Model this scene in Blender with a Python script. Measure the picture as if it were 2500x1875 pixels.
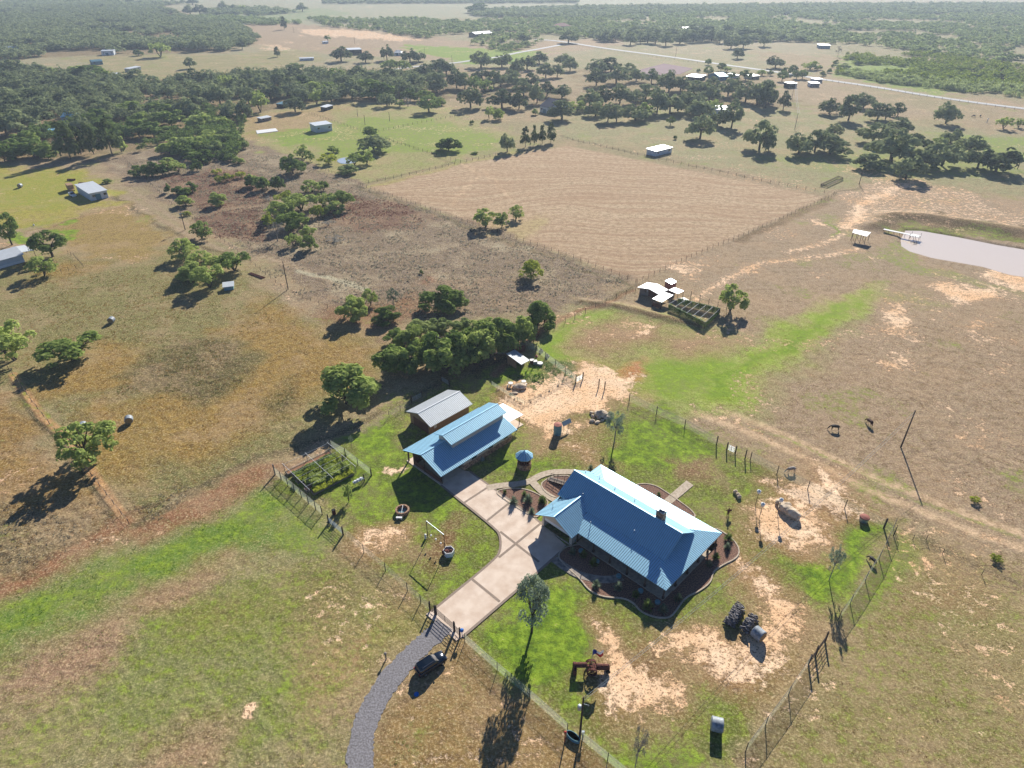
import bpy, bmesh, math, random
import numpy as np
from mathutils import Vector, Matrix
for o in list(bpy.data.objects): bpy.data.objects.remove(o)
SC = bpy.context.scene
COL = SC.collection
R = math.radians
# ------------------------------------------------------------------ camera
FPX, PITCH, CAMH = 1620.0, R(32.5), 85.0
cam = bpy.data.cameras.new('camera'); camo = bpy.data.objects.new('camera', cam); COL.objects.link(camo)
camo.location = (0, 0, CAMH); camo.rotation_euler = (R(90) - PITCH, 0, 0)
cam.sensor_width = 36; cam.lens = 36 * FPX / 2500; cam.clip_start = 1; cam.clip_end = 30000
SC.camera = camo
# ------------------------------------------------------------------ sky, sun, exposure
SUN_EL, SUN_AZ = R(27), R(15.0)        # azimuth measured from +Y towards +X
w = bpy.data.worlds.new('World'); SC.world = w; w.use_nodes = True
nt = w.node_tree; sky = nt.nodes.new('ShaderNodeTexSky'); sky.sky_type = 'NISHITA'; sky.sun_disc = False
sky.sun_elevation = SUN_EL; sky.sun_rotation = SUN_AZ; sky.air_density = 0.5; sky.dust_density = 0.15; sky.ozone_density = 6.0
nt.links.new(sky.outputs[0], nt.nodes['Background'].inputs[0]); nt.nodes['Background'].inputs[1].default_value = 0.074
sl = bpy.data.lights.new('sun', 'SUN'); sl.energy = 5.0; sl.angle = R(0.5); sl.color = (1, 0.94, 0.84)
so = bpy.data.objects.new('sun', sl); COL.objects.link(so)
SD = Vector((math.sin(SUN_AZ) * math.cos(SUN_EL), math.cos(SUN_AZ) * math.cos(SUN_EL), math.sin(SUN_EL)))
so.rotation_euler = SD.to_track_quat('Z', 'Y').to_euler(); so.location = (0, 100, 200)
SC.view_settings.view_transform = 'Standard'; SC.view_settings.look = 'None'; SC.view_settings.gamma = 1
SC.view_settings.exposure = 0.78
SC.render.engine = 'CYCLES'
SC.cycles.max_bounces = 6; SC.cycles.transparent_max_bounces = 16; SC.cycles.volume_bounces = 0
# ------------------------------------------------------------------ survey helpers (photo measurement -> ground metres)
cP, sP = math.cos(PITCH), math.sin(PITCH)
def G(x, y, z=0.0):
    dx = (x - 1250) / FPX; dy = -(y - 937.5) / FPX
    d = (dx, cP + dy * sP, -sP + dy * cP); t = (CAMH - z) / -d[2]
    return Vector((d[0] * t, d[1] * t, z))
def Qy(X, Y, Z): return 937.5 - FPX * (Y * sP + (Z - CAMH) * cP) / (Y * cP - (Z - CAMH) * sP)
def ppm(p, z=0):
    return FPX / (p[1] * cP - (z - CAMH) * sP)
def HZ(bx, by, ty):
    g = G(bx, by); lo, hi = 0, 80
    for _ in range(30):
        m = (lo + hi) / 2
        if Qy(g.x, g.y, m) > ty: lo = m
        else: hi = m
    return m
T = {'A': (0, 0, 3.53), 'B': (625, 0, 3.53), 'C': (1250, 0, 3.53), 'D': (1875, 0, 3.53), 'E': (0, 380, 3.53),
     'F': (600, 350, 2.949), 'G': (0, 750, 2.949), 'H': (1150, 650, 3.16), 'I': (1800, 450, 3.16), 'J': (600, 1050, 3.16),
     'K': (950, 900, 4.424), 'L': (1300, 1100, 4.022), 'M': (1700, 1150, 2.765), 'N': (850, 1450, 3.16), 'O': (1350, 1500, 3.16),
     'P': (1800, 950, 3.16), 'S': (0, 0, 1.0), 'V': (0, 0, 0.8848), 'W': (640, 1080, 7.373), 'X': (1200, 820, 7.9), 'Y': (1540, 670, 7.373), 'Z': (1740, 1160, 5.768), 'U': (0, 1250, 2.652)}
def px(t, x, y):
    a, b, s = T[t]; return a + x / s, b + y / s
def gp(t, x, y, z=0.0): return G(*px(t, x, y), z)
# ------------------------------------------------------------------ materials
def lin(c): return tuple((v / 255 / 12.92 if v / 255 <= 0.04045 else ((v / 255 + 0.055) / 1.055) ** 2.4) for v in c)
MC = {}
def mat(name, rgb, rough=0.8, metal=0.0, var=0.25, scale=3.0, bump=0.0, rgb2=None, spec=0.3, coord='Object', emis=None):
    if name in MC: return MC[name]
    m = bpy.data.materials.new(name); m.use_nodes = True; n = m.node_tree; b = n.nodes['Principled BSDF']
    c = lin(rgb); c2 = lin(rgb2) if rgb2 else tuple(v * (1 - var) for v in c)
    tc = n.nodes.new('ShaderNodeTexCoord'); nz = n.nodes.new('ShaderNodeTexNoise'); nz.inputs['Scale'].default_value = scale; nz.inputs['Detail'].default_value = 5
    n.links.new(tc.outputs[coord], nz.inputs['Vector'])
    cr = n.nodes.new('ShaderNodeValToRGB'); cr.color_ramp.elements[0].position = .35; cr.color_ramp.elements[1].position = .65
    cr.color_ramp.elements[0].color = (*c2, 1); cr.color_ramp.elements[1].color = (*c, 1)
    n.links.new(nz.outputs[0], cr.inputs[0]); n.links.new(cr.outputs[0], b.inputs['Base Color'])
    b.inputs['Roughness'].default_value = rough; b.inputs['Metallic'].default_value = metal; b.inputs['Specular IOR Level'].default_value = spec
    if bump:
        bp = n.nodes.new('ShaderNodeBump'); bp.inputs['Strength'].default_value = bump; bp.inputs['Distance'].default_value = .1
        n.links.new(nz.outputs[0], bp.inputs['Height']); n.links.new(bp.outputs[0], b.inputs['Normal'])
    MC[name] = m; return m
def leafmat(name, rgb, rgb2, trans=0.3):
    m = bpy.data.materials.new(name); m.use_nodes = True; n = m.node_tree; n.nodes.clear()
    out = n.nodes.new('ShaderNodeOutputMaterial'); tc = n.nodes.new('ShaderNodeTexCoord'); oi = n.nodes.new('ShaderNodeObjectInfo')
    nz = n.nodes.new('ShaderNodeTexNoise'); nz.inputs['Scale'].default_value = .45; nz.inputs['Detail'].default_value = 6; nz.inputs['Roughness'].default_value = .7
    geo = n.nodes.new('ShaderNodeNewGeometry'); n.links.new(geo.outputs['Position'], nz.inputs['Vector'])
    ad = n.nodes.new('ShaderNodeMath'); ad.operation = 'MULTIPLY_ADD'; n.links.new(oi.outputs['Random'], ad.inputs[0]); ad.inputs[1].default_value = .5; n.links.new(nz.outputs[0], ad.inputs[2])
    ri = n.nodes.new('ShaderNodeMath'); ri.operation = 'MULTIPLY_ADD'; n.links.new(geo.outputs['Random Per Island'], ri.inputs[0]); ri.inputs[1].default_value = .3; n.links.new(ad.outputs[0], ri.inputs[2])
    cr = n.nodes.new('ShaderNodeValToRGB'); cr.color_ramp.elements[0].position = .55; cr.color_ramp.elements[1].position = 1.05
    cr.color_ramp.elements[0].color = (*lin(rgb2), 1); cr.color_ramp.elements[1].color = (*lin(rgb), 1); n.links.new(ri.outputs[0], cr.inputs[0])
    d = n.nodes.new('ShaderNodeBsdfDiffuse'); t = n.nodes.new('ShaderNodeBsdfTranslucent'); mx = n.nodes.new('ShaderNodeMixShader'); mx.inputs[0].default_value = trans
    n.links.new(cr.outputs[0], d.inputs[0]); n.links.new(cr.outputs[0], t.inputs[0]); n.links.new(d.outputs[0], mx.inputs[1]); n.links.new(t.outputs[0], mx.inputs[2])
    n.links.new(mx.outputs[0], out.inputs[0]); MC[name] = m; return m
M = dict(
 roof=mat('galvanised_roof', (154, 206, 230), .45, .25, .07, 1.2, spec=.6), shedroof=mat('galvalume_roof', (204, 210, 214), .5, .3, .08, 1.2, spec=.6),
 roofw=mat('white_metal_roof', (206, 212, 216), .5, .2, .08, .8),
 white=mat('white_paint', (225, 226, 224), .6, 0, .1),
 whitewall=mat('white_metal_wall', (196, 204, 210), .6, .1, .12, .7),
 cream=mat('cream_siding', (206, 190, 170), .8, 0, .12),
 tan=mat('tan_board', (164, 132, 100), .85, 0, .25),
 brown=mat('brown_door', (112, 72, 58), .7, 0, .2),
 redwood=mat('red_brown_wall', (104, 62, 48), .85, 0, .25),
 timber=mat('dark_timber', (86, 66, 54), .9, 0, .3, 8),
 greywood=mat('weathered_timber', (140, 130, 120), .9, 0, .3, 8),
 post=mat('fence_post', (74, 64, 58), .9, 0, .3, 9),
 stone=mat('stone_wall', (190, 156, 126), .9, 0, .0, 3, .6, (96, 66, 54)),
 rock=mat('boulder', (222, 206, 182), .9, 0, .0, 1.2, .3, (176, 156, 132)),
 concrete=mat('concrete', (222, 204, 186), .85, 0, 0, .5, .03, (202, 180, 160), coord='Object'),
 band=mat('grey_band', (150, 134, 120), .9, 0, .2, 4),
 walk=mat('walkway', (196, 182, 162), .9, 0, 0, 2, .05, (170, 154, 134)),
 flag=mat('flagstone', (168, 158, 146), .9, 0, 0, 1.2, .1, (110, 104, 100)),
 gravel=mat('gravel', (142, 140, 144), .95, 0, 0, 4, .5, (108, 105, 106)),
 bed=mat('bed_gravel', (150, 116, 98), .95, 0, 0, 5, .8, (82, 60, 52)),
 asphalt=mat('road', (176, 176, 174), .9, 0, .08, .1),
 glass=mat('glass', (20, 30, 40), .08, 0, .1, spec=.8),
 black=mat('black', (14, 14, 16), .5, 0, .1),
 carpaint=mat('car_paint', (10, 30, 48), .16, .5, .05, spec=.8),
 tyre=mat('tyre', (20, 20, 22), .9, 0, .1),
 chrome=mat('chrome', (190, 195, 200), .2, 1, .05),
 rust=mat('rust', (116, 66, 54), .85, .1, 0, 5, .2, (62, 36, 36)),
 bale=mat('silver_hay_bale', (156, 166, 174), .5, 0, 0, 3, .3, (112, 120, 126)),
 straw=mat('straw', (158, 136, 96), .95, 0, .3, 8, .4),
 log=mat('firewood', (150, 146, 146), .9, 0, 0, 2.5, .5, (30, 30, 36)),
 galv=mat('galvanised', (170, 180, 186), .4, .6, .15),
 blue=mat('blue_plastic', (30, 110, 190), .5, 0, .1),
 tankblue=mat('blue_grey_tank', (104, 150, 160), .6, .1, .1),
 red=mat('red_paint', (160, 50, 40), .6, 0, .2),
 terracotta=mat('terracotta', (168, 106, 92), .8, 0, .2),
 net=None, water=None,
 hide_brown=mat('brown_hide', (80, 48, 34), .8, 0, .2), hide_black=mat('black_hide', (18, 16, 16), .7, 0, .1), hide_grey=mat('grey_hide', (176, 168, 160), .8, 0, 0, 1.5, 0, (120, 112, 106)),
 bark=mat('bark', (84, 72, 62), .95, 0, .3, 6), palebark=mat('pale_bark', (158, 150, 140), .9, 0, .2, 6),
 purple=mat('purple_soil', (120, 92, 98), .95, 0, .15, .2), soil=mat('soil', (150, 112, 84), .95, 0, .3, 4),
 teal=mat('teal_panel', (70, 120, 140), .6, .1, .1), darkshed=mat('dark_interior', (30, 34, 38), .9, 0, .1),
)
def netmat(name, rgb, f):
    m = bpy.data.materials.new(name); m.use_nodes = True; n = m.node_tree; b = n.nodes['Principled BSDF']; b.inputs['Base Color'].default_value = (*lin(rgb), 1); b.inputs['Roughness'].default_value = .6; tr = n.nodes.new('ShaderNodeBsdfTranslucent'); tr.inputs[0].default_value = (*lin(rgb), 1); m2 = n.nodes.new('ShaderNodeMixShader'); m2.inputs[0].default_value = .5; n.links.new(b.outputs[0], m2.inputs[1]); n.links.new(tr.outputs[0], m2.inputs[2])
    t = n.nodes.new('ShaderNodeBsdfTransparent'); mx = n.nodes.new('ShaderNodeMixShader'); mx.inputs[0].default_value = f
    n.links.new(t.outputs[0], mx.inputs[1]); n.links.new(m2.outputs[0], mx.inputs[2]); n.links.new(mx.outputs[0], n.nodes['Material Output'].inputs[0]); return m
M['net'] = netmat('wire_mesh', (150, 158, 146), .16); M['net2'] = netmat('dense_wire_mesh', (190, 200, 182), .3); M['shade'] = netmat('shade_cloth', (40, 70, 50), .5)
def watermat(name, rgb, rough):
    m = bpy.data.materials.new(name); m.use_nodes = True; n = m.node_tree; b = n.nodes['Principled BSDF']; b.inputs['Base Color'].default_value = (*lin(rgb), 1); b.inputs['Roughness'].default_value = rough; b.inputs['Specular IOR Level'].default_value = .7
    nz = n.nodes.new('ShaderNodeTexNoise'); nz.inputs['Scale'].default_value = 1.2; bp = n.nodes.new('ShaderNodeBump'); bp.inputs['Strength'].default_value = .08; bp.inputs['Distance'].default_value = .05
    n.links.new(nz.outputs[0], bp.inputs['Height']); n.links.new(bp.outputs[0], b.inputs['Normal']); return m
M['water'] = watermat('pond_water', (218, 202, 184), .12); M['water2'] = watermat('small_pond_water', (170, 180, 190), .1)
# ------------------------------------------------------------------ object helpers
def tag(o, label=None, cat=None, group=None, kind=None):
    if label: o['label'] = label
    if cat: o['category'] = cat
    if group: o['group'] = group
    if kind: o['kind'] = kind
    return o
def thing(name, label, cat, loc=(0, 0, 0), rz=0.0, group=None):
    o = bpy.data.objects.new(name, None); o.empty_display_size = .3; COL.objects.link(o); o.location = loc; o.rotation_euler = (0, 0, rz)
    return tag(o, label, cat, group)
def link(name, me, parent=None, mats=()):
    for m in mats: me.materials.append(m)
    o = bpy.data.objects.new(name, me); COL.objects.link(o)
    if parent: o.parent = parent
    return o
class MB:
    def __init__(s): s.v = []; s.f = []; s.m = []; s.cm = 0
    def mi(s, i): s.cm = i; return s
    def add(s, vs, fs):
        k = len(s.v); s.v += [tuple(p) for p in vs]; s.f += [tuple(i + k for i in f) for f in fs]; s.m += [s.cm] * len(fs); return s
    def box(s, c, d, rz=0.0, rx=0.0, ry=0.0):
        mt = Matrix.Rotation(rz, 3, 'Z') @ Matrix.Rotation(ry, 3, 'Y') @ Matrix.Rotation(rx, 3, 'X'); c = Vector(c)
        vs = [c + mt @ Vector((x * d[0] / 2, y * d[1] / 2, z * d[2] / 2)) for x in (-1, 1) for y in (-1, 1) for z in (-1, 1)]
        return s.add(vs, [(0, 1, 3, 2), (4, 6, 7, 5), (0, 4, 5, 1), (2, 3, 7, 6), (0, 2, 6, 4), (1, 5, 7, 3)])
    def bx(s, x0, x1, y0, y1, z0, z1): return s.box(((x0 + x1) / 2, (y0 + y1) / 2, (z0 + z1) / 2), (x1 - x0, y1 - y0, z1 - z0))
    def tube(s, a, b, r0, r1=None, n=8, cap=True):
        r1 = r0 if r1 is None else r1; a = Vector(a); b = Vector(b); q = (b - a).to_track_quat('Z', 'Y'); vs = []
        for p, r in ((a, r0), (b, r1)):
            for i in range(n): vs.append(p + q @ Vector((r * math.cos(2 * math.pi * i / n), r * math.sin(2 * math.pi * i / n), 0)))
        fs = [(i, (i + 1) % n, n + (i + 1) % n, n + i) for i in range(n)]
        if cap: fs += [tuple(reversed(range(n))), tuple(range(n, 2 * n))]
        return s.add(vs, fs)
    def path(s, pts, r, n=6):
        for a, b in zip(pts[:-1], pts[1:]): s.tube(a, b, r, r, n)
        return s
    def lathe(s, c, prof, n=20, sx=1, sy=1):
        c = Vector(c); vs = []
        for r, z in prof:
            for i in range(n): vs.append(c + Vector((sx * r * math.cos(2 * math.pi * i / n), sy * r * math.sin(2 * math.pi * i / n), z)))
        fs = []
        for j in range(len(prof) - 1):
            for i in range(n): fs.append((j * n + i, j * n + (i + 1) % n, (j + 1) * n + (i + 1) % n, (j + 1) * n + i))
        if prof[0][0] > 0: fs.append(tuple(reversed(range(n))))
        if prof[-1][0] > 0: fs.append(tuple(range((len(prof) - 1) * n, len(prof) * n)))
        return s.add(vs, fs)
    def prism(s, poly, z0, z1):
        n = len(poly); vs = [(p[0], p[1], z0) for p in poly] + [(p[0], p[1], z1) for p in poly]
        return s.add(vs, [tuple(reversed(range(n))), tuple(range(n, 2 * n))] + [(i, (i + 1) % n, n + (i + 1) % n, n + i) for i in range(n)])
    def slab(s, pts, t):     # planar polygon in 3D extruded down by t
        n = len(pts); pts = [Vector(p) for p in pts]
        return s.add(pts + [p - Vector((0, 0, t)) for p in pts], [tuple(range(n)), tuple(reversed(range(n, 2 * n)))] + [(i, n + i, n + (i + 1) % n, (i + 1) % n) for i in range(n)])
    def ico(s, c, r, sub=2, sc=(1, 1, 1), jit=0.0, seed=0, rz=0.0):
        bm = bmesh.new(); bmesh.ops.create_icosphere(bm, subdivisions=sub, radius=1); rr = random.Random(seed); c = Vector(c); mr = Matrix.Rotation(rz, 3, 'Z')
        ph = [rr.uniform(0, 6) for _ in range(6)]; vs = []
        for v in bm.verts:
            p = v.co; k = 1 + jit * (math.sin(3 * p.x + ph[0]) * math.sin(4 * p.y + ph[1]) + .6 * math.sin(6 * p.z + ph[2] + 4 * p.x) + .4 * math.sin(9 * p.y + ph[3]) + rr.uniform(-.3, .3))
            vs.append(c + mr @ Vector((p.x * sc[0] * r * k, p.y * sc[1] * r * k, p.z * sc[2] * r * k)))
        fs = [tuple(v.index for v in f.verts) for f in bm.faces]; bm.free(); return s.add(vs, fs)
    def build(s, name, mats, parent=None, smooth=False):
        me = bpy.data.meshes.new(name); me.from_pydata(s.v, [], s.f)
        if not isinstance(mats, (list, tuple)): mats = [mats]
        for m in mats: me.materials.append(m)
        me.polygons.foreach_set('material_index', s.m)
        if smooth: me.polygons.foreach_set('use_smooth', [True] * len(s.f))
        bm = bmesh.new(); bm.from_mesh(me); bmesh.ops.recalc_face_normals(bm, faces=bm.faces); bm.to_mesh(me); bm.free()
        o = bpy.data.objects.new(name, me); COL.objects.link(o)
        if parent: o.parent = parent
        return o
def tree_copy(src, loc, rz=None, label=None, scale=None, group=None):
    c = src.copy(); COL.objects.link(c); c.location = loc
    if rz is not None: c.rotation_euler = (0, 0, rz)
    if scale is not None: c.scale = scale
    if label: c['label'] = label
    if group: c['group'] = group
    for ch in src.children:
        d = ch.copy(); COL.objects.link(d); d.parent = c
        for g in ch.children:
            e = g.copy(); COL.objects.link(e); e.parent = d
    return c
def ribbed(mb, poly, along, sp=.5, h=.035, wd=.06, t=.12):
    """planar roof sheet with standing seams running in direction `along` (down the slope)"""
    P = [Vector(p) for p in poly]; mb.mi(0).slab(P, t)
    n = (P[1] - P[0]).cross(P[2] - P[1]).normalized()
    if n.z < 0: n = -n
    a = Vector(along).normalized(); a = (a - n * a.dot(n)).normalized(); b = n.cross(a).normalized(); o = P[0]
    u = [(p - o).dot(b) for p in P]; v = [(p - o).dot(a) for p in P]; k = math.ceil(min(u) / sp) * sp + .02; mb.mi(1)
    while k < max(u) - .03:
        hit = []
        for i in range(len(P)):
            j = (i + 1) % len(P)
            if (u[i] - k) * (u[j] - k) < 0: hit.append(v[i] + (v[j] - v[i]) * (k - u[i]) / (u[j] - u[i]))
        if len(hit) >= 2:
            hit.sort(); A = o + b * k + a * hit[0]; B = o + b * k + a * hit[-1]; s = b * wd / 2; q = n * h; s2 = s * .5; e = n * .004
            mb.add([A - s + e, A + s + e, A + s2 + q, A - s2 + q, B - s + e, B + s + e, B + s2 + q, B - s2 + q], [(0, 1, 2, 3), (4, 7, 6, 5), (1, 5, 6, 2), (0, 3, 7, 4), (3, 2, 6, 7)])
        k += sp
    mb.mi(0); return mb
# ------------------------------------------------------------------ ground
_rs = np.random.RandomState(5); _tab = _rs.rand(256, 256).astype(np.float32)
def vn(x, y, s=0):
    xi = np.floor(x).astype(np.int64); yi = np.floor(y).astype(np.int64); fx = x - xi; fy = y - yi
    fx = fx * fx * (3 - 2 * fx); fy = fy * fy * (3 - 2 * fy); xi += s * 37; yi += s * 91
    a = _tab[xi & 255, yi & 255]; b = _tab[(xi + 1) & 255, yi & 255]; c = _tab[xi & 255, (yi + 1) & 255]; d = _tab[(xi + 1) & 255, (yi + 1) & 255]
    return (a * (1 - fx) + b * fx) * (1 - fy) + (c * (1 - fx) + d * fx) * fy
def fbm(x, y, s=0, o=4):
    t = 0; a = .5; k = 0
    for i in range(o): t = t + a * vn(x, y, s + i); k += a; x = x * 2.03 + 7; y = y * 2.03 + 3; a *= .5
    return t / k
NA = 1000; az = np.linspace(R(-62), R(62), NA)
rr = [14.0]
while rr[-1] < 9000: rr.append(rr[-1] * (1.0030 if rr[-1] < 330 else (1.006 if rr[-1] < 900 else 1.02)))
rr = np.array(rr); NR = len(rr)
RR, AA = np.meshgrid(rr, az, indexing='ij'); X = (RR * np.sin(AA)).ravel(); Y = (RR * np.cos(AA)).ravel(); rad = RR.ravel()
NV = len(X)
base = np.empty((NV, 3), np.float32); base[:] = lin((156, 138, 112))
wt = {k: np.zeros(NV, np.float32) for k in 'sgwrk'}   # soil, green, pale weeds, rows, rough clumps
wa = np.minimum(.9 + rad * .012, 9.0)
WX = X + wa * 2 * (fbm(X / 9, Y / 9, 1) - .5) * 2.2 + wa * .5 * (fbm(X / 2.2, Y / 2.2, 2) - .5) * 2
WY = Y + wa * 2 * (fbm(X / 9, Y / 9, 3) - .5) * 2.2 + wa * .5 * (fbm(X / 2.2, Y / 2.2, 4) - .5) * 2
fineN = fbm(X / 1.3, Y / 1.3, 9, 3)
def cover(P, feather, sharp):
    P = np.array(P); x0, y0 = P.min(0) - feather - 25 * (not sharp); x1, y1 = P.max(0) + feather + 25 * (not sharp)
    idx = np.nonzero((X > x0) & (X < x1) & (Y > y0) & (Y < y1))[0]
    x = (X if sharp else WX)[idx]; y = (Y if sharp else WY)[idx]; ins = np.zeros(len(idx), bool); dm = np.full(len(idx), 1e18)
    for i in range(len(P)):
        ax, ay = P[i - 1]; bx, by = P[i]; dx, dy = bx - ax, by - ay
        if dy != 0:
            c = ((ay > y) != (by > y)) & (x < dx * (y - ay) / dy + ax); ins ^= c
        t = np.clip(((x - ax) * dx + (y - ay) * dy) / (dx * dx + dy * dy + 1e-9), 0, 1); dm = np.minimum(dm, (x - ax - t * dx) ** 2 + (y - ay - t * dy) ** 2)
    sd = np.sqrt(dm) * np.where(ins, 1, -1); return idx, np.clip(sd / feather * .5 + .5, 0, 1).astype(np.float32)
def paint(kind, val, t, pts, f=1.5, sharp=False, world=False):
    P = pts if world else [tuple(gp(t, *p))[:2] for p in pts]
    i, c = cover(P, f, sharp); put(kind, val, i, c)
def put(kind, val, i, c):
    if kind == 'c': base[i] = base[i] * (1 - c[:, None]) + np.array(lin(val), np.float32) * c[:, None]
    elif kind in 'GSWRK':   # set
        a = wt[kind.lower()]; a[i] = a[i] * (1 - c) + val * c
    else:
        a = wt[kind]; a[i] = np.maximum(a[i], val * c)
def stroke(kind, val, t, pts, wd, f=1.0, sharp=False):
    P = [tuple(gp(t, *p))[:2] for p in pts]; A = np.array(P); m = wd + f + 12
    idx = np.nonzero((X > A[:, 0].min() - m) & (X < A[:, 0].max() + m) & (Y > A[:, 1].min() - m) & (Y < A[:, 1].max() + m))[0]
    jx = (X[idx] * 2 + WX[idx]) / 3 if not sharp else X[idx]; jy = (Y[idx] * 2 + WY[idx]) / 3 if not sharp else Y[idx]; dm = np.full(len(idx), 1e18)
    for (ax, ay), (bx, by) in zip(P[:-1], P[1:]):
        dx, dy = bx - ax, by - ay; q = np.clip(((jx - ax) * dx + (jy - ay) * dy) / (dx * dx + dy * dy + 1e-9), 0, 1); dm = np.minimum(dm, (jx - ax - q * dx) ** 2 + (jy - ay - q * dy) ** 2)
    put(kind, val, idx, np.clip((wd / 2 - np.sqrt(dm)) / f + .5, 0, 1).astype(np.float32))
# broad background variation
big = fbm(X / 60, Y / 60, 20, 4); b2 = fbm(X / 14, Y / 14, 25, 4)
k = np.clip((big - .5) * 4 + .3, 0, 1)[:, None]; base[:] = base * (1 - k * .5) + np.array(lin((128, 132, 88)), np.float32) * k * .5
wt['g'] += np.clip((b2 - .56) * 2.5, 0, .42) * (rad < 900); wt['s'] += np.clip((.43 - b2) * 4, 0, .5)
# --- far land (displayed-photo coordinates 'V')
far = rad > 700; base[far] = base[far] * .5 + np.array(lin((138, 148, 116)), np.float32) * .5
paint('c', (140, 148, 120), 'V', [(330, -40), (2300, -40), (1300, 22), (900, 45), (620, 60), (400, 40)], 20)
paint('c', (116, 142, 98), 'V', [(420, 28), (700, 18), (760, 30), (640, 48), (420, 55)], 8)
paint('c', (158, 138, 114), 'V', [(440, 55), (640, 50), (900, 75), (1060, 95), (1350, 80), (1330, 100), (1180, 120), (960, 130), (700, 115), (480, 85)], 6)
paint('s', .8, 'V', [(640, 60), (800, 66), (935, 90), (760, 84), (650, 74)], 6); paint('s', .7, 'V', [(560, 95), (620, 92), (640, 108), (570, 110)], 4)
paint('g', .8, 'V', [(870, 95), (1180, 112), (1130, 135), (1010, 140), (960, 128), (880, 108)], 4)
paint('c', (140, 138, 96), 'V', [(140, 125), (300, 118), (500, 118), (640, 105), (700, 128), (600, 150), (420, 168), (300, 172), (200, 140)], 5)
paint('c', (140, 140, 104), 'V', [(700, 118), (960, 132), (1200, 125), (1330, 105), (1700, 140), (1780, 165), (1200, 150), (1010, 145), (900, 138)], 5)
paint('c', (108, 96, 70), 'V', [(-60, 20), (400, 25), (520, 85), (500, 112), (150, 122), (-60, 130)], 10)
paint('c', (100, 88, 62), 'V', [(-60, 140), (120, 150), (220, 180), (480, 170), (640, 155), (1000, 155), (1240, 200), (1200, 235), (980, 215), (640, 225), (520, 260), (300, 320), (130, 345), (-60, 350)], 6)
paint('c', (122, 108, 78), 'V', [(1250, 150), (1640, 160), (1740, 235), (1600, 260), (1250, 240)], 5)
paint('c', (132, 132, 96), 'V', [(950, 40), (2300, 20), (2300, 230), (1800, 165), (1760, 60), (1200, 80), (1050, 90)], 12)
paint('c', (150, 134, 104), 'V', [(1620, 110), (1900, 130), (1840, 165), (1700, 150)], 6); paint('g', .7, 'V', [(1810, 120), (2120, 150), (2140, 200), (2010, 205), (1800, 165)], 8)
paint('s', .8, 'V', [(2060, 12), (2260, 15), (2240, 34), (2020, 36)], 10)
paint('c', (146, 148, 92), 'V', [(510, 262), (700, 220), (960, 232), (1120, 300), (1000, 352), (790, 398), (560, 325)], 4)
paint('g', .62, 'V', [(640, 300), (760, 250), (950, 255), (1100, 305), (990, 345), (860, 330), (720, 350)], 6)
paint('c', (158, 138, 96), 'V', [(500, 255), (760, 225), (700, 262), (620, 290), (540, 300)], 5); paint('g', .7, 'V', [(560, 285), (720, 268), (740, 300), (600, 322)], 4)
paint('c', (142, 142, 104), 'V', [(1130, 285), (1240, 235), (1600, 225), (2300, 300), (2300, 440), (1900, 385), (1780, 415), (1380, 318), (1230, 300)], 5)
paint('g', .5, 'V', [(1560, 330), (1800, 330), (2130, 300), (2240, 380), (1960, 390), (1750, 370)], 8); paint('g', .6, 'V', [(1980, 280), (2250, 300), (2250, 350), (2140, 340)], 6)
paint('s', .62, 'V', [(1760, 330), (2120, 420), (2240, 470), (2250, 500), (1980, 470), (1840, 470), (1800, 430), (1870, 400)], 5)
paint('c', (158, 138, 116), 'V', [(1440, 560), (1770, 420), (1900, 400), (2300, 440), (2300, 640), (1990, 600), (1880, 640), (1500, 650)], 6)
stroke('s', .85, 'V', [(1500, 645), (1570, 605), (1650, 570), (1760, 555), (1850, 535)], 6, 7); stroke('s', 1, 'V', [(1830, 490), (1870, 440), (1935, 405), (1990, 390)], 9, 9)
stroke('s', .9, 'V', [(1700, 545), (1790, 520), (1830, 505)], 4, 5); paint('s', .9, 'V', [(1760, 470), (1800, 480), (1790, 500), (1740, 490)], 3); paint('s', .9, 'V', [(1860, 545), (1930, 550), (1900, 575)], 3)
paint('g', .85, 'V', [(1790, 472), (1810, 480), (1830, 508), (1805, 505)], 1.5)
# --- pond banks
paint('c', (104, 88, 62), 'V', [(1885, 475), (1930, 462), (2010, 466), (2300, 505), (2300, 545), (2060, 508), (1950, 492), (1900, 505)], 1.5)
paint('g', .5, 'V', [(1905, 492), (1960, 478), (2290, 520), (2290, 545), (1960, 495), (1925, 512)], 1.5); paint('g', .5, 'V', [(1925, 512), (2010, 575), (2300, 640), (2300, 655), (1980, 590), (1900, 540)], 2)
# --- arable field
AR = [(904, 457), (1128, 402), (1385, 356), (2012, 482), (1930, 520), (1555, 686), (1400, 628), (1155, 545)]
paint('c', (190, 166, 138), 'S', AR, 1.2, True); 
for q in 'SGW': paint(q, 0, 'S', AR, 1.2, True)
paint('R', 1, 'S', AR, 1.2, True); paint('c', (178, 160, 116), 'S', [(1180, 560), (1330, 530), (1290, 590), (1250, 585)], 3); paint('R', .2, 'S', [(1180, 560), (1330, 530), (1290, 590), (1250, 585)], 3)
stroke('c', (166, 158, 96), 'S', AR[:1] + [(1122, 402), (1250, 372)], 3.5, 1.5)
stroke('c', (206, 178, 146), 'F', [(1560, 150), (1720, 200), (1850, 330), (1930, 430)], 1.6, 1.5); stroke('c', (206, 178, 146), 'F', [(1600, 160), (1680, 230), (1560, 340), (1480, 450)], 1.6, 1.5)
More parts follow.
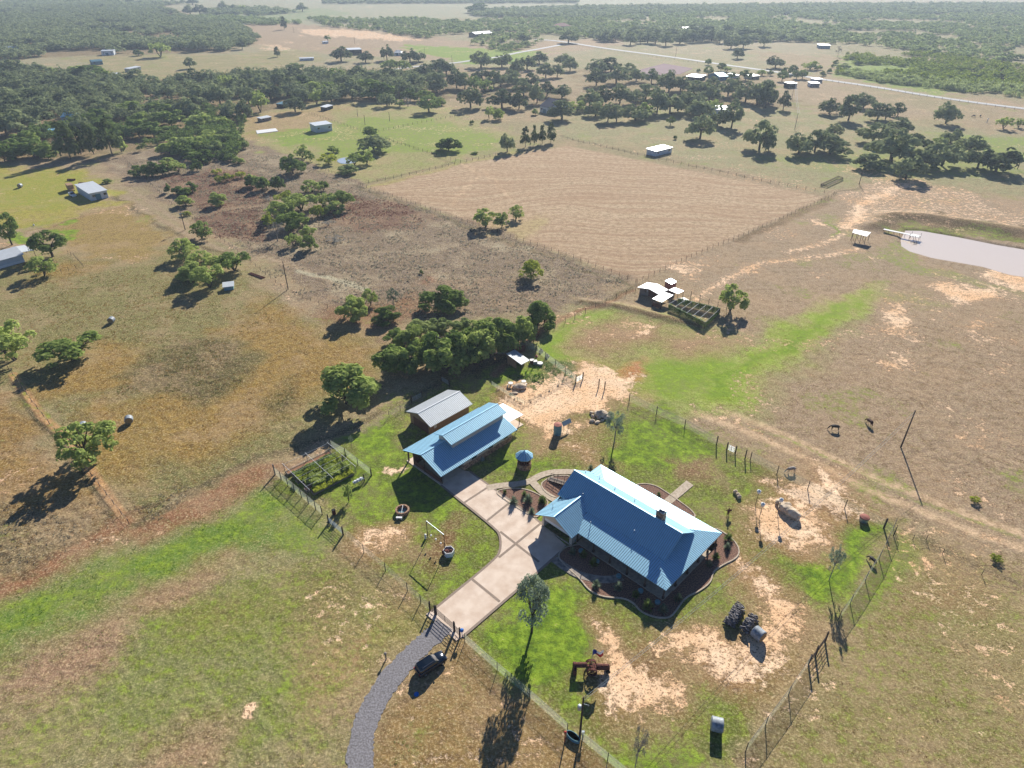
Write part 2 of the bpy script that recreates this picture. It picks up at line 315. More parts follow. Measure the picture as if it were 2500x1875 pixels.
# --- scrub field
SF = [(230, 395), (330, 365), (600, 345), (885, 452), (1555, 688), (1330, 768), (1010, 780), (800, 745), (650, 650), (520, 560), (350, 470)]
paint('c', (128, 112, 98), 'S', SF, 2); paint('K', .9, 'S', SF, 2); paint('w', .6, 'S', SF, 4); paint('S', .05, 'S', SF, 3); paint('G', .08, 'S', SF, 3)
for P in [[(385, 430), (590, 415), (680, 480), (500, 520)], [(830, 470), (990, 500), (1040, 540), (900, 560), (790, 530)], [(470, 530), (640, 500), (650, 590), (520, 580)], [(940, 520), (1010, 525), (1000, 555), (930, 545)]]:
    paint('c', (104, 72, 66), 'S', P, 3); paint('W', .1, 'S', P, 4)
paint('c', (150, 104, 82), 'F', [(1150, 1030), (1300, 950), (1330, 970), (1200, 1040)], 2); paint('c', (128, 92, 70), 'F', [(560, 1200), (1150, 1100), (1250, 1200), (1000, 1400), (600, 1350)], 3); paint('W', .3, 'F', [(1100, 1000), (2212, 1040), (2212, 1190), (1300, 1230), (600, 1200)], 4)
stroke('c', (168, 148, 124), 'F', [(60, 810), (330, 900), (560, 960), (850, 1060)], 2.2, 1.2); stroke('w', .9, 'F', [(380, 930), (600, 960), (860, 1050)], 5, 4)
stroke('c', (158, 140, 116), 'E', [(1120, 290), (1500, 540), (1800, 680), (2100, 830), (2212, 900)], 2.2, 1, True); stroke('c', (158, 140, 116), 'E', [(1040, 330), (1400, 560), (1700, 720), (2000, 850)], 2.2, 1, True); stroke('c', (86, 78, 60), 'E', [(1000, 350), (1360, 580), (1660, 740), (1960, 880)], 2.0, 1)
stroke('w', .55, 'E', [(680, 120), (900, 260), (1080, 390), (1500, 640)], 5, 4)
# --- left fields
paint('c', (156, 150, 58), 'V', [(-80, 352), (190, 372), (262, 438), (105, 490), (-80, 500)], 2); paint('g', .45, 'V', [(-80, 360), (190, 375), (250, 430), (60, 470), (-80, 430)], 5)
paint('c', (148, 126, 70), 'V', [(112, 490), (268, 440), (392, 512), (330, 560), (242, 576), (172, 540)], 2.5); paint('g', .9, 'V', [(115, 492), (150, 480), (195, 505), (180, 520)], 1.5); paint('g', .9, 'V', [(30, 500), (90, 512), (85, 535), (30, 525)], 1.5)
stroke('c', (136, 108, 74), 'V', [(55, 500), (110, 490), (200, 462), (285, 442)], 1.2, .8)
LM = [(-80, 545), (170, 545), (245, 578), (400, 520), (640, 665), (830, 740), (860, 790), (640, 960), (320, 1130), (270, 1110), (30, 850), (-80, 800)]
paint('c', (124, 122, 74), 'V', LM, 3); paint('K', .35, 'V', LM, 3); paint('w', .3, 'V', LM, 4); paint('S', .1, 'V', LM, 3); paint('G', .1, 'V', LM, 3)
for P in [[(480, 702), (640, 690), (830, 745), (810, 800), (700, 850), (560, 940), (420, 990), (300, 980), (250, 900), (330, 850), (500, 830), (540, 770)], [(140, 790), (240, 745), (300, 760), (290, 820), (180, 860), (90, 870), (60, 850)], [(150, 900), (240, 860), (300, 960), (280, 1060), (200, 1010)], [(520, 650), (640, 660), (620, 700), (540, 700)], [(130, 560), (200, 570), (180, 600), (90, 600)]]:
    paint('c', (150, 122, 62), 'V', P, 3.5); paint('W', .12, 'V', P, 4)
for P in [[(290, 770), (440, 735), (540, 745), (520, 830), (430, 870), (330, 850), (245, 850)], [(570, 860), (660, 820), (640, 880), (580, 910)]]:
    paint('c', (92, 88, 52), 'V', P, 3); paint('k', 1, 'V', P, 3)
LW = [(-80, 820), (20, 850), (90, 960), (200, 1050), (262, 1120), (150, 1200), (-80, 1290)]
paint('c', (146, 116, 62), 'V', LW, 2.5); paint('K', .7, 'V', LW, 2); paint('c', (134, 118, 88), 'V', [(-80, 1090), (100, 1080), (262, 1120), (150, 1200), (-80, 1290)], 3); paint('w', .5, 'V', [(-80, 1090), (90, 1085), (262, 1120), (150, 1200), (-80, 1290)], 4)
paint('w', .6, 'V', [(290, 1090), (400, 1040), (430, 1060), (330, 1130)], 3)
stroke('c', (70, 66, 44), 'V', [(20, 812), (84, 910), (143, 962), (178, 1017), (262, 1135)], 1.5, .8, True); stroke('G', 0, 'V', [(25, 810), (150, 955), (270, 1130)], 3, 1); stroke('c', (196, 150, 104), 'V', [(27, 808), (94, 903), (154, 953), (190, 1008), (275, 1128), (300, 1150)], 1.7, .6, True)
stroke('g', .5, 'G', [(100, 480), (300, 780), (400, 920)], 1.5, 1.5)
stroke('c', (84, 76, 52), 'V', [(-20, 1270), (140, 1190), (320, 1095), (460, 1030)], 1.0, .6)
paint('c', (144, 102, 74), 'V', [(-60, 1262), (150, 1190), (330, 1110), (500, 1020), (600, 985), (640, 990), (560, 1045), (420, 1120), (250, 1190), (100, 1250), (-60, 1330)], 1.6); paint('s', .5, 'V', [(300, 1140), (480, 1060), (440, 1100), (320, 1170)], 2)
paint('c', (104, 132, 56), 'V', [(-60, 1335), (100, 1258), (260, 1195), (420, 1125), (560, 1050), (600, 1050), (720, 1160), (640, 1190), (420, 1250), (240, 1330), (60, 1420), (-60, 1440)], 3)
paint('g', .6, 'V', [(-60, 1335), (100, 1258), (260, 1195), (420, 1125), (560, 1050), (600, 1060), (640, 1110), (560, 1170), (300, 1270), (100, 1340), (-60, 1400)], 4)
SW = [(-60, 1425), (240, 1330), (420, 1250), (640, 1190), (730, 1165), (930, 1320), (930, 1370), (780, 1550), (760, 1700), (-60, 1700)]
paint('c', (136, 138, 88), 'V', SW, 6); paint('g', .44, 'V', SW, 6); paint('k', .3, 'V', SW, 6)
for P, c in [([(320, 1280), (450, 1235), (430, 1270), (330, 1300)], (164, 124, 92)), ([(60, 1440), (200, 1370), (260, 1400), (180, 1480), (40, 1560), (-40, 1540)], (142, 124, 98)), ([(620, 1250), (720, 1200), (800, 1260), (690, 1380), (600, 1330)], (134, 118, 78)), ([(360, 1300), (560, 1280), (600, 1330), (480, 1400), (380, 1400)], (128, 126, 64))]: paint('c', c, 'V', P, 4)
paint('g', .45, 'V', [(150, 1380), (330, 1330), (400, 1340), (370, 1440), (200, 1450)], 5); paint('g', .6, 'V', [(300, 1330), (380, 1320), (350, 1390), (290, 1400)], 2)
paint('s', .62, 'V', [(680, 1330), (800, 1230), (930, 1290), (920, 1340), (850, 1330), (700, 1440), (640, 1420)], 5); paint('s', .5, 'V', [(740, 1380), (900, 1340), (800, 1470), (740, 1460)], 5); paint('c', (168, 138, 98), 'V', [(640, 1400), (900, 1250), (925, 1330), (800, 1480), (700, 1540)], 6)
paint('g', .65, 'V', [(745, 1300), (810, 1290), (820, 1335), (750, 1345)], 2); paint('c', (140, 138, 74), 'V', [(850, 1340), (930, 1325), (920, 1360), (840, 1400)], 3)
paint('S', 1.2, 'V', [(502, 1535), (540, 1527), (540, 1565), (505, 1570)], .8); paint('g', .75, 'V', [(490, 1530), (560, 1515), (575, 1570), (540, 1600), (490, 1570)], 2.5); paint('G', 0, 'V', [(502, 1535), (540, 1527), (540, 1565), (505, 1570)], .8)
for P_ in [[(330, 1275), (460, 1228), (440, 1262), (340, 1300)], [(180, 1375), (250, 1330), (270, 1370), (200, 1420)], [(120, 1400), (210, 1380), (200, 1450), (60, 1540), (20, 1500)], [(390, 1570), (470, 1590), (440, 1680), (300, 1690)]]:
    paint('c', (170, 136, 110), 'V', P_, 5); paint('G', .12, 'V', P_, 4); paint('s', .5, 'V', P_, 5)
for P_ in [[(600, 1120), (720, 1160), (700, 1200), (560, 1180)], [(560, 1440), (660, 1420), (640, 1500), (540, 1520)], [(20, 1290), (200, 1225), (330, 1180), (200, 1270), (30, 1340)]]: paint('g', .8, 'V', P_, 5)
# south strip below the yard fence
SS = [(1010, 1400), (1160, 1520), (1310, 1650), (1560, 1760), (760, 1760), (800, 1560), (900, 1470), (960, 1380)]
paint('c', (150, 124, 80), 'V', SS, 2); paint('s', .56, 'V', [(1080, 1560), (1200, 1540), (1300, 1650), (1100, 1720), (820, 1700), (830, 1600), (960, 1620)], 5); paint('s', .5, 'V', [(1050, 1480), (1100, 1470), (1130, 1540), (1060, 1540)], 3); paint('g', .55, 'V', [(860, 1590), (920, 1570), (905, 1640), (850, 1660)], 2.5); paint('g', .3, 'V', [(930, 1440), (1020, 1420), (1050, 1500), (900, 1560)], 4)
# south-east pasture
SE = [(1930, 1115), (2300, 1260), (2300, 1760), (1560, 1760), (1700, 1440), (1800, 1330)]
paint('c', (150, 134, 94), 'V', SE, 3); paint('g', .36, 'V', SE, 6); paint('g', .66, 'V', [(1930, 1120), (2060, 1190), (2020, 1260), (1920, 1330), (1800, 1370), (1790, 1330)], 4); paint('g', .5, 'V', [(1990, 1260), (2300, 1280), (2260, 1420), (2100, 1420), (2040, 1500), (1900, 1420)], 7)
paint('c', (150, 122, 86), 'V', [(2060, 1200), (2160, 1240), (2120, 1320), (1980, 1330)], 4); paint('s', .55, 'V', [(1560, 1610), (1640, 1590), (1700, 1700), (1560, 1720)], 4); paint('s', .6, 'V', [(1700, 1420), (1760, 1430), (1780, 1500), (1700, 1490)], 4); paint('s', .5, 'V', [(1900, 1560), (2140, 1570), (2180, 1640), (1920, 1640)], 5); paint('s', .8, 'V', [(2000, 1590), (2030, 1600), (2050, 1640), (2020, 1640)], 2)
paint('S', .95, 'M', [(1580, 600), (1640, 585), (1670, 630), (1620, 650)], .6)
# east pasture
EA = [(1500, 900), (1560, 640), (1900, 600), (2300, 640), (2300, 1270), (1930, 1115), (1640, 990)]
paint('c', (162, 140, 116), 'V', EA, 6); paint('k', .35, 'V', [(1900, 700), (2300, 700), (2300, 1100), (1950, 1000)], 8); paint('w', .35, 'V', [(1900, 700), (2300, 690), (2300, 1100), (2000, 1000)], 8)
stroke('c', (214, 184, 150), 'V', [(1500, 890), (1620, 935), (1760, 1000), (1880, 1060), (2100, 1150), (2260, 1200)], 2.0, 1.0, True); stroke('c', (214, 184, 150), 'V', [(1520, 870), (1640, 915), (1780, 980), (1910, 1040), (2110, 1120), (2260, 1170)], 2.0, 1.0, True); stroke('s', .45, 'V', [(1500, 880), (1700, 970), (1900, 1050), (2110, 1135), (2260, 1185)], 4, 3); stroke('g', .5, 'V', [(1510, 880), (1700, 950), (1900, 1050), (2200, 1160)], 1.5, 1)
for P in [[(1920, 650), (1960, 655), (2000, 700), (1940, 745), (1910, 715)], [(2090, 700), (2160, 690), (2140, 730), (2090, 745)], [(2100, 560), (2300, 600), (2300, 640), (2180, 630)], [(1990, 620), (2120, 600), (2200, 640), (2050, 660)], [(1890, 745), (1930, 750), (1960, 800), (1900, 790)], [(1440, 560), (1540, 560), (1500, 620)]]: paint('s', .98, 'V', P, 5)
paint('s', .75, 'V', [(1500, 880), (1640, 900), (1660, 940), (1540, 920)], 4)
sw = [(1180, 745), (1200, 705), (1265, 672), (1340, 668), (1420, 690), (1500, 725), (1560, 700), (1640, 690), (1650, 640), (1620, 620), (1650, 612), (1700, 610)]
paint('c', (136, 150, 74), 'V', [(1180, 745), (1200, 700), (1265, 672), (1340, 668), (1560, 705), (1620, 740), (1850, 645), (1860, 700), (1730, 800), (1640, 880), (1500, 890), (1400, 870), (1320, 800), (1200, 790)], 5)
paint('g', .72, 'V', [(1178, 745), (1200, 708), (1265, 676), (1320, 672), (1260, 700), (1225, 740), (1240, 775), (1330, 790), (1300, 810), (1200, 785)], 3)
paint('g', .68, 'V', [(1330, 800), (1420, 770), (1520, 740), (1600, 780), (1560, 860), (1480, 890), (1400, 870), (1350, 830)], 5)
paint('c', (158, 182, 60), 'V', [(1510, 850), (1560, 800), (1650, 755), (1720, 705), (1790, 655), (1830, 640), (1910, 622), (1850, 668), (1800, 710), (1740, 775), (1650, 822), (1600, 866), (1540, 886)], 4); paint('c', (146, 172, 60), 'V', [(1330, 800), (1420, 770), (1520, 740), (1600, 780), (1560, 860), (1480, 890), (1400, 870), (1350, 830)], 7); paint('c', (146, 172, 60), 'V', [(1178, 745), (1200, 708), (1265, 676), (1320, 672), (1260, 700), (1225, 740), (1240, 775), (1330, 790), (1300, 810), (1200, 785)], 4); paint('g', .8, 'V', [(1510, 850), (1560, 800), (1650, 760), (1720, 710), (1790, 660), (1830, 645), (1900, 625), (1850, 665), (1800, 705), (1740, 770), (1650, 815), (1600, 860), (1540, 880)], 3.5)
paint('g', .5, 'V', [(1830, 645), (1900, 625), (2100, 650), (2150, 640), (1950, 670)], 4)
for P in [[(1240, 720), (1340, 690), (1450, 705), (1420, 740), (1300, 770), (1240, 760)], [(1430, 740), (1540, 715), (1600, 740), (1500, 770), (1430, 770)]]:
    paint('c', (158, 128, 96), 'V', P, 4); paint('G', .1, 'V', P, 4); paint('s', .5, 'V', P, 6)
paint('s', .95, 'V', [(1360, 690), (1430, 695), (1380, 725), (1340, 720)], 3); paint('s', .8, 'V', [(1480, 715), (1560, 720), (1520, 735)], 3)
stroke('c', (118, 98, 66), 'V', [(1260, 655), (1340, 665), (1440, 690), (1510, 705)], 1.6, 1)
# --- yard
YD = [(590, 1035), (740, 965), (900, 880), (1010, 800), (1110, 760), (1260, 810), (1395, 870), (1600, 975), (1760, 1070), (1930, 1115), (1800, 1330), (1690, 1460), (1555, 1660), (1310, 1650), (1150, 1520), (1010, 1400), (935, 1315), (760, 1180), (600, 1060)]
paint('c', (104, 108, 54), 'V', YD, 1.2); paint('K', 0, 'V', YD, 1); paint('W', 0, 'V', YD, 1.5); paint('G', .5, 'V', YD, 1.5); paint('S', .1, 'V', YD, 1.5)
for P, v in [([(600, 1040), (760, 975), (860, 920), (880, 960), (1000, 1040), (1060, 1120), (1080, 1200), (1000, 1290), (930, 1300), (880, 1160), (760, 1180), (700, 1110)], .66), ([(700, 960), (860, 890), (870, 960), (760, 1000)], .85), ([(900, 1100), (960, 1060), (1070, 1160), (1075, 1200), (1000, 1290), (1010, 1230), (1040, 1170)], .85),
   ([(1000, 860), (1060, 850), (1080, 870), (1000, 870)], .6), ([(1040, 950), (1140, 920), (1130, 880), (1160, 870), (1170, 900), (1120, 960), (1280, 1010), (1100, 1040), (1040, 1030)], .74),
   ([(1300, 1000), (1370, 900), (1480, 900), (1600, 980), (1560, 1000), (1500, 1050), (1380, 1030)], .78), ([(1380, 870), (1400, 860), (1620, 975), (1600, 985), (1420, 900)], .8),
   ([(1010, 1370), (1170, 1240), (1240, 1220), (1270, 1330), (1290, 1400), (1260, 1480), (1150, 1520)], .9), ([(1150, 1520), (1250, 1470), (1300, 1560), (1330, 1650), (1290, 1640)], .75), ([(1300, 1620), (1400, 1580), (1500, 1610), (1550, 1660), (1310, 1660)], .95), ([(1390, 1430), (1560, 1440), (1680, 1400), (1600, 1560), (1500, 1560)], .6),
   ([(1710, 1230), (1800, 1140), (1900, 1110), (1915, 1130), (1830, 1270), (1770, 1340)], .95), ([(1580, 1290), (1640, 1240), (1600, 1170), (1560, 1200), (1600, 1230)], .8), ([(1570, 1050), (1600, 1040), (1625, 1065), (1590, 1080)], .9), ([(1690, 1090), (1730, 1090), (1740, 1130), (1700, 1120)], .7), ([(1840, 1060), (1880, 1070), (1860, 1095), (1830, 1085)], .9), ([(1080, 790), (1160, 760), (1250, 815), (1180, 840), (1050, 870), (1040, 820)], .8),
   ([(1240, 1240), (1420, 1400), (1440, 1330), (1380, 1300), (1300, 1280)], .62)]: paint('g', v, 'V', P, 3.5)
def soilp(P, v=1.0, f=2.2, t='V'): paint('G', .05, t, P, f + 2.5); paint('c', (178, 138, 100), t, P, f + 3); paint('s', v + .22, t, P, f + 1.2)
soilp([(1100, 850), (1180, 840), (1260, 790), (1330, 790), (1390, 820), (1380, 860), (1330, 850), (1300, 880), (1200, 900), (1260, 930), (1200, 950), (1150, 910), (1100, 880)], 1.05)
soilp([(1190, 790), (1260, 800), (1230, 850), (1120, 870), (1090, 850)], .8); soilp([(1190, 970), (1290, 960), (1310, 1010), (1260, 990)], .62)
for P in [[(1270, 1320), (1330, 1340), (1400, 1420), (1480, 1480), (1470, 1530), (1400, 1520), (1320, 1560), (1290, 1480), (1310, 1400)], [(1460, 1360), (1560, 1370), (1620, 1400), (1660, 1340), (1620, 1250), (1650, 1240), (1740, 1320), (1755, 1360), (1700, 1430), (1600, 1480), (1520, 1440), (1440, 1400)], [(1540, 1420), (1640, 1420), (1610, 1480), (1560, 1470)],
   [(1640, 1020), (1750, 1040), (1800, 1090), (1740, 1110), (1680, 1080)], [(1580, 1100), (1660, 1080), (1740, 1130), (1720, 1190), (1660, 1170), (1620, 1140)], [(1720, 1060), (1760, 1110), (1740, 1190), (1700, 1180), (1700, 1110)], [(1750, 1020), (1800, 1040), (1830, 1100), (1870, 1100), (1800, 1115), (1750, 1090)], [(790, 1160), (860, 1140), (840, 1180), (790, 1190)], [(860, 1130), (880, 1120), (860, 1150)], [(1590, 1180), (1630, 1220), (1640, 1260), (1600, 1230)],
   [(780, 1180), (800, 1170), (810, 1190)]]: soilp(P, 1.02)
for P in [[(1300, 1400), (1420, 1410), (1440, 1440), (1380, 1420)], [(1530, 1395), (1560, 1390), (1600, 1440), (1560, 1450)], [(1460, 1000), (1540, 990), (1560, 1040), (1480, 1040)], [(900, 1180), (1000, 1120), (1010, 1180), (930, 1230)]]: paint('c', (122, 88, 60), 'V', P, 3); paint('G', .15, 'V', P, 3)
paint('S', 1.0, 'J', [(1100, 280), (1180, 270), (1240, 320), (1160, 390), (1110, 350)], 1.2); paint('S', .8, 'J', [(1080, 690), (1180, 720), (1150, 830), (1080, 900), (1010, 900), (900, 960), (880, 880), (1000, 850)], 1.6); paint('S', .7, 'J', [(1180, 800), (1290, 820), (1220, 870)], 1.5)
paint('S', 1.1, 'X', [(2000, 560), (2300, 560), (2400, 800), (2100, 980), (1850, 830), (1800, 740)], 1.5)
paint('c', (190, 120, 76), 'H', [(1150, 740), (1300, 720), (1320, 860), (1180, 850)], 2)
# chicken yard floor
paint('c', (176, 140, 106), 'X', [(100, 990), (560, 860), (900, 950), (1250, 830), (1560, 790), (1590, 830), (760, 1290), (640, 1330)], .6, True); paint('G', 0, 'X', [(100, 990), (640, 1330), (1590, 830), (1560, 790), (1250, 830), (900, 950)], .8, True); paint('s', .45, 'X', [(100, 990), (640, 1330), (1590, 830), (1560, 790), (1250, 830), (900, 950)], .8)
paint('c', (70, 98, 40), 'X', [(0, 760), (300, 730), (700, 740), (740, 570), (1000, 420), (1300, 450), (1700, 700), (1570, 790), (1250, 830), (950, 940), (640, 850), (100, 960)], .8)
paint('c', (74, 54, 44), 'H', [(0, 640), (180, 560), (400, 420), (560, 400), (500, 600), (360, 600), (260, 700), (0, 840)], 1.5); paint('G', 0, 'H', [(0, 640), (180, 560), (400, 420), (560, 400), (500, 600), (360, 600), (260, 700), (0, 840)], 1.5)
stroke('c', (134, 96, 70), 'H', [(180, 830), (560, 480), (800, 360), (1000, 300), (1250, 180)], 2.2, 1.2); stroke('G', 0, 'H', [(180, 830), (560, 480), (800, 360), (1000, 300), (1250, 180)], 2.5, 1.2)
# weeds along field fences
for t, P in [('F', [(640, 270), (860, 330), (1200, 460), (1560, 600), (1800, 680), (2212, 820)]), ('H', [(760, 10), (1280, 150), (960, 290)]), ('B', [(900, 1590), (1700, 1400), (1100, 1180)]), ('C', [(400, 1160), (600, 1220), (1200, 1350), (2206, 1580)]), ('I', [(20, 430), (380, 260), (720, 90), (960, 20)]), ('P', [(1460, 1170), (2000, 1420), (2250, 1520)]), ('V', [(290, 1140), (440, 1045), (560, 985), (720, 940), (950, 830)])]:
    stroke('c', (92, 86, 62), t, P, 1.6, 1.6); stroke('w', .4, t, P, 3, 2.5)
stroke('c', (118, 98, 76), 'I', [(20, 445), (380, 285), (720, 105)], 3.5, 1.5)
# real microrelief
amp = (.055 + .13 * wt['k'] + .05 * wt['w'] + .03 * (wt['r'])) * np.clip(1.3 - rad / 420, .25, 1)
hgt = (fbm(X / .85, Y / .85, 31, 3) - .5) * 2 * amp + (fbm(X / 3.2, Y / 3.2, 35, 2) - .5) * amp * 1.4
yi, yc = cover([tuple(G(x * 1.13, y * 1.13))[:2] for x, y in YD], 2, True); hgt[yi] = hgt[yi] * (1 - yc * .7) - .06 * yc
# graded ground round the driveway, beds and slabs is level
def flat(P, z=-.05):
    i, c = cover(P, 1.5, True); c = np.clip(c * 2, 0, 1); hgt[i] = hgt[i] * (1 - c) + z * c
# pond basin and its spoil bank
def bank(t, pts, z, wd):
    P = [tuple(gp(t, *p))[:2] for p in pts]; d = np.full(NV, 1e9)
    for (ax, ay), (bx, by) in zip(P[:-1], P[1:]):
        dx, dy = bx - ax, by - ay; q = np.clip(((X - ax) * dx + (Y - ay) * dy) / (dx * dx + dy * dy), 0, 1); d = np.minimum(d, (X - ax - q * dx) ** 2 + (Y - ay - q * dy) ** 2)
    hgt[:] = hgt + z * np.exp(-d / (2 * wd * wd))
bank('V', [(1890, 490), (1920, 468), (2000, 470), (2120, 490), (2400, 530)], 1.6, 3.5)
bank('V', [(1255, 652), (1340, 662), (1440, 687), (1510, 702)], .7, 1.5)
POND = [(1262, 420), (1300, 350), (1420, 352), (1700, 400), (2000, 460), (2300, 510), (2700, 590), (2800, 800), (2300, 720), (2100, 690), (1900, 630), (1500, 560), (1330, 510), (1268, 470)]
PONDW = [tuple(gp('I', *p))[:2] for p in POND]
i, c = cover(PONDW, 3, True); c = np.clip(c * 2 - 0.6, 0, 1); hgt[i] = hgt[i] * (1 - c) - 1.0 * c
def ground_finish():
    co = np.stack([X, Y, hgt], 1).astype(np.float32)
    ii = np.arange(NR - 1)[:, None] * NA + np.arange(NA - 1)[None, :]; q = np.stack([ii, ii + 1, ii + 1 + NA, ii + NA], -1).reshape(-1, 4)[:, ::-1].astype(np.int32)
    me = bpy.data.meshes.new('ground'); me.vertices.add(NV); me.vertices.foreach_set('co', co.ravel()); me.loops.add(q.size); me.loops.foreach_set('vertex_index', q.ravel())
    me.polygons.add(len(q)); me.polygons.foreach_set('loop_start', np.arange(0, q.size, 4, dtype=np.int32)); me.polygons.foreach_set('use_smooth', np.ones(len(q), bool)); me.update()
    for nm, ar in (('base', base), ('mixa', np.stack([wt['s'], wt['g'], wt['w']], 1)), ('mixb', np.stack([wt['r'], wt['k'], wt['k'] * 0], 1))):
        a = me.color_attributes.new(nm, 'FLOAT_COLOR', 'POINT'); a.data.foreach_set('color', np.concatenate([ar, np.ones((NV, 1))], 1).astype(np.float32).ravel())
    m = bpy.data.materials.new('ground_cover'); m.use_nodes = True; n = m.node_tree; L = n.links.new; b = n.nodes['Principled BSDF']; b.inputs['Roughness'].default_value = .95; b.inputs['Specular IOR Level'].default_value = .05
    geo = n.nodes.new('ShaderNodeNewGeometry'); pos = geo.outputs['Position']
    def noise(sc, det=4, rough=.6, vec=None):
        z = n.nodes.new('ShaderNodeTexNoise'); z.inputs['Scale'].default_value = sc; z.inputs['Detail'].default_value = det; z.inputs['Roughness'].default_value = rough; L(vec or pos, z.inputs['Vector']); return z.outputs[0]
    def math_(op, a, c_, d=None):
        z = n.nodes.new('ShaderNodeMath'); z.operation = op
        for i_, v in enumerate((a, c_, d)):
            if v is None: continue
            if isinstance(v, (int, float)): z.inputs[i_].default_value = v
            else: L(v, z.inputs[i_])
        return z.outputs[0]
    def step(v, lo, hi):
        z = n.nodes.new('ShaderNodeMapRange'); z.interpolation_type = 'SMOOTHSTEP'; L(v, z.inputs[0]); z.inputs[1].default_value = lo; z.inputs[2].default_value = hi; return z.outputs[0]
    def mix(f, a, c_):
        z = n.nodes.new('ShaderNodeMix'); z.data_type = 'RGBA'; L(f, z.inputs[0])
        for i_, v in ((6, a), (7, c_)):
            if isinstance(v, tuple): z.inputs[i_].default_value = (*v, 1)
            else: L(v, z.inputs[i_])
        return z.outputs[2]
    def mul(a, f):
        z = n.nodes.new('ShaderNodeVectorMath'); z.operation = 'SCALE'; L(a, z.inputs[0]); L(f, z.inputs['Scale']); return z.outputs[0]
    def att(nm):
        z = n.nodes.new('ShaderNodeVertexColor'); z.layer_name = nm; return z.outputs[0]
    def sep(c_):
        z = n.nodes.new('ShaderNodeSeparateColor'); L(c_, z.inputs[0]); return z.outputs
    A = sep(att('mixa')); B = sep(att('mixb')); col = att('base')
    nf = noise(2.6, 6, .8); nm_ = noise(.5, 7, .72); nl = noise(.07, 5, .65); nx = noise(7, 3, .8); nb = noise(1.1, 6, .8)
    # dry thatch tones
    col = mix(math_('MULTIPLY', step(nm_, .42, .62), .55), col, lin((104, 80, 54)))
    col = mix(math_('MULTIPLY', step(nb, .48, .62), .42), col, lin((116, 114, 72)))
    col = mix(math_('MULTIPLY', step(nf, .5, .62), .5), col, lin((204, 182, 146)))
    col = mix(math_('MULTIPLY', step(nl, .46, .62), .35), col, lin((172, 146, 116)))
    # green
    gcol = mix(step(nm_, .35, .65), lin((80, 112, 32)), lin((146, 172, 54))); gcol = mix(math_('MULTIPLY', step(nf, .45, .7), .5), gcol, lin((54, 92, 26)))
    gf = math_('MULTIPLY', step(math_('ADD', math_('ADD', A[1], math_('MULTIPLY_ADD', nm_, 1.3, -.65)), math_('ADD', math_('MULTIPLY_ADD', nf, .9, -.45), math_('MULTIPLY_ADD', nb, .9, -.45))), .2, .95), .92)
    col = mix(gf, col, gcol)
    # pale weeds
    wcol = mix(step(nx, .4, .6), lin((150, 142, 112)), lin((196, 190, 164)))
    wf = step(math_('ADD', math_('MULTIPLY_ADD', A[2], .55, -.3), math_('ADD', math_('MULTIPLY', nf, .55), math_('MULTIPLY', nl, .45))), .52, .68)
    col = mix(math_('MULTIPLY', wf, math_('MULTIPLY', .8, step(A[2], .05, .3))), col, wcol)
    # clumps: dark gaps between tussocks
    cf = math_('MULTIPLY', step(noise(1.9, 4, .7), .5, .66), B[1]); col = mix(math_('MULTIPLY', cf, .55), col, lin((58, 48, 34)))
    # bare soil, broken by stubs of thatch
    scol = mix(step(nl, .35, .65), lin((238, 208, 174)), lin((228, 188, 146))); scol = mix(math_('MULTIPLY', step(nf, .5, .68), .35), scol, lin((178, 136, 98)))
    sf = step(math_('ADD', math_('ADD', A[0], math_('MULTIPLY_ADD', nm_, 2.6, -1.38)), math_('ADD', math_('MULTIPLY_ADD', nb, 1.5, -.75), math_('MULTIPLY_ADD', nf, 1.0, -.5))), .42, .82)
    sp = math_('MULTIPLY', step(noise(2.2, 3, .6), .56, .60), .75)
    col = mix(sf, col, mix(sp, scol, lin((112, 80, 56))))
    # drilled rows, laid along the field
    wn = n.nodes.new('ShaderNodeTexNoise'); wn.inputs['Scale'].default_value = .012; wn.inputs['Detail'].default_value = 1; L(pos, wn.inputs['Vector']); wsc = n.nodes.new('ShaderNodeVectorMath'); wsc.operation = 'MULTIPLY_ADD'; L(wn.outputs['Color'], wsc.inputs[0]); wsc.inputs[1].default_value = (60, 60, 0); L(pos, wsc.inputs[2]); mp = n.nodes.new('ShaderNodeMapping'); L(wsc.outputs[0], mp.inputs[0]); mp.inputs['Rotation'].default_value = (0, 0, R(-22)); mp.inputs['Scale'].default_value = (.015, .55, .1)
    wv = n.nodes.new('ShaderNodeMapping'); L(pos, wv.inputs[0])
    nr = noise(1.0, 5, .7, mp.outputs[0]); col = mix(math_('MULTIPLY', step(nr, .42, .6), math_('MULTIPLY', B[0], .55)), col, lin((148, 118, 92)))
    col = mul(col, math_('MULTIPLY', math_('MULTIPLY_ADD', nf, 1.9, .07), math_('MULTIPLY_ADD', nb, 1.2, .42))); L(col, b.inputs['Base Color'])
    bp = n.nodes.new('ShaderNodeBump'); bp.inputs['Strength'].default_value = .7; bp.inputs['Distance'].default_value = .16
    L(math_('MULTIPLY', math_('ADD', nf, math_('MULTIPLY', nx, .5)), math_('SUBTRACT', 1.15, sf)), bp.inputs['Height']); L(bp.outputs[0], b.inputs['Normal'])
    me.materials.append(m); o = bpy.data.objects.new('ground', me); COL.objects.link(o); tag(o, 'rolling pasture of dry brown grass with green and bare sandy patches', 'ground', kind='structure')
    g2 = MB(); g2.prism([(-9000, -9000), (9000, -9000), (9000, 9000), (-9000, 9000)], -4, -1.6); o2 = g2.build('terrain', mat('far_ground', (140, 126, 92), .95, 0, .2, .01, coord='Object')); tag(o2, kind='structure')
def sheet(name, pts, z, m, t=.12, sub=None):
    b = MB(); b.prism(pts, z - t, z); o = b.build(name, m); tag(o, kind='structure'); return o
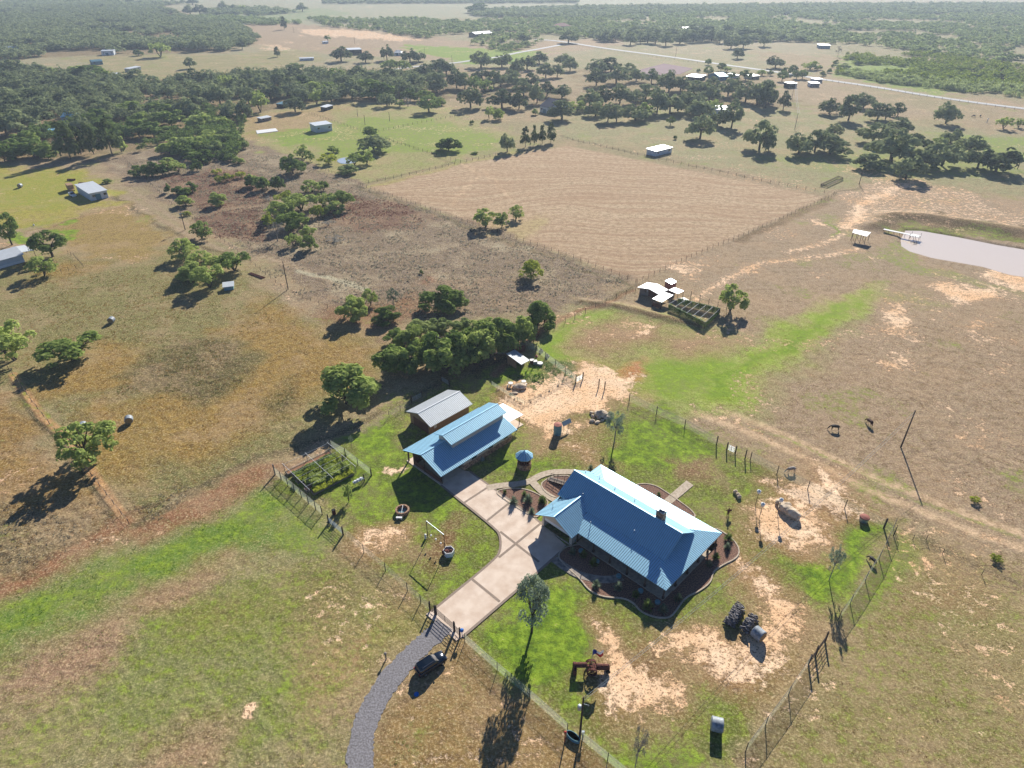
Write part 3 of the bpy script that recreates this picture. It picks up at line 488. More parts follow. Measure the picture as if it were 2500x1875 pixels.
def ribbon(pts, wd, closed=False):
    P = [Vector((p[0], p[1])) for p in pts]; Ls = []; Rs = []
    for i, p in enumerate(P):
        d = (P[min(i + 1, len(P) - 1)] - P[max(i - 1, 0)]).normalized(); nn = Vector((-d.y, d.x)); Ls.append(p + nn * wd / 2); Rs.append(p - nn * wd / 2)
    return Ls, Rs
def smooth(pts, k=3):
    for _ in range(k):
        q = [pts[0]]
        for a, b in zip(pts[:-1], pts[1:]): q += [(a[0] * .75 + b[0] * .25, a[1] * .75 + b[1] * .25), (a[0] * .25 + b[0] * .75, a[1] * .25 + b[1] * .75)]
        pts = q + [pts[-1]]
    return pts
def smoothc(pts, k=2):
    for _ in range(k):
        q = []
        for i in range(len(pts)):
            a = pts[i]; b = pts[(i + 1) % len(pts)]; q += [(a[0] * .75 + b[0] * .25, a[1] * .75 + b[1] * .25), (a[0] * .25 + b[0] * .75, a[1] * .25 + b[1] * .75)]
        pts = q
    return pts
def strip(mb, pts, wd, z0, z1):
    Ls, Rs = ribbon(pts, wd)
    for i in range(len(Ls) - 1): mb.prism([tuple(Ls[i]), tuple(Rs[i]), tuple(Rs[i + 1]), tuple(Ls[i + 1])], z0, z1)
def W2(t, pts, z=0): return [tuple(gp(t, *p, z))[:2] for p in pts]
# ------------------------------------------------------------------ paved and gravelled ground
drive = [(1076, 1184), (1210.8, 1290.5), (1218, 1308), (1220, 1330), (1216, 1352), (1207.6, 1366.5), (1068.4, 1480.4), (1040, 1499), (1114, 1564), (1134.8, 1550), (1300, 1408), (1351, 1365), (1384, 1333), (1327, 1283), (1302.6, 1261.7), (1146.6, 1151), (1128, 1148), (1100, 1130), (1030, 1150), (1000, 1125), (990, 1122), (1000, 1130)]
dr = W2('S', drive[:18]); sheet('driveway', dr, .02, M['concrete'], .25); flat(dr, -.12)
MB_ = MB()
def gseg(a, b, w_=.45, z=.026): strip(MB_, W2('S', [a, b]), w_, z - .02, z)
edgeL = smooth(W2('S', [(1076, 1184), (1210.8, 1290.5), (1222, 1310), (1222, 1345), (1207.6, 1366.5), (1068.4, 1480.4), (1052, 1493)]), 2)
cen = Vector(tuple(gp('S', 1180, 1400))[:2])
strip(MB_, edgeL, .42, .005, .0265); strip(MB_, W2('S', [(1146.6, 1151), (1302.6, 1261.7), (1327, 1283)]), .42, .005, .0265); strip(MB_, W2('S', [(1130, 1554), (1300, 1408), (1384, 1333)]), .42, .005, .0265)
for a, b in [((1130.8, 1229), (1189, 1191)), ((1187, 1273), (1246, 1226)), ((1152.2, 1413.9), (1220.3, 1469.3)), ((1221, 1298), (1316, 1372))]: gseg(a, b)
gseg((1218, 1361), (1330, 1270), .45, .0215 + .008); MB_.build('driveway_border', M['band'])['kind'] = 'structure'
wk = smooth(W2('K', [(1055, 1290), (1180, 1262), (1400, 1245), (1530, 1215), (1620, 1155), (1760, 1112), (1990, 1112), (2100, 1130)]), 3); m1 = MB(); strip(m1, wk, 1.5, -.2, .03)
wk2 = smooth(W2('K', [(1545, 1215), (1590, 1270), (1680, 1350), (1800, 1420)]), 3); strip(m1, wk2, 1.5, -.2, .034); o = m1.build('walkway', M['walk']); tag(o, kind='structure'); flat([tuple(a) for a in ribbon(wk, 2.4)[0]] + [tuple(a) for a in reversed(ribbon(wk, 2.4)[1])], -.1)
m1 = MB(); ws = smooth(W2('L', [(215, 1065), (330, 1150), (450, 1220), (620, 1262), (760, 1270), (880, 1240)]), 3); strip(m1, ws, 1.5, -.2, .035); o = m1.build('flagstone_path', M['flag']); tag(o, kind='structure')
bw = W2('L', [(1290, 485), (1355, 530), (1582, 342), (1512, 294)]); sheet('back_walkway', bw, .04, M['walk'], .3)
for i, pts in enumerate([smoothc(W2('K', [(1135, 1325), (1300, 1288), (1480, 1300), (1620, 1360), (1745, 1445), (1620, 1590), (1565, 1612), (1380, 1500), (1240, 1410)])), smoothc(W2('K', [(1632, 1250), (1690, 1200), (1780, 1155), (2000, 1155), (2000, 1400), (1800, 1400), (1690, 1340)])),
        smoothc(W2('L', [(340, 925), (235, 1030), (330, 1140), (460, 1250), (560, 1380), (700, 1440), (900, 1448), (1000, 1500), (1060, 1580), (1200, 1640), (1350, 1645), (1420, 1560), (1500, 1440), (1640, 1380), (1755, 1290), (1770, 1190), (1870, 1120), (2000, 1060), (2038, 990), (1990, 890), (1890, 810), (1770, 745), (1500, 900), (800, 900)])),
        smoothc(W2('L', [(1000, 325), (1190, 328), (1340, 425), (1430, 488), (1570, 590), (1612, 665), (1400, 700), (1000, 420)]))]):
    o = sheet('gravel_bed', pts, .005 - i * .0005, M['bed'], .2); o.name = 'gravel_bed'; flat(pts, -.1)
    m1 = MB(); q = pts + [pts[0]]; strip(m1, q, .22, -.1, .09); e = m1.build('bed_edging', M['walk']); tag(e, kind='structure')
gr = smooth(W2('N', [(745, 235), (690, 290), (620, 350), (520, 440), (400, 560), (290, 700), (190, 860), (120, 1020), (90, 1180), (95, 1400), (110, 1800)]), 3); gr = [(x_, y_) for x_, y_ in gr]; rj = random.Random(2); Lg_, Rg_ = ribbon(gr, 3.0); Lg_ = [tuple(p + (p - q) * rj.uniform(-.03, .10)) for p, q in zip(Lg_, Rg_)]; Rg_ = [tuple(q + (q - Vector(p)) * rj.uniform(-.03, .10)) for p, q in zip(Lg_, Rg_)]; m1 = MB(); [m1.prism([Lg_[i_], Rg_[i_], Rg_[i_ + 1], Lg_[i_ + 1]], -.2, .03) for i_ in range(len(Lg_) - 1)]; o = m1.build('gravel_road', M['gravel']); tag(o, 'grey gravel access road curving to the gate', 'road', kind='structure'); flat([tuple(a) for a in ribbon(gr, 3.6)[0]] + [tuple(a) for a in reversed(ribbon(gr, 3.6)[1])], -.03)
sheet('pond_water', PONDW, -.35, M['water'], .1)
sp = smoothc(W2('B', [(690, 1385), (740, 1360), (800, 1362), (900, 1370), (890, 1390), (830, 1410), (730, 1415)])); sheet('small_pond_water', sp, .12, M['water2'], .1)
m1 = MB(); strip(m1, smooth(W2('C', [(200, 340), (400, 352), (800, 418), (1400, 495), (1800, 555), (2206, 610)]) + W2('D', [(200, 640), (500, 690), (900, 745), (1400, 830), (1900, 900), (2400, 960)]), 2), 7, .05, .16); o = m1.build('road', M['asphalt']); tag(o, 'pale country road crossing behind the oak groves', 'road', kind='structure')
m1 = MB(); strip(m1, smooth(W2('C', [(430, 385), (300, 410), (-40, 470)]) + W2('B', [(2150, 485), (1900, 515), (1700, 545), (1500, 560), (1000, 620)]), 2), 6.5, .02, .14); o = m1.build('road', M['asphalt']); tag(o, kind='structure')
sheet('riding_arena', W2('C', [(1085, 605), (1310, 548), (1560, 590), (1450, 640), (1250, 650), (1130, 640)]), .1, M['purple'], .2)
# ------------------------------------------------------------------ main house
HA = Vector((23.85, 69.5, 0)); HR = R(-44.3)
def hw(x, y, z=0): return HA + Matrix.Rotation(HR, 3, 'Z') @ Vector((x, y, z))
shaded_seam = mat('shaded_roof_seam', (120, 136, 148), .5, .6, .1, 2)  # darker than the roof sheets: shade on the rib sides put into the colour
H_ = thing('ranch_house', 'large ranch house with pale metal roof, brick chimney and garage wing', 'house', tuple(HA), HR)
b = MB(); RM = [M['roof'], shaded_seam]; ZE = 2.8; s_ = .245; ZB = ZE + s_ * 4.4; YB = 4.4; YF = 17.15 - 4.4; YR = 8.575; ZR = 6.75
# near porch skirt, right skirt, far skirt
ribbed(b, [(-19.0, 0, ZE), (0, 0, ZE), (-4.4, 4.4, ZB), (-19.0, 4.4, ZB)], (0, -1, 0), .4)
ribbed(b, [(0, 0, ZE), (0, 17.15, ZE), (-4.4, YF, ZB), (-4.4, YB, ZB)], (1, 0, 0), .4)
ribbed(b, [(0, 17.15, ZE), (-26.1, 17.15, ZE), (-21.7, YF, ZB), (-4.4, YF, ZB)], (0, 1, 0), .4)
ribbed(b, [(-26.1, 17.15, ZE), (-26.1, YF, ZE), (-21.7, YF, ZB)], (-1, 0, 0), .4)
o = b.build('porch_roof', RM, H_)
b = MB(); ribbed(b, [(-25.85, YB - .3, ZB - .1), (-3.0, YB - .3, ZB - .1), (-3.0, YR, ZR), (-25.85, YR, ZR)], (0, -1, 0), .36, .035, .05); ribbed(b, [(-3.0, YF + .3, ZB - .1), (-25.85, YF + .3, ZB - .1), (-25.85, YR, ZR), (-3.0, YR, ZR)], (0, 1, 0), .36, .035, .05)
b.mi(0).bx(-25.85, -3.0, YR - .12, YR + .12, ZR - .02, ZR + .08)
mr = (ZR - ZB) / (YR - YB); ribbed(b, [(-25.85, -0.3, ZB - mr * 4.4 - .1 + 1.55), (-25.0, -.3, ZB - mr * 4.4 + 1.45), (-25.0, 0, ZB - mr * 4.4 + 1.5), (-25.85, 0, ZB - mr * 4.4 + 1.5)], (0, -1, 0), 5)
rf = b.build('main_roof', RM, H_)
b = MB(); GX = -21.65; ZG = 5.0
ribbed(b, [(-25.9, -1.75, 2.75), (GX, -1.75, ZG), (GX, 6.2, ZG), (-25.9, 6.2, 2.75)], (-1, 0, -.5), .4); ribbed(b, [(GX, -1.75, ZG), (-17.55, -1.75, 2.8), (-17.55, 2.6, 2.8), (GX, 6.2, ZG)], (1, 0, -.5), .4)
b.mi(0).bx(GX - .1, GX + .1, -1.75, 6.0, ZG - .02, ZG + .07); b.build('garage_roof', RM, H_)
b = MB(); b.bx(-25.0, -3.6, 3.0, 14.6, 0, 2.9); b.build('wall', M['redwood'], H_)
b = MB(); b.add([(-25.3, 3.2, 2.9), (-25.3, 14.0, 2.9), (-25.3, YR, ZR - .3)], [(0, 1, 2)]); b.build('gable', M['cream'], H_); b = MB(); b.add([(-5.2, 5, ZB - .1), (-5.2, YF - .6, ZB - .1), (-5.2, YR, ZR - .25)], [(0, 1, 2)])
b.build('gable', M['cream'], H_)
b = MB(); b.bx(-25.0, -24.6, -.8, 3.05, 0, 2.75); b.bx(-18.75, -18.2, -.8, 3.0, 0, 2.75); b.bx(-25.0, -18.2, -.8, -.55, 2.35, 3.0); b.add([(-25.0, -.8, 3.0), (-18.2, -.8, 3.0), (GX, -.8, ZG - .25)], [(0, 1, 2)]); b.add([(-25.0, -.55, 3.0), (-18.2, -.55, 3.0), (GX, -.55, ZG - .25)], [(0, 1, 2)])
b.build('garage_wall', M['cream'], H_)
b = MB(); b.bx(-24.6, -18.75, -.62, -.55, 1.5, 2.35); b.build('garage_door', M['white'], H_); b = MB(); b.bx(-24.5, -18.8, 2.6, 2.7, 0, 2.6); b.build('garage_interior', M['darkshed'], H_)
b = MB(); b.bx(-25, -17.9, -1.0, -.8, -.05, .12); b.bx(-17.9, -.3, .2, 3.0, -.05, .15); b.bx(-3.6, -.2, 3.0, 16.9, -.05, .15); b.bx(-24, -.2, 14.6, 16.9, -.05, .15); b.build('porch_slab', M['walk'], H_)
for x, y in [(-18, .5), (-14.5, .5), (-11, .5), (-7.5, .5), (-4, .5), (-.5, .5), (-.5, 4), (-.5, 7.5), (-.5, 11), (-.5, 14), (-.5, 16.6), (-6, 16.6), (-12, 16.6), (-18, 16.6), (-24, 16.6)]:
    b = MB(); b.tube((x, y, 0), (x, y, 2.78), .13, .13, 8); b.tube((x, y, 0), (x, y, .5), .22, .22, 8); b.build('porch_post', M['timber'], H_)
b = MB(); b.bx(-.45, -.35, 9.4, 16.4, 1.6, 2.6); b.build('porch_screen', M['cream'], H_)
for x, wd in [(-16, 1.6), (-12.4, 1.2), (-8, 1.8), (-5, 1.2)]:
    b = MB(); b.bx(x, x + wd, 2.93, 3.02, .9, 2.2); f = b.build('window', M['white'], H_); b = MB(); b.bx(x + .1, x + wd - .1, 2.9, 2.94, 1.0, 2.1); b.build('pane', M['glass'], f)
b = MB(); b.bx(-10.3, -9.3, 2.92, 3.02, .15, 2.3); b.build('door', M['brown'], H_)
b = MB(); b.bx(-8.5, -7.2, 9.0, 10.2, 4, 8.0); ch = b.build('chimney', M['stone'], H_); b = MB(); b.bx(-8.65, -7.05, 8.85, 10.35, 8.0, 8.18); b.bx(-8.2, -7.5, 9.3, 9.9, 8.18, 8.5); b.bx(-8.4, -7.3, 9.1, 10.1, 8.5, 8.56); b.build('chimney_cap', M['galv'], ch)
b = MB(); b.bx(-8.5, -7.2, 8.6, 9.0, 6.2, 6.85); b.build('chimney_flashing', M['galv'], ch)
for x, y, z, h in [(-22.6, 12.2, 4.5, .8), (-20.8, 9.5, 6.2, .5), (-18.6, 11.5, 5.0, 1.3), (-14, 11, 5.4, .5), (-21.5, 5.9, 5.1, .4), (-9.9, 5.2, 4.6, .5), (-16.6, 2.0, 3.3, 1.4), (-24.2, 1, 3.6, .9), (-25, 11, 5.1, .6)]:
    b = MB(); b.tube((x, y, z - .3), (x, y, z + h), .07, .07, 8); b.build('vent_pipe', M['chrome'], H_)
for x in (-19, -16.4, -13, -8.5, -4.2, -1.0):   # blue pots along the porch
    p = hw(x + .4, -.9 if x > -17 else 0.2); t = thing('planter_pot', 'round blue-grey glazed pot standing along the shaded front porch', 'plant pot', tuple(p), 0, 'blue pots along the front porch'); b = MB(); b.lathe((0, 0, 0), [(.25, 0), (.42, .15), (.45, .5), (.38, .62), (.3, .6)], 14); b.build('pot', M['tankblue'], t, True); b = MB(); b.lathe((0, 0, 0), [(.33, .57), (0, .6)], 12); b.build('soil', M['soil'], t)
# ramp / steps with rails on the near left of the house
t = thing('entry_ramp', 'timber entry ramp with hand rails between the gravel beds and the house', 'ramp', tuple(gp('K', 1730, 1190)), R(-33)); b = MB(); b.box((2.2, 0, .35), (4.6, 1.2, .12), 0, 0, R(-7)); b.build('deck', M['greywood'], t)
for s in (-1, 1):
    b = MB(); b.tube((0, s * .65, .9), (4.5, s * .65, 1.5), .05); b.tube((0, s * .65, .5), (4.5, s * .65, 1.1), .04); [b.tube((k, s * .65, 0), (k, s * .65, .95 + k * .13), .05) for k in (0, 1.5, 3, 4.5)]; b.build('rail', M['greywood'], t)
# ------------------------------------------------------------------ workshop
WA = Vector((-13.3, 96, 0)); WR = R(45.9)
def ww(x, y, z=0): return WA + Matrix.Rotation(WR, 3, 'Z') @ Vector((x, y, z))
Wk = thing('workshop_building', 'long workshop with raised monitor along its metal roof, beside the driveway', 'workshop', tuple(WA), WR)
b = MB(); k = .393; ribbed(b, [(-.1, 0, 3.2), (20.7, 0, 3.2), (20.7, 5.8, 5.2), (-.1, 5.8, 5.2)], (0, -1, 0), .4); ribbed(b, [(20.7, 11.6, 3.2), (-.1, 11.6, 3.2), (-.1, 5.8, 5.2), (20.7, 5.8, 5.2)], (0, 1, 0), .4); b.mi(0).bx(-.1, 20.7, 5.7, 5.9, 5.17, 5.27); b.build('main_roof', RM, Wk)
b = MB(); ribbed(b, [(5.4, 3.1, 6.0), (20.75, 3.1, 6.0), (20.75, 5.75, 6.9), (5.4, 5.75, 6.9)], (0, -1, 0), .4); ribbed(b, [(20.75, 8.4, 6.0), (5.4, 8.4, 6.0), (5.4, 5.75, 6.9), (20.75, 5.75, 6.9)], (0, 1, 0), .4); b.mi(0).bx(5.4, 20.75, 5.66, 5.84, 6.88, 6.96); b.build('monitor_roof', RM, Wk)
b = MB(); b.prism([(6.2, 3.7), (20.2, 3.7), (20.2, 7.8), (6.2, 7.8)], 4.0, 6.12); 
for x in (6.2, 20.2): b.add([(x, 3.7, 6.1), (x, 7.8, 6.1), (x, 5.75, 6.75)], [(0, 1, 2)])
b.build('monitor_wall', M['cream'], Wk)
b = MB(); b.bx(6.6, 20.2, 1.15, 10.6, 1.3, 3.35); b.build('upper_wall', M['cream'], Wk); b = MB(); b.bx(6.55, 20.25, 1.1, 10.65, 0, 1.3); b.build('stone_base', M['stone'], Wk)
b = MB(); b.add([(20.22, 1.2, 3.3), (20.22, 10.5, 3.3), (20.22, 5.8, 5.05)], [(0, 1, 2)]); b.build('gable', M['cream'], Wk); b = MB(); b.add([(6.58, 1.2, 3.3), (6.58, 10.5, 3.3), (6.58, 5.8, 5.05)], [(0, 1, 2)]); b.build('gable', M['cream'], Wk)
b = MB(); b.bx(6.48, 6.6, 2.2, 9.4, .02, 2.9); b.build('workshop_door', M['brown'], Wk); b = MB(); b.bx(.9, 6.5, 9.6, 9.75, 0, 3.0); b.bx(.95, 1.05, 1.4, 9.7, 0, 1.1); b.build('porch_side_wall', M['redwood'], Wk)
for x in (8.6, 13.2, 17.6):
    b = MB(); b.bx(x, x + 1.5, 1.05, 1.16, 1.45, 2.45); f = b.build('window', M['white'], Wk); b = MB(); b.bx(x + .08, x + 1.42, 1.02, 1.06, 1.52, 2.38); b.build('pane', M['glass'], f)
for x, y in [(1.0, 1.3), (1.0, 11.4), (1.0, 6.3)]: b = MB(); b.bx(x - .12, x + .12, y - .12, y + .12, 0, 3.25 + (.9 if y == 6.3 else 0)); b.build('porch_post', M['timber'], Wk)
b = MB(); b.bx(.9, 1.1, 1.2, 11.5, 2.95, 3.2); b.bx(.9, 6.5, 1.2, 1.4, 2.9, 3.15); b.tube((1, 1.3, 3.1), (1, 5.8, 4.9), .09); b.tube((1, 10.3, 3.1), (1, 5.8, 4.9), .09); b.tube((1, 5.8, 3.1), (1, 5.8, 5.2), .09); b.build('porch_truss', M['timber'], Wk)
b = MB(); b.slab([(20.7, 3.4, 2.95), (26.1, 3.4, 2.6), (26.1, 9.6, 2.6), (20.7, 9.6, 2.95)], .1); b.build('rear_porch_roof', M['roofw'], Wk); 
for y in (3.9, 9.2): b = MB(); b.tube((25.4, y, 0), (25.4, y, 2.6), .08); b.build('rear_porch_post', M['timber'], Wk)
b = MB(); b.bx(20.2, 26.1, 3.3, 9.6, -.2, .06); b.bx(.6, 6.5, 1.1, 11.7, -.2, .05); b.build('slab', M['concrete'], Wk)
b = MB(); b.bx(11.0, 11.7, .55, 1.0, .05, .7); b.build('cooling_unit', M['galv'], Wk)
# ------------------------------------------------------------------ garage shed behind it
t = thing('garage_shed', 'gable roofed metal shed with brown roll-up door behind the workshop', 'shed', tuple(ww(9.2, 14.2)), WR); b = MB(); ribbed(b, [(0, 0, 2.6), (12.1, 0, 2.6), (12.1, 4.15, 4.1), (0, 4.15, 4.1)], (0, -1, 0), .4); ribbed(b, [(12.1, 8.3, 2.6), (0, 8.3, 2.6), (0, 4.15, 4.1), (12.1, 4.15, 4.1)], (0, 1, 0), .4); b.mi(0).bx(0, 12.1, 4.05, 4.25, 4.07, 4.16); b.build('roof', [M['shedroof'], shaded_seam], t)
b = MB(); b.bx(.4, 11.7, .9, 7.4, 0, 2.85)
for x in (.4, 11.7): b.add([(x, .9, 2.8), (x, 7.4, 2.8), (x, 4.15, 3.98)], [(0, 1, 2)])
b.build('wall', M['tan'], t); b = MB(); b.bx(.33, .45, 1.3, 6.2, .02, 2.2); b.build('roll_up_door', M['brown'], t); b = MB(); b.bx(1.6, 2.3, .82, .92, 1.0, 2.1); b.build('window', M['white'], t)
# ------------------------------------------------------------------ gazebo
t = thing('well_house_gazebo', 'octagonal gazebo with blue-grey metal cone roof, wooden lattice windows and round stone base', 'gazebo', (2.42, 102.8, 0)); n8 = 8; b = MB(); rim = [(1.85 * math.cos(R(22.5 + 45 * i)), 1.85 * math.sin(R(22.5 + 45 * i)), 2.75) for i in range(8)]
for i in range(8): ribbed(b, [rim[i], rim[(i + 1) % 8], (0, 0, 4.0)], Vector((rim[i][0] + rim[(i + 1) % 8][0], rim[i][1] + rim[(i + 1) % 8][1], -1)), .45, .035, .05, .08)
b.mi(0).lathe((0, 0, 0), [(.15, 3.95), (.12, 4.15), (0, 4.3)], 8); b.build('roof', RM, t)
b = MB(); b.lathe((0, 0, 0), [(1.45, 0), (1.4, 1.1), (1.2, 1.12)], 24); b.build('stone_base', M['stone'], t)
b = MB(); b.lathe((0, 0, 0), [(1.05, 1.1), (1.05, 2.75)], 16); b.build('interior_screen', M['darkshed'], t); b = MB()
for i in range(16): a = R(22.5 * i); b.box((1.25 * math.cos(a), 1.25 * math.sin(a), 1.95), (.1, .1 if i % 2 else .16, 1.7), a)
for z in (1.5, 1.95, 2.4): b.lathe((0, 0, z), [(1.28, 0), (1.28, .06), (1.2, .06), (1.2, 0)], 16)
b.build('window_lattice', M['redwood'], t)
# ------------------------------------------------------------------ yard things
def rock(loc, r, sc, seed, label, group=None, rz=0): 
    b = MB(); b.ico((0, 0, r * sc[2] * .55), r, 3, sc, .10, seed); o = b.build('boulder', M['rock'], None, False); o.location = loc; o.rotation_euler = (0, 0, rz); tag(o, label, 'rock', group); return o
t = thing('stone_fire_pit', 'round stone ring fire pit on the lawn beside the workshop shadow', 'fire pit', tuple(gp('K', 145, 1545))); b = MB(); b.lathe((0, 0, 0), [(1.3, 0), (1.32, .62), (1.28, .68), (.98, .68), (.95, .6), (.95, .05), (0, .04)], 28); b.build('stone_ring', M['stone'], t); b = MB(); b.lathe((0, 0, 0), [(.9, .12), (0, .14)], 20); b.build('basin', M['tankblue'], t); b = MB(); b.tube((0, -1.0, .7), (0, 1.0, .7), .04); b.build('grill_bar', M['chrome'], t)
t = thing('stone_bench', 'white curved stone bench in front of the round fire pit', 'bench', tuple(gp('K', 110, 1625)), R(-3)); b = MB(); b.box((0, 0, .42), (1.1, .4, .1)); b.build('seat', M['white'], t)
for s in (-1, 1): b = MB(); b.box((s * .38, 0, .19), (.15, .3, .38)); b.build('leg', M['white'], t)
t = thing('tower_frame', 'tall thin metal frame of two posts and a pale crossbar on the lawn', 'swing frame', (0, 0, 0)); A_ = gp('J', 1405, 838); B_ = gp('J', 1538, 945); zt = 4.2
for p in (A_, B_): b = MB(); b.tube((p.x, p.y, 0), (p.x, p.y, zt), .06); b.build('post', M['post'], t)
b = MB(); b.tube((A_.x, A_.y, zt), (B_.x, B_.y, zt), .08); b.build('crossbar', M['galv'], t); t.location = (0, 0, 0)
for i, (x, y) in enumerate([(1437, 822), (1472, 858), (1510, 885)]):
    p = A_.lerp(B_, (.22, .5, .78)[i]); b = MB(); b.tube((0, 0, -2.6), (0, 0, 0), .012); b.lathe((0, 0, -2.9), [(.03, 0), (.14, .1), (.16, .3), (0, .36)], 10); o = b.build('hanging_target', M['white']); o.location = (p.x, p.y, zt); tag(o, 'small white target hanging by a thin line from the metal frame crossbar', 'target', 'white targets under the metal frame')
b = MB(); b.lathe((0, 0, 0), [(.2, 0), (.22, .35), (.16, .7), (.2, .9), (0, .95)], 14); o = b.build('garden_urn', M['white'], None, True); o.location = gp('J', 1403, 838) + Vector((-.35, .1, 0)); tag(o, 'white garden urn at the foot of the left post of the metal frame', 'urn')
t = thing('hexagonal_planter', 'hexagonal whitewashed timber planter box holding dark rocks on the lawn', 'planter', tuple(gp('J', 1568, 955)), R(10)); b = MB()
for i in range(6): a = R(60 * i + 30); b.box((.8 * math.cos(a), .8 * math.sin(a), .5), (.1, .95, 1.0), a)
b.build('sides', M['white'], t); b = MB(); [b.ico((random.Random(i).uniform(-.4, .4), random.Random(i + 9).uniform(-.4, .4), .75), .3, 1, (1, 1, .8), .1, i) for i in range(5)]; b.build('rock_fill', M['rust'], t)
b = MB(); b.ico((0, 0, .5), .6, 2, (1, .7, 1), .15, 3); o = b.build('dark_rock', M['rust']); o.location = gp('J', 1540, 960); tag(o, 'dark purple-brown rock leaning on the hexagonal planter', 'rock')
def drum(name, label, cat, loc, r, h, m, lid=None, mlid=None):
    t = thing(name, label, cat, tuple(loc)); b = MB(); b.lathe((0, 0, 0), [(r, 0), (r, h * .33), (r * 1.04, h * .35), (r, h * .37), (r, h * .66), (r * 1.04, h * .68), (r, h * .7), (r, h)], 18); b.build('body', m, t, False)
    b = MB(); b.lathe((0, 0, 0), [(r * 1.05, h), (r * 1.02, h + .06), (0, h + (.25 if lid else .06))], 18); b.build('lid', mlid or m, t); return t
drum('burn_barrel', 'rusty dark red steel barrel on the grass near the metal gate', 'barrel', gp('J', 682, 648), .34, 1.0, M['rust'], mlid=M['black'])
drum('cistern', 'blue-grey water tank with round red-topped lid standing on the lawn', 'water tank', gp('H', 667, 1292), .85, 2.4, M['tankblue'], 1, M['terracotta'])
t = thing('billboard_sign', 'tilted pale blue panel on posts behind the blue-grey water tank', 'panel', tuple(gp('H', 735, 1250)), R(38)); b = MB(); b.box((0, 0, 1.6), (2.4, .08, 1.0), 0, R(-30)); b.build('panel', M['galv'], t)
for s in (-.7, .7): b = MB(); b.tube((s, 0, 0), (s, 0, 1.5), .05); b.build('post', M['post'], t)
t = thing('round_planter', 'round whitewashed tub planter with terracotta red top inside the east fence corner', 'planter', tuple(gp('M', 1128, 335))); b = MB(); b.lathe((0, 0, 0), [(.72, 0), (.8, .8), (.85, .85)], 20); b.build('tub', M['galv'], t); b = MB(); b.lathe((0, 0, 0), [(.88, .85), (.8, 1.0), (.4, 1.12), (0, 1.15)], 20); b.build('lid', M['terracotta'], t)
for i, (x, y, r, sc) in enumerate([(1000, 1150, 1.25, (1.3, .9, .7)), (930, 1135, .5, (1, 1, .8)), (940, 1160, .5, (1.1, .8, .7)), (935, 1195, .6, (1.1, .8, .6)), (975, 1205, .6, (1.2, .8, .5)), (1050, 1170, .8, (.9, 1.2, .6)), (985, 1170, .45, (1, 1, .9)), (1010, 1190, .5, (1.3, .7, .5)), (1060, 1140, .45, (1, .8, .6))]):
    rock(gp('H', x, y) - Vector((0, 0, .1)), r, sc, i, ['large flat topped boulder crowning the rock pile by the leafless tree', 'pale boulder in the rock pile around the large flat topped one'][i > 0], None if i == 0 else 'small boulders of the rock pile', i)
rock(gp('M', 640, 295), 1.3, (.8, 1.35, .75), 21, 'big smooth grey boulder, right one of the long pair on the sandy yard', None, .5); rock(gp('M', 597, 258), 1.15, (1.1, 1.0, .8), 22, 'rough tan boulder in the middle of the long pair on the sandy yard', None, .3); rock(gp('M', 555, 218), .7, (1, .8, .8), 23, 'small pale rock at the left tip of the long boulder pair', None, .3)
for i, (x, y) in enumerate([(280, 165), (262, 145), (288, 180)]): rock(gp('M', x, y), .45, (1, .8, .9), 30 + i, 'small stone heaped on the green patch east of the house', 'stones heaped on the green patch')
# boxes on posts (bird houses)
for i, (x, y, tx, ty, l) in enumerate([(602, 422, 0, 0, 0), (655, 605, 0, 0, 0), (912, 540, 0, 0, 0)]):
    p = gp('Z', x, y); h = 3.0; t = thing('nest_box_pole', ['small white nest box on a thin pole, farther one left of the boulders', 'white nest box on a tall thin pole with round top, nearest the house corner', 'white box on a pole above the left end of the boulder pair'][i], 'bird house', (p.x, p.y, 0)); b = MB(); b.tube((0, 0, 0), (0, 0, h), .05); b.build('pole', M['post'], t); b = MB(); b.box((0, 0, h + .25), (.5, .5, .5)); b.lathe((0, 0, h + .5), [(.4, 0), (0, .28)], 8); b.build('box', M['white'], t)
# statue figure
t = thing('metal_statue', 'dark metal silhouette statue standing on the lawn edge behind the house', 'statue', tuple(gp('M', 212, 300))); b = MB(); b.tube((-.15, 0, 0), (-.08, 0, .8), .07, .1); b.tube((.15, 0, 0), (.08, 0, .8), .07, .1); b.lathe((0, 0, 0), [(.2, .75), (.26, 1.0), (.28, 1.3), (.1, 1.45), (.08, 1.5), (.13, 1.6), (.12, 1.75), (0, 1.8)], 12, 1, .7); b.tube((-.25, 0, 1.32), (-.35, .25, .95), .06); b.tube((.25, 0, 1.32), (.42, .2, 1.1), .06); b.ico((.45, .25, 1.05), .25, 2, (1, .4, 1)); b.build('figure', M['rust'], t, True)
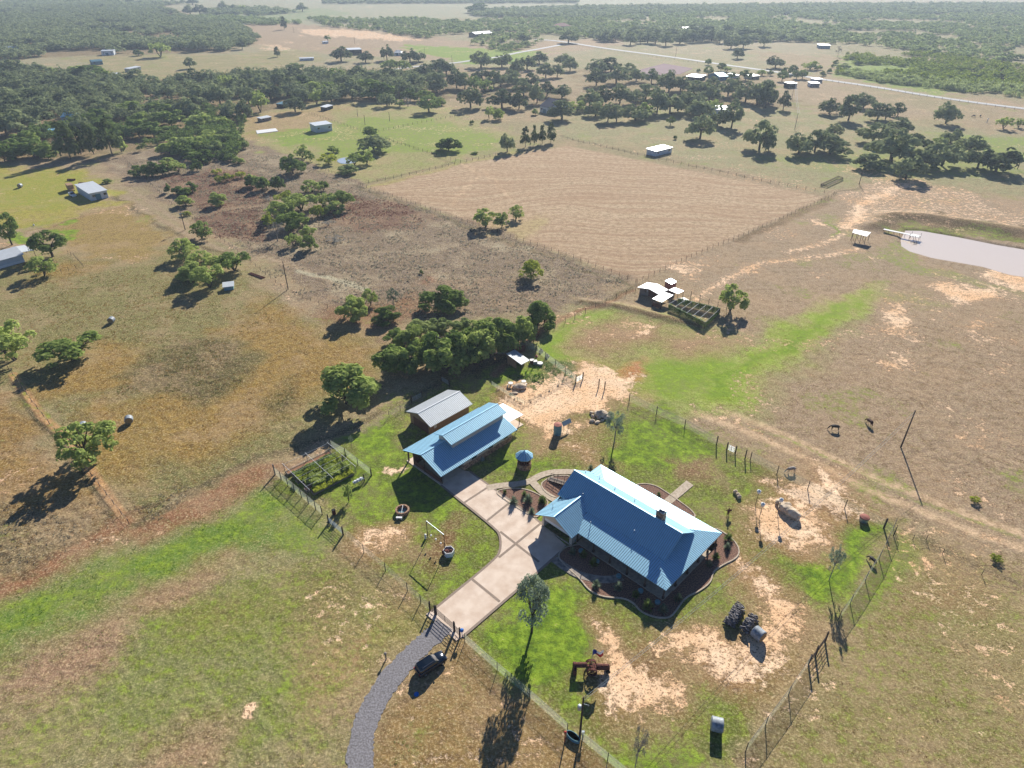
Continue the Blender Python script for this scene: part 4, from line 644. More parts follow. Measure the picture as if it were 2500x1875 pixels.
# ------------------------------------------------------------------ round bales, log stacks
def bale(loc, rz, label, L_=1.45, r=.88, m=None, g=None):
    t = thing('hay_bale', label, 'hay bale', (loc[0], loc[1], 0), rz, g); b = MB(); n = 28
    for k_ in range(9):
        pass
    prof = [(.0, -L_ / 2), (r * .9, -L_ / 2), (r * .99, -L_ / 2 + .06)] + [(r * (1 + .012 * math.sin(k_ * 2.1)), -L_ / 2 + .1 + k_ * (L_ - .2) / 8) for k_ in range(9)] + [(r * .99, L_ / 2 - .06), (r * .9, L_ / 2), (0, L_ / 2)]
    b.lathe((0, 0, 0), prof, n); b.v = [(x, z, y * .97 + r * .96) for x, y, z in b.v]; b.build('wrapped_roll', m or M['bale'], t, True)
    b = MB(); b.lathe((0, 0, 0), [(0, -.012), (r * .86, -.012), (r * .86, .012), (0, .012)], n); b.v = [(x, z + s_ * 0 - L_ / 2 - .005, y * .97 + r * .96) for x, y, z in b.v]; b.build('straw_end', M['straw'], t); return t
bale(gp('M', 412, 1125), R(35), 'silvery round hay bale lying beside the two log stacks', 1.6, .95); bale(gp('O', 1258, 880), R(75), 'silvery round hay bale alone on the grass inside the south fence', 1.5, .95)
bale(gp('G', 935, 830), R(25), 'blue-grey wrapped round bale in the gold field right of the lone tree', 1.4, .85); bale(gp('G', 605, 872), R(10), 'pale round bale half hidden behind the lone field tree', 1.3, .8); bale(gp('G', 808, 110), R(0), 'dark grey round bale in the olive field above the two field trees', 1.4, .85)
def stack(loc, rz, L_, wd, h, label, seed):
    t = thing('firewood_stack', label, 'log pile', (loc[0], loc[1], 0), rz); rr_ = random.Random(seed); b = MB(); 
    b.ico((0, 0, h * .4), 1, 3, (L_ * .48, wd * .42, h * .55), .03, seed)
    for i in range(int(L_ * wd * h * 34)):
        x = rr_.uniform(-L_ / 2, L_ / 2); zz = rr_.random(); y = rr_.uniform(-wd / 2, wd / 2) * (1 - .45 * zz); z = zz * h * (1 - .25 * (2 * x / L_) ** 4) * .93 + .07; a = rr_.gauss(0, .12); l = rr_.uniform(.4, .6); d = Vector((math.cos(a) * math.sin(a), math.cos(a), rr_.gauss(0, .25))) * l * .5; r_ = rr_.uniform(.06, .13); b.tube(Vector((x, y, z)) - d, Vector((x, y, z)) + d, r_, r_, 5)
    b.build('logs', M['log'], t); return t
stack(gp('M', 255, 985), R(52), 4.2, 1.7, 1.5, 'longer dark log stack, farther left of the pair near the fence', 1); stack(gp('M', 352, 1040), R(48), 3.2, 1.4, 1.3, 'shorter dark log stack between the long stack and the silvery bale', 2)
# ------------------------------------------------------------------ SUV
ca = gp('N', 575, 600); cb = gp('N', 735, 492); cang = math.atan2(cb.y - ca.y, cb.x - ca.x); cc = (gp('N', 640, 560) + Vector((0, 0, 0)))
t = thing('parked_suv', 'dark blue-black SUV parked on dry grass below the driveway gate', 'car', (cc.x, cc.y, 0), cang)
def loft(secs, n=12):
    b = MB(); vs = []
    for x, wlo, whi, z0, z1 in secs:
        for (yy, zz) in [(-wlo, z0), (-wlo * 1.02, z0 + (z1 - z0) * .45), (-whi, z1 - .07), (-whi * .88, z1), (whi * .88, z1), (whi, z1 - .07), (wlo * 1.02, z0 + (z1 - z0) * .45), (wlo, z0)]: vs.append((x, yy, zz))
    fs = [];
    for j in range(len(secs) - 1):
        for i in range(8): fs.append((j * 8 + i, j * 8 + (i + 1) % 8, (j + 1) * 8 + (i + 1) % 8, (j + 1) * 8 + i))
    fs += [tuple(range(8)), tuple(range((len(secs) - 1) * 8, len(secs) * 8))]; b.add(vs, fs); return b
loft([(-2.35, .8, .78, .5, .95), (-2.28, .9, .85, .4, 1.08), (-1.6, .95, .9, .35, 1.12), (0, .96, .9, .33, 1.1), (.95, .96, .9, .33, 1.08), (1.5, .95, .86, .35, 1.04), (2.0, .9, .8, .4, .97), (2.25, .84, .72, .45, .85), (2.35, .72, .6, .5, .72)]).build('body', M['carpaint'], t, True)
loft([(-2.15, .82, .62, 1.05, 1.15), (-1.95, .83, .68, 1.05, 1.68), (-1.2, .84, .70, 1.05, 1.76), (.0, .84, .70, 1.05, 1.76), (.35, .84, .68, 1.05, 1.70), (.95, .82, .66, 1.05, 1.12)]).build('cabin_glass', M['glass'], t, True)
b = MB(); b.prism([(-1.95, -.68), (.25, -.66), (.25, .66), (-1.95, .68)], 1.74, 1.80); r0 = b.build('roof', M['carpaint'], t); b = MB(); b.box((-.45, 0, 1.81), (1.1, .95, .02)); b.build('sunroof', M['glass'], r0)
for s in (-1, 1): b = MB(); b.tube((-1.7, s * .62, 1.86), (.1, s * .62, 1.86), .025); b.build('roof_rail', M['chrome'], t)
for x in (-1.45, 1.45):
    for s in (-1, 1):
        b = MB(); b.tube((x, s * .76, .37), (x, s * .98, .37), .37, .37, 20); wh = b.build('wheel', M['tyre'], t); b = MB(); b.tube((x, s * .97, .37), (x, s * 1.0, .37), .22, .2, 12); b.build('rim', M['chrome'], wh)
for s in (-1, 1): b = MB(); b.box((2.2, s * .62, .8), (.2, .3, .12)); b.build('headlight', M['chrome'], t); b = MB(); b.box((-2.3, s * .7, .98), (.12, .22, .22)); b.build('tail_light', M['red'], t); b = MB(); b.box((.75, s * 1.02, 1.15), (.14, .2, .14)); b.build('mirror', M['carpaint'], t)
b = MB(); b.slab([(.42, -.6, 1.70), (.42, .6, 1.70), (.98, .66, 1.20), (.98, -.66, 1.20)], .02); b.build('windshield_shade', M['chrome'], t)
b = MB(); b.lathe((0, 0, 0), [(.34, 0), (.34, .1), (.28, .14), (0, .15)], 18); o = b.build('round_cover', M['blue']); o.location = gp('N', 527, 775); tag(o, 'bright blue round cover lying on the grass below the parked car', 'cover')
# ------------------------------------------------------------------ antique tractor with flag
tp = gp('N', 1890, 590); t = thing('antique_tractor', 'rusty antique tractor with spoked rear wheels parked on the lawn edge', 'tractor', (tp.x, tp.y, 0), R(0))
b = MB(); b.tube((.5, .0, 1.05), (2.6, .0, 1.0), .5, .45, 14); b.box((1.5, 0, .75), (2.4, .55, .6)); b.build('hood', M['rust'], t, False)
b = MB(); b.box((-.1, 0, .9), (1.2, .7, .7)); b.build('gearbox', M['rust'], t); b = MB(); b.lathe((-.35, 0, 1.25), [(.28, 0), (.3, .12), (0, .1)], 12); b.tube((.2, 0, 1.2), (.0, 0, 1.7), .03); b.lathe((0, 0, 1.68), [(.25, 0), (.27, .03), (.25, .05)], 14); b.build('seat_and_wheel', M['rust'], t)
for s in (-1, 1):
    b = MB(); cx, cz, r_ = -.35, .8, .8
    for i in range(20): a0, a1 = 2 * math.pi * i / 20, 2 * math.pi * (i + 1) / 20; b.box((cx + r_ * math.cos(a0), s * .85, cz + r_ * math.sin(a0)), (.14, .42, .3), 0, 0, -a0)
    for i in range(10): a0 = 2 * math.pi * i / 10; b.tube((cx, s * .85, cz), (cx + r_ * math.cos(a0), s * .85, cz + r_ * math.sin(a0)), .03)
    b.tube((cx, s * .5, cz), (cx, s * 1.0, cz), .14); b.build('rear_wheel', M['rust'], t); b = MB(); b.tube((2.4, s * .45, .38), (2.4, s * .65, .38), .38, .38, 16); b.build('front_wheel', M['tyre'], t)
t.scale = (.85,) * 3
t2 = thing('roller_drum', 'rusty steel roller with a cylindrical tank on a frame at the left of the tractor', 'farm roller', (tp.x - 1.9, tp.y, 0), R(0)); b = MB(); b.tube((-.9, 0, 1.25), (.9, 0, 1.25), .38, .38, 16); b.build('tank', M['rust'], t2); b = MB(); b.box((-.75, -.1, .55), (.45, 1.5, 1.1)); b.build('frame', M['rust'], t2)
t3 = thing('flag', 'white, blue and red flag waving on a pole beside the antique tractor', 'flag', (tp.x - .25, tp.y + .45, 0)); b = MB(); b.tube((0, 0, 0), (0, 0, 4.0), .035); b.build('pole', M['galv'], t3)
def flagpart(u0, u1, v0, v1, m, nm):
    b = MB(); N = 8; vs = []
    for i in range(N + 1):
        for j in (0, 1): u = u0 + (u1 - u0) * i / N; v = v0 + (v1 - v0) * j; vs.append((.05 + u * 1.5, .22 * math.sin(u * 7 + v), 2.7 + v * 1.1 + .12 * math.sin(u * 5)))
    b.add(vs, [(2 * i, 2 * i + 2, 2 * i + 3, 2 * i + 1) for i in range(N)]); b.build(nm, m, t3)
flagpart(0, .35, 0, 1, mat('flag_blue', (24, 50, 140), .8, 0, .05), 'blue_band'); flagpart(.35, 1, .5, 1, mat('flag_white', (240, 240, 240), .8, 0, .05), 'white_band'); flagpart(.35, 1, 0, .5, mat('flag_red', (190, 50, 50), .8, 0, .05), 'red_band')
# ------------------------------------------------------------------ utility poles and wires
def upole(t_, base, top, label, xf=False, arm=False):
    b0 = px(t_, *base); h = HZ(b0[0], b0[1], px(t_, *top)[1]); g = G(*b0); t = thing('utility_pole', label, 'utility pole', tuple(g)); b = MB(); b.tube((0, 0, 0), (0, 0, h), .16, .11, 8); b.build('pole', M['post'], t)
    if xf: b = MB(); b.lathe((-.38, 0, h * .72), [(.22, 0), (.27, .1), (.27, .75), (.2, .85), (0, .88)], 14); b.build('transformer', M['galv'], t); b = MB(); b.tube((0, 0, h * .85), (.7, 0, h * .82), .035); b.lathe((.7, 0, h * .8), [(.05, 0), (.09, .1), (0, .25)], 8); b.build('bracket', M['galv'], t)
    if arm: b = MB(); b.box((0, 0, h - .4), (1.8, .1, .1)); b.build('crossarm', M['post'], t)
    return g + Vector((0, 0, h - .15))
p1 = upole('O', (205, 960), (240, 640), 'dark utility pole with grey transformer at the water trough', True); p2 = upole('P', (1262, 448), (1368, 165), 'tall bare utility pole standing alone in the east pasture', False)
p3 = upole('E', (1597, 640), (1545, 470), 'utility pole with transformer beside the two-rut track on the left', True); p4 = upole('F', (305, 1050), (273, 850), 'plain utility pole at the edge of the grey scrub field'); p5 = upole('F', (1390, 1620), (1378, 1385), 'dark utility pole standing in the tree belt above the workshop')
far_p = [upole(*a) for a in [('D', (230, 1115), (262, 975), 'thin utility pole behind the left end of the three-oak group on the right'), ('D', (785, 1590), (815, 1440), 'utility pole at the track corner by the feed trough'), ('D', (205, 850), (212, 700), 'utility pole right of the open white shelter near the road'), ('D', (2148, 1460), (2206, 1310), 'utility pole at the far right edge by the oaks'), ('C', (1410, 488), (1420, 395), 'thin pole standing in the field behind the pale road')]]
for i, (bx_, by_, tt) in enumerate([(328, 285, 225), (852, 380, 310), (1452, 470, 410), (1690, 550, 475), (1105, 530, 480), (940, 1075, 990), (1152, 1045, 965), (877, 1005, 935)]): upole('B', (bx_, by_), (bx_, tt), ['thin pole in the reddish far field', 'thin pole behind the white open barn', 'thin pole on the bright green strip', 'thin pole beside the side road', 'thin pole near the far barn', 'thin pole in the pasture right of the white shed', 'thin pole in the mid pasture before the tree line', 'thin pole left of the mid pasture oak'][i])
def wire(a, b_, sag, r=.018, label='thin pale overhead power line crossing the yard', group='power lines'):
    b = MB(); N = 14; pts = [a.lerp(b_, i / N) - Vector((0, 0, sag * 4 * (i / N) * (1 - i / N))) for i in range(N + 1)]; b.path(pts, r, 5); o = b.build('power_line', M['galv']); tag(o, label, 'wire', group)
wire(p1, p2, 2.2, .022, 'overhead power line from the transformer pole across the sandy yard', 'wires over the yard'); wire(p1 + Vector((0, 0, -.6)), p2 + Vector((.3, 0, -.6)), 2.2, .022, 'overhead power line from the transformer pole across the sandy yard', 'wires over the yard')
he = Vector(tuple(gp('X', 300, 330, 2.7))); wire(p5, he, 1.0, .02, 'power line running from the tree belt pole to the animal shelter', 'wires to the shelter'); wire(p5 - Vector((0, 0, .8)), he - Vector((0, 0, .3)), 1.0, .02, 'power line running from the tree belt pole to the animal shelter', 'wires to the shelter')
wire(far_p[0], far_p[2], 2, .05, 'pale power line between the poles near the white shelter', 'far power lines'); wire(far_p[0] + Vector((1, 0, 0)), far_p[2] + Vector((1, 0, 0)), 2, .05, 'pale power line between the poles near the white shelter', 'far power lines')
# ------------------------------------------------------------------ fences
def fence(name, label, t_, pts, h=1.9, sp=3.2, r=.07, net='net', rail=True, m='post', cat='fence', world=False, wires=0, maxp=95, brace=False):
    P = [Vector(p) for p in pts] if world else [gp(t_, *p) for p in pts]; T_ = thing(name, label, cat, tuple(P[0])); o0 = P[0].copy(); nb = MB(); rb = MB(); cnt = 0; tot = sum((b - a).length for a, b in zip(P[:-1], P[1:])); sp = max(sp, tot / maxp); src = None
    b = MB(); b.tube((0, 0, -.2), (0, 0, h + .05), r, r * .9, 6)
    for i, (a, c) in enumerate(zip(P[:-1], P[1:])):
        n = max(1, round((c - a).length / sp)); d = (c - a) / n
        for k in range(n + (i == len(P) - 2)):
            q = a + d * k - o0
            if src is None: src = b.build('post', M[m], T_); src.location = q
            else: e = src.copy(); COL.objects.link(e); e.location = q; e.parent = T_
        nn = Vector((-(c - a).y, (c - a).x, 0)).normalized() * .02; A_ = a - o0; C_ = c - o0
        if net: nb.add([A_ + nn, C_ + nn, C_ + nn + Vector((0, 0, h)), A_ + nn + Vector((0, 0, h))], [(0, 1, 2, 3)])
        if rail: rb.tube(A_ + Vector((0, 0, h)), C_ + Vector((0, 0, h)), .03, None, 5)
        for wz in range(wires): rb.tube(A_ + Vector((0, 0, h * (wz + 1) / (wires + .3))), C_ + Vector((0, 0, h * (wz + 1) / (wires + .3))), .015, None, 4)
    if net: nb.build('wire_mesh', M[net], T_)
    if rb.v: rb.build('rail', M['greywood'], T_)
    return T_
fence('deer_fence', 'tall wire mesh fence running from the vegetable garden down to the driveway gate', 'J', [(225, 340), (540, 612), (590, 650)], 2.0, 2.6, .09, 'net2')
fence('deer_fence', 'wire mesh fence between the pale metal gate and the driveway gate posts', 'J', [(752, 800), (912, 945), (1078, 1085), (1247, 1240), (1350, 1330), (1418, 1398)], 1.9, 4.6, .07, 'net', False, wires=2)
fence('deer_fence', 'wire mesh fence along the lawn from the driveway gate to the water trough', 'N', [(900, 370), (1150, 590), (1400, 800), (1690, 1060)], 1.9, 5.2, .05, 'net2', False, wires=2)
fence('deer_fence', 'wire mesh fence continuing past the utility pole to the bottom edge', 'N', [(1790, 1120), (2000, 1290), (2250, 1500)], 1.9, 4, .06, 'net2', False, wires=1)
fence('deer_fence', 'long pale topped wire fence along the south east side of the yard', 'M', [(1330, 385), (1232, 595), (1140, 740), (1038, 895), (955, 1010)], 2.2, 5.2, .07, 'net2', True)
fence('deer_fence', 'pale topped wire fence below the pipe gate on the south east side', 'M', [(757, 1305), (622, 1510), (465, 1720), (330, 1900)], 2.2, 5.5, .07, 'net2', True)
fence('deer_fence', 'thin wire fence with dark posts along the back lawn', 'H', [(1220, 1040), (1430, 1140), (1648, 1240), (1893, 1378)], 2.0, 5.5, .09, 'net', False, wires=2)
fence('deer_fence', 'wire fence with rough posts past the grey donkey', 'P', [(100, 545), (305, 655), (542, 772), (828, 918), (1130, 1072), (1205, 1130)], 2.0, 8, .09, 'net', False, wires=2)
fence('wire_fence', 'low wire fence crossing the pasture on the right', 'M', [(1345, 400), (1460, 465), (1550, 465), (1660, 560), (1925, 700), (2212, 790), (2500, 900)], 1.2, 6, .05, None, False, wires=2)
# gates
def gate(name, label, A_, B_, h, nb, m='galv', postm='post', vert=False):
    T_ = thing(name, label, 'gate', tuple(A_)); v = B_ - A_
    for q in (Vector((0, 0, 0)), v): b = MB(); b.tube(q, q + Vector((0, 0, h + .5)), .14, .13, 8); b.build('post', M[postm], T_)
    b = MB(); u = v.normalized()
    for k in range(nb): z = .25 + (h - .3) * k / (nb - 1); b.tube(u * .25 + Vector((0, 0, z)), v - u * .25 + Vector((0, 0, z)), .035, None, 6)
    for f in (.04, .5, .96): b.tube(v * f + Vector((0, 0, .2)), v * f + Vector((0, 0, h)), .035, None, 6)
    if vert: [b.tube(v * (k / 20) + Vector((0, 0, .2)), v * (k / 20) + Vector((0, 0, h)), .02, None, 5) for k in range(1, 20)]
    b.build('bars', M[m], T_); return T_
gate('pipe_gate', 'pale tubular metal gate in the fence left of the lawn', gp('J', 640, 715), gp('J', 752, 810), 1.5, 6, 'galv'); 
gate('driveway_gate', 'wide dark pipe gate across the end of the driveway', gp('N', 680, 160), gp('N', 818, 285), 1.6, 6, 'post'); gate('driveway_gate', 'short dark gate panel at the left side of the driveway gate', gp('N', 632, 128), gp('N', 680, 158) - Vector((.2, 0, 0)), 1.6, 5, 'post'); gate('driveway_gate', 'short dark gate panel at the right side of the driveway gate', gp('N', 822, 290), gp('N', 862, 332), 1.6, 5, 'post')
gate('pipe_gate', 'dark pipe gate lying between thick posts in the south east fence', gp('M', 757, 1305), gp('M', 802, 1250), 1.7, 4, 'post'); gate('pipe_gate', 'rusty pipe gate between the thick south east posts and the pale fence', gp('M', 802, 1245), gp('M', 868, 1150), 1.7, 5, 'post')
gate('pipe_gate', 'silver pipe gate between dark posts in the back lawn fence', gp('H', 1972, 1418), gp('H', 2037, 1448), 1.5, 6, 'galv'); gate('pipe_gate', 'greenish pipe gate at the corner of the animal pen', gp('H', 808, 900), gp('H', 862, 870), 1.4, 5, 'galv')
b = MB(); p = gp('N', 880, 335); b.lathe((0, 0, 1.4), [(.1, 0), (.28, .1), (.3, .35), (.18, .5), (0, .52)], 12); b.tube((0, 0, 0), (0, 0, 1.4), .05); o = b.build('mailbox_post', M['blue']); o.location = p; tag(o, 'blue ball topped post at the right end of the driveway gate', 'post')
for i, (x, y) in enumerate([(985, 930), (1030, 950)]): b = MB(); b.tube((0, 0, 0), (0, 0, 2.2), .12); o = b.build('gate_post', M['post']); o.location = gp('H', x, y); tag(o, ['thick bluish dark post on the gravel patch beside the pen gate', 'thin dark post right of the thick one on the gravel patch'][i], 'post')
for i, (x, y) in enumerate([(2113, 1485), (1893, 1378)]): b = MB(); b.tube((0, 0, 0), (0, 0, 2.3), .12); o = b.build('fence_post', M['post']); o.location = gp('H', x, y); tag(o, ['dark leaning post right of the silver gate', 'dark post left of the silver gate'][i], 'post')
b = MB(); b.tube((0, 0, 0), (0, 0, 2.3), .16); o = b.build('fence_post', M['post']); o.location = gp('P', 1130, 1072); tag(o, 'thick dark corner post near the round planter', 'post')
b = MB(); b.tube((0, 0, 0), (0, 0, 1.1), .1); b.lathe((0, 0, 1.1), [(.2, 0), (.22, .2), (0, .3)], 10); o = b.build('marker_post', M['greywood']); o.location = gp('N', 293, 500); tag(o, 'short capped wooden post left of the gravel road', 'post')
# animal pen
fence('pen_fence', 'green wire fence along the back of the animal pen', 'H', [(380, 600), (500, 655), (650, 770), (808, 890)], 1.8, 4, .08, 'net2', True); fence('pen_fence', 'low wire fence along the front of the animal pen above the sandy strip', 'X', [(1580, 800), (1300, 960), (1050, 1110), (740, 1290), (640, 1330)], 1.0, 2.2, .03, 'net', False, wires=2); fence('pen_fence', 'low green wire fence on the left side of the animal pen', 'X', [(640, 1330), (360, 1170), (110, 1010), (0, 940)], 1.1, 2.4, .03, 'net2', False, wires=1)
fence('pen_fence', 'dark wire fence under the tree belt behind the workshop', 'H', [(10, 830), (180, 720), (360, 590)], 1.6, 3.5, .06, 'net', True)
fence('track_fence', 'wire fence with wooden posts beside the dirt track to the goat sheds', 'H', [(560, 500), (650, 470), (800, 405), (960, 320), (1270, 190)], 1.6, 4, .07, None, False, wires=3)
fence('west_fence', 'thin wire fence behind the workshop shed', 'K', [(0, 520), (240, 390), (400, 320)], 1.5, 3, .05, 'net', False, wires=2)
for i, (a, c) in enumerate([(('K', 565, 135), ('K', 650, 185)), (('K', 245, 365), ('K', 355, 310))]): gate('cattle_panel', ['pale cattle panel leaning on the fence above the shed', 'grey slatted panel gate left of the shed'][i], gp(*a), gp(*c), 1.3, 5, 'galv', 'post', i == 0)
# field fences
fence('field_fence', 'long wire fence between the grey scrub and the sown field', 'S', [(780, 410), (885, 455), (1155, 548), (1400, 630), (1552, 690), (1560, 700)], 1.3, 3.2, .06, None, False, wires=2); fence('field_fence', 'wire fence along the right side of the sown field', 'S', [(1555, 690), (1700, 622), (1850, 560), (2030, 480)], 1.3, 3.2, .06, None, False, wires=2)
fence('field_fence', 'wire fence along the far right edge of the sown field', 'S', [(1385, 340), (1540, 375), (1700, 410), (1880, 447), (2035, 476)], 1.4, 4.2, .08, None, False, wires=2); fence('field_fence', 'wire fence along the far left edge of the sown field', 'S', [(880, 452), (1000, 428), (1110, 402), (1210, 380)], 1.4, 4, .08, None, False, wires=2)
fence('field_fence', 'wire fence splitting the green pasture behind the sown field', 'S', [(1125, 398), (1000, 360), (880, 320), (755, 278)], 1.4, 4, .08, None, False, wires=2); fence('field_fence', 'wire fence across the pasture from the white shed to the oak', 'S', [(925, 322), (1030, 300), (1110, 285)], 1.4, 4, .08, None, False, wires=2)
fence('road_fence', 'pale fence running along the near side of the country road', 'D', [(500, 700), (1000, 775), (1500, 855), (2206, 960)], 1.4, 6, .12, None, False, m='greywood', wires=2); fence('road_fence', 'fence along the country road behind the oak groves', 'C', [(560, 395), (1000, 465), (1600, 545)], 1.4, 6, .12, None, False, m='greywood', wires=2)
fence('corral', 'small fenced corral behind the left white house', 'E', [(590, 850), (640, 870), (720, 960), (530, 1010)], 1.3, 2.5, .06, None, False, wires=3)
fence('left_fence', 'old wire fence beside the dirt strip in the left field', 'G', [(60, 440), (230, 680), (450, 960), (720, 1290), (930, 1560)], 1.2, 4, .06, None, False, wires=2)
fence('scrub_fence', 'wire fence along the weedy edge of the grey scrub field', 'S', [(300, 385), (420, 500), (560, 600), (700, 712), (800, 752)], 1.2, 4, .06, None, False, wires=2)
# trough and hydrant at the pole
t = thing('stock_trough', 'oval galvanised stock trough with teal rim beside the utility pole', 'trough', tuple(gp('O', 155, 955)), R(-40)); b = MB(); b.lathe((0, 0, 0), [(.5, 0), (.52, .6), (.47, .6), (.45, .1), (0, .1)], 24, 2.0, .9); b.build('tub', M['tankblue'], t); b = MB(); b.lathe((0, 0, 0), [(.44, .45), (0, .45)], 20, 2.0, .9); b.build('water_surface', M['water2'], t)
b = MB(); b.tube((0, 0, 0), (0, 0, 2.2), .07); b.lathe((0, 0, 2.1), [(.15, 0), (.18, .2), (0, .3)], 10); o = b.build('hydrant_post', M['red']); o.location = gp('O', 90, 985); tag(o, 'white capped rusty pipe post left of the stock trough', 'post')
b = MB(); b.tube((0, 0, 0), (0, 0, 1.5), .09); b.box((0, 0, 1.3), (.35, .25, .5)); o = b.build('meter_post', M['galv']); o.location = gp('O', 205, 960) + Vector((.4, .1, 0)); tag(o, 'grey electric meter box on a post beside the transformer pole', 'meter box')
# ------------------------------------------------------------------ kitchen garden
gA = gp('W', 430, 560); ex = (gp('W', 1140, 215) - gA); exn = ex.normalized(); ang = math.atan2(ex.y, ex.x); ey = Vector((math.sin(ang), -math.cos(ang), 0))
def gw(a, b_): return gA + exn * a + ey * b_
Lg = 9.6
leafy = None
def make_bed(k, off, l0, l1, label): 
    t = thing('raised_garden_bed', label, 'raised bed', tuple(gw(l0, off)), ang, 'raised beds of the fenced vegetable garden'); L_ = l1 - l0; b = MB(); b.bx(0, L_, -.06, .06, 0, .5); b.bx(0, L_, -1.06, -.94, 0, .5); b.bx(-.05, .06, -1.06, .06, 0, .5); b.bx(L_ - .06, L_ + .05, -1.06, .06, 0, .5); b.build('frame', M['greywood'], t); b = MB(); b.bx(.05, L_ - .05, -.95, -.05, .3, .42); b.build('soil', M['soil'], t)
beds = [(0, 0, 9.6), (1.75, .5, 9.8), (3.5, .2, 9.9), (5.2, .8, 9.6), (6.9, .2, 9.9), (8.5, .8, 9.6)]
BL = ['bare soil raised bed at the top left edge of the vegetable garden', 'raised bed of low green leaves next to the bare soil bed', 'raised bed full of tall bright green plants in the garden middle', 'raised bed with grey-green plants and bare boards at its left end', 'raised bed of feathery plants in the lower half of the garden', 'lowest raised bed with yellow-green plants facing the lawn']
for k, (off, l0, l1) in enumerate(beds): make_bed(k, off, l0, l1, BL[k])
t = thing('garden_trellis', 'white pipe trellis frame over the raised garden beds', 'trellis', tuple(gA), ang)
for a in (0, 4.9, 9.9):
    b = MB(); b.tube((a, .8, 2.1), (a, -10.0, 2.1), .035); b.build('crossbar', M['white'], t)
    for y in (.3, -4.8, -9.6): b = MB(); b.tube((a, y, 0), (a, y, 2.1), .06); b.build('post', M['greywood'], t)
b = MB(); [b.tube((0, y, 2.12), (9.9, y, 2.12), .018) for y in (.3, -1.6, -3.4, -5.2, -6.8, -8.6)]; b.build('wires', M['white'], t)
fence('garden_fence', 'green mesh fence on the right side of the vegetable garden', 'W', [(1240, 80), (1500, 230), (1960, 590)], 1.8, 4, .08, 'net2', True); fence('garden_fence', 'short fence panel between the garden corner and the potting bench', 'W', [(1970, 600), (1840, 690)], 1.5, 2, .1, 'net', True)
t = thing('potting_bench', 'grey bench with pots at the lower right corner of the vegetable garden', 'bench', tuple(gp('W', 1740, 740)), ang); b = MB(); b.box((0, 0, .8), (2.2, .8, .08)); b.build('top', M['galv'], t)
for x in (-1, 1):
    for y in (-.3, .3): b = MB(); b.box((x, y, .4), (.08, .08, .8)); b.build('leg', M['greywood'], t)
b = MB(); [b.lathe((x, 0, .84), [(.15, 0), (.2, .3), (0, .3)], 10) for x in (-.7, -.1, .6)]; b.build('pots', M['white'], t)
b = MB(); b.tube((0, 0, 0), (0, 0, 2.6), .14); o = b.build('garden_post', M['greywood']); o.location = gp('W', 235, 580); tag(o, 'thick grey corner post at the left tip of the vegetable garden', 'post')
# ------------------------------------------------------------------ animal shelter in the pen
def lean_to(name, label, cat, corners_, zs, m, rib=.4, posts=True, wallm=None, hback=None):
    pass
s1, s2, s3, s4 = gp('X', 280, 345, 2.6), gp('X', 445, 262, 2.6), gp('X', 738, 470, 2.2), gp('X', 575, 555, 2.2)
t = thing('animal_shelter', 'tan board animal shelter with ribbed pale lean-to roof in the pen', 'shelter', (0, 0, 0)); b = MB(); ribbed(b, [s1, s4, s3, s2], tuple(s4 - s1), .35, .05, .08, .06); b.build('roof', [M['roofw'], shaded_seam], t)
for p in (s1, s2, s3, s4): q = p.lerp((s1 + s3) / 2, .08); b = MB(); b.tube((q.x, q.y, 0), (q.x, q.y, q.z - .03), .07); b.build('post', M['post'], t)
def quadwall(T_, a, c, z0a, z1a, z0c, z1c, m, nm='wall', th=.06):
    a = Vector((a[0], a[1], 0)); c = Vector((c[0], c[1], 0)); n = Vector((-(c - a).y, (c - a).x, 0)).normalized() * th; b = MB(); vs = []
    for q in (n * 0, n): vs += [a + q + Vector((0, 0, z0a)), c + q + Vector((0, 0, z0c)), c + q + Vector((0, 0, z1c)), a + q + Vector((0, 0, z1a))]
    b.add(vs, [(0, 1, 2, 3), (7, 6, 5, 4), (0, 4, 5, 1), (1, 5, 6, 2), (2, 6, 7, 3), (3, 7, 4, 0)]); return b.build(nm, m, T_)
q1, q2, q3, q4 = [p.lerp((s1 + s3) / 2, .1) for p in (s1, s2, s3, s4)]; quadwall(t, q1, q4.lerp(q1, .35), 0, 2.5, 0, 2.2, M['tan']); quadwall(t, q1, q2, 0, 2.5, 0, 2.5, M['tan']); quadwall(t, q2, q3.lerp(q2, .3), 0, 2.5, 0, 2.2, M['tan'])
t = thing('board_panel', 'red-brown board panel standing behind the animal shelter', 'panel', tuple(gp('X', 520, 320))); quadwall(t, (0, 0), tuple(gp('X', 645, 290) - gp('X', 520, 320)), 0, 1.8, 0, 1.8, M['redwood'], 'boards')
for i, (x, y, r_, l) in enumerate([(780, 520, .5, 'rusty cube shaped tub with white lid, nearest the animal shelter'), (842, 540, .48, 'grey cube shaped tub with white lid between the rusty and the round one')]):
    t = thing('feed_bin', l, 'bin', tuple(gp('X', x, y)), R(10)); b = MB(); b.box((0, 0, .42), (.95, .95, .84)); b.build('body', M['rust'] if i == 0 else M['galv'], t); b = MB(); b.box((0, 0, .87), (1.0, 1.0, .06)); b.build('lid', M['white'], t)
t = thing('water_tub', 'round white topped stock tub right of the two square bins', 'tub', tuple(gp('X', 933, 555))); b = MB(); b.lathe((0, 0, 0), [(.72, 0), (.74, .5)], 24); b.build('tub', M['galv'], t); b = MB(); b.lathe((0, 0, 0), [(.76, .5), (.74, .56), (0, .57)], 24); b.build('lid', M['white'], t)
b = MB(); b.lathe((0, 0, 0), [(.3, 0), (.32, .25), (.15, .3), (.2, .5), (0, .55)], 14); o = b.build('feeder', M['red']); o.location = gp('X', 868, 405); tag(o, 'small red poultry feeder on the grass above the bins', 'feeder')
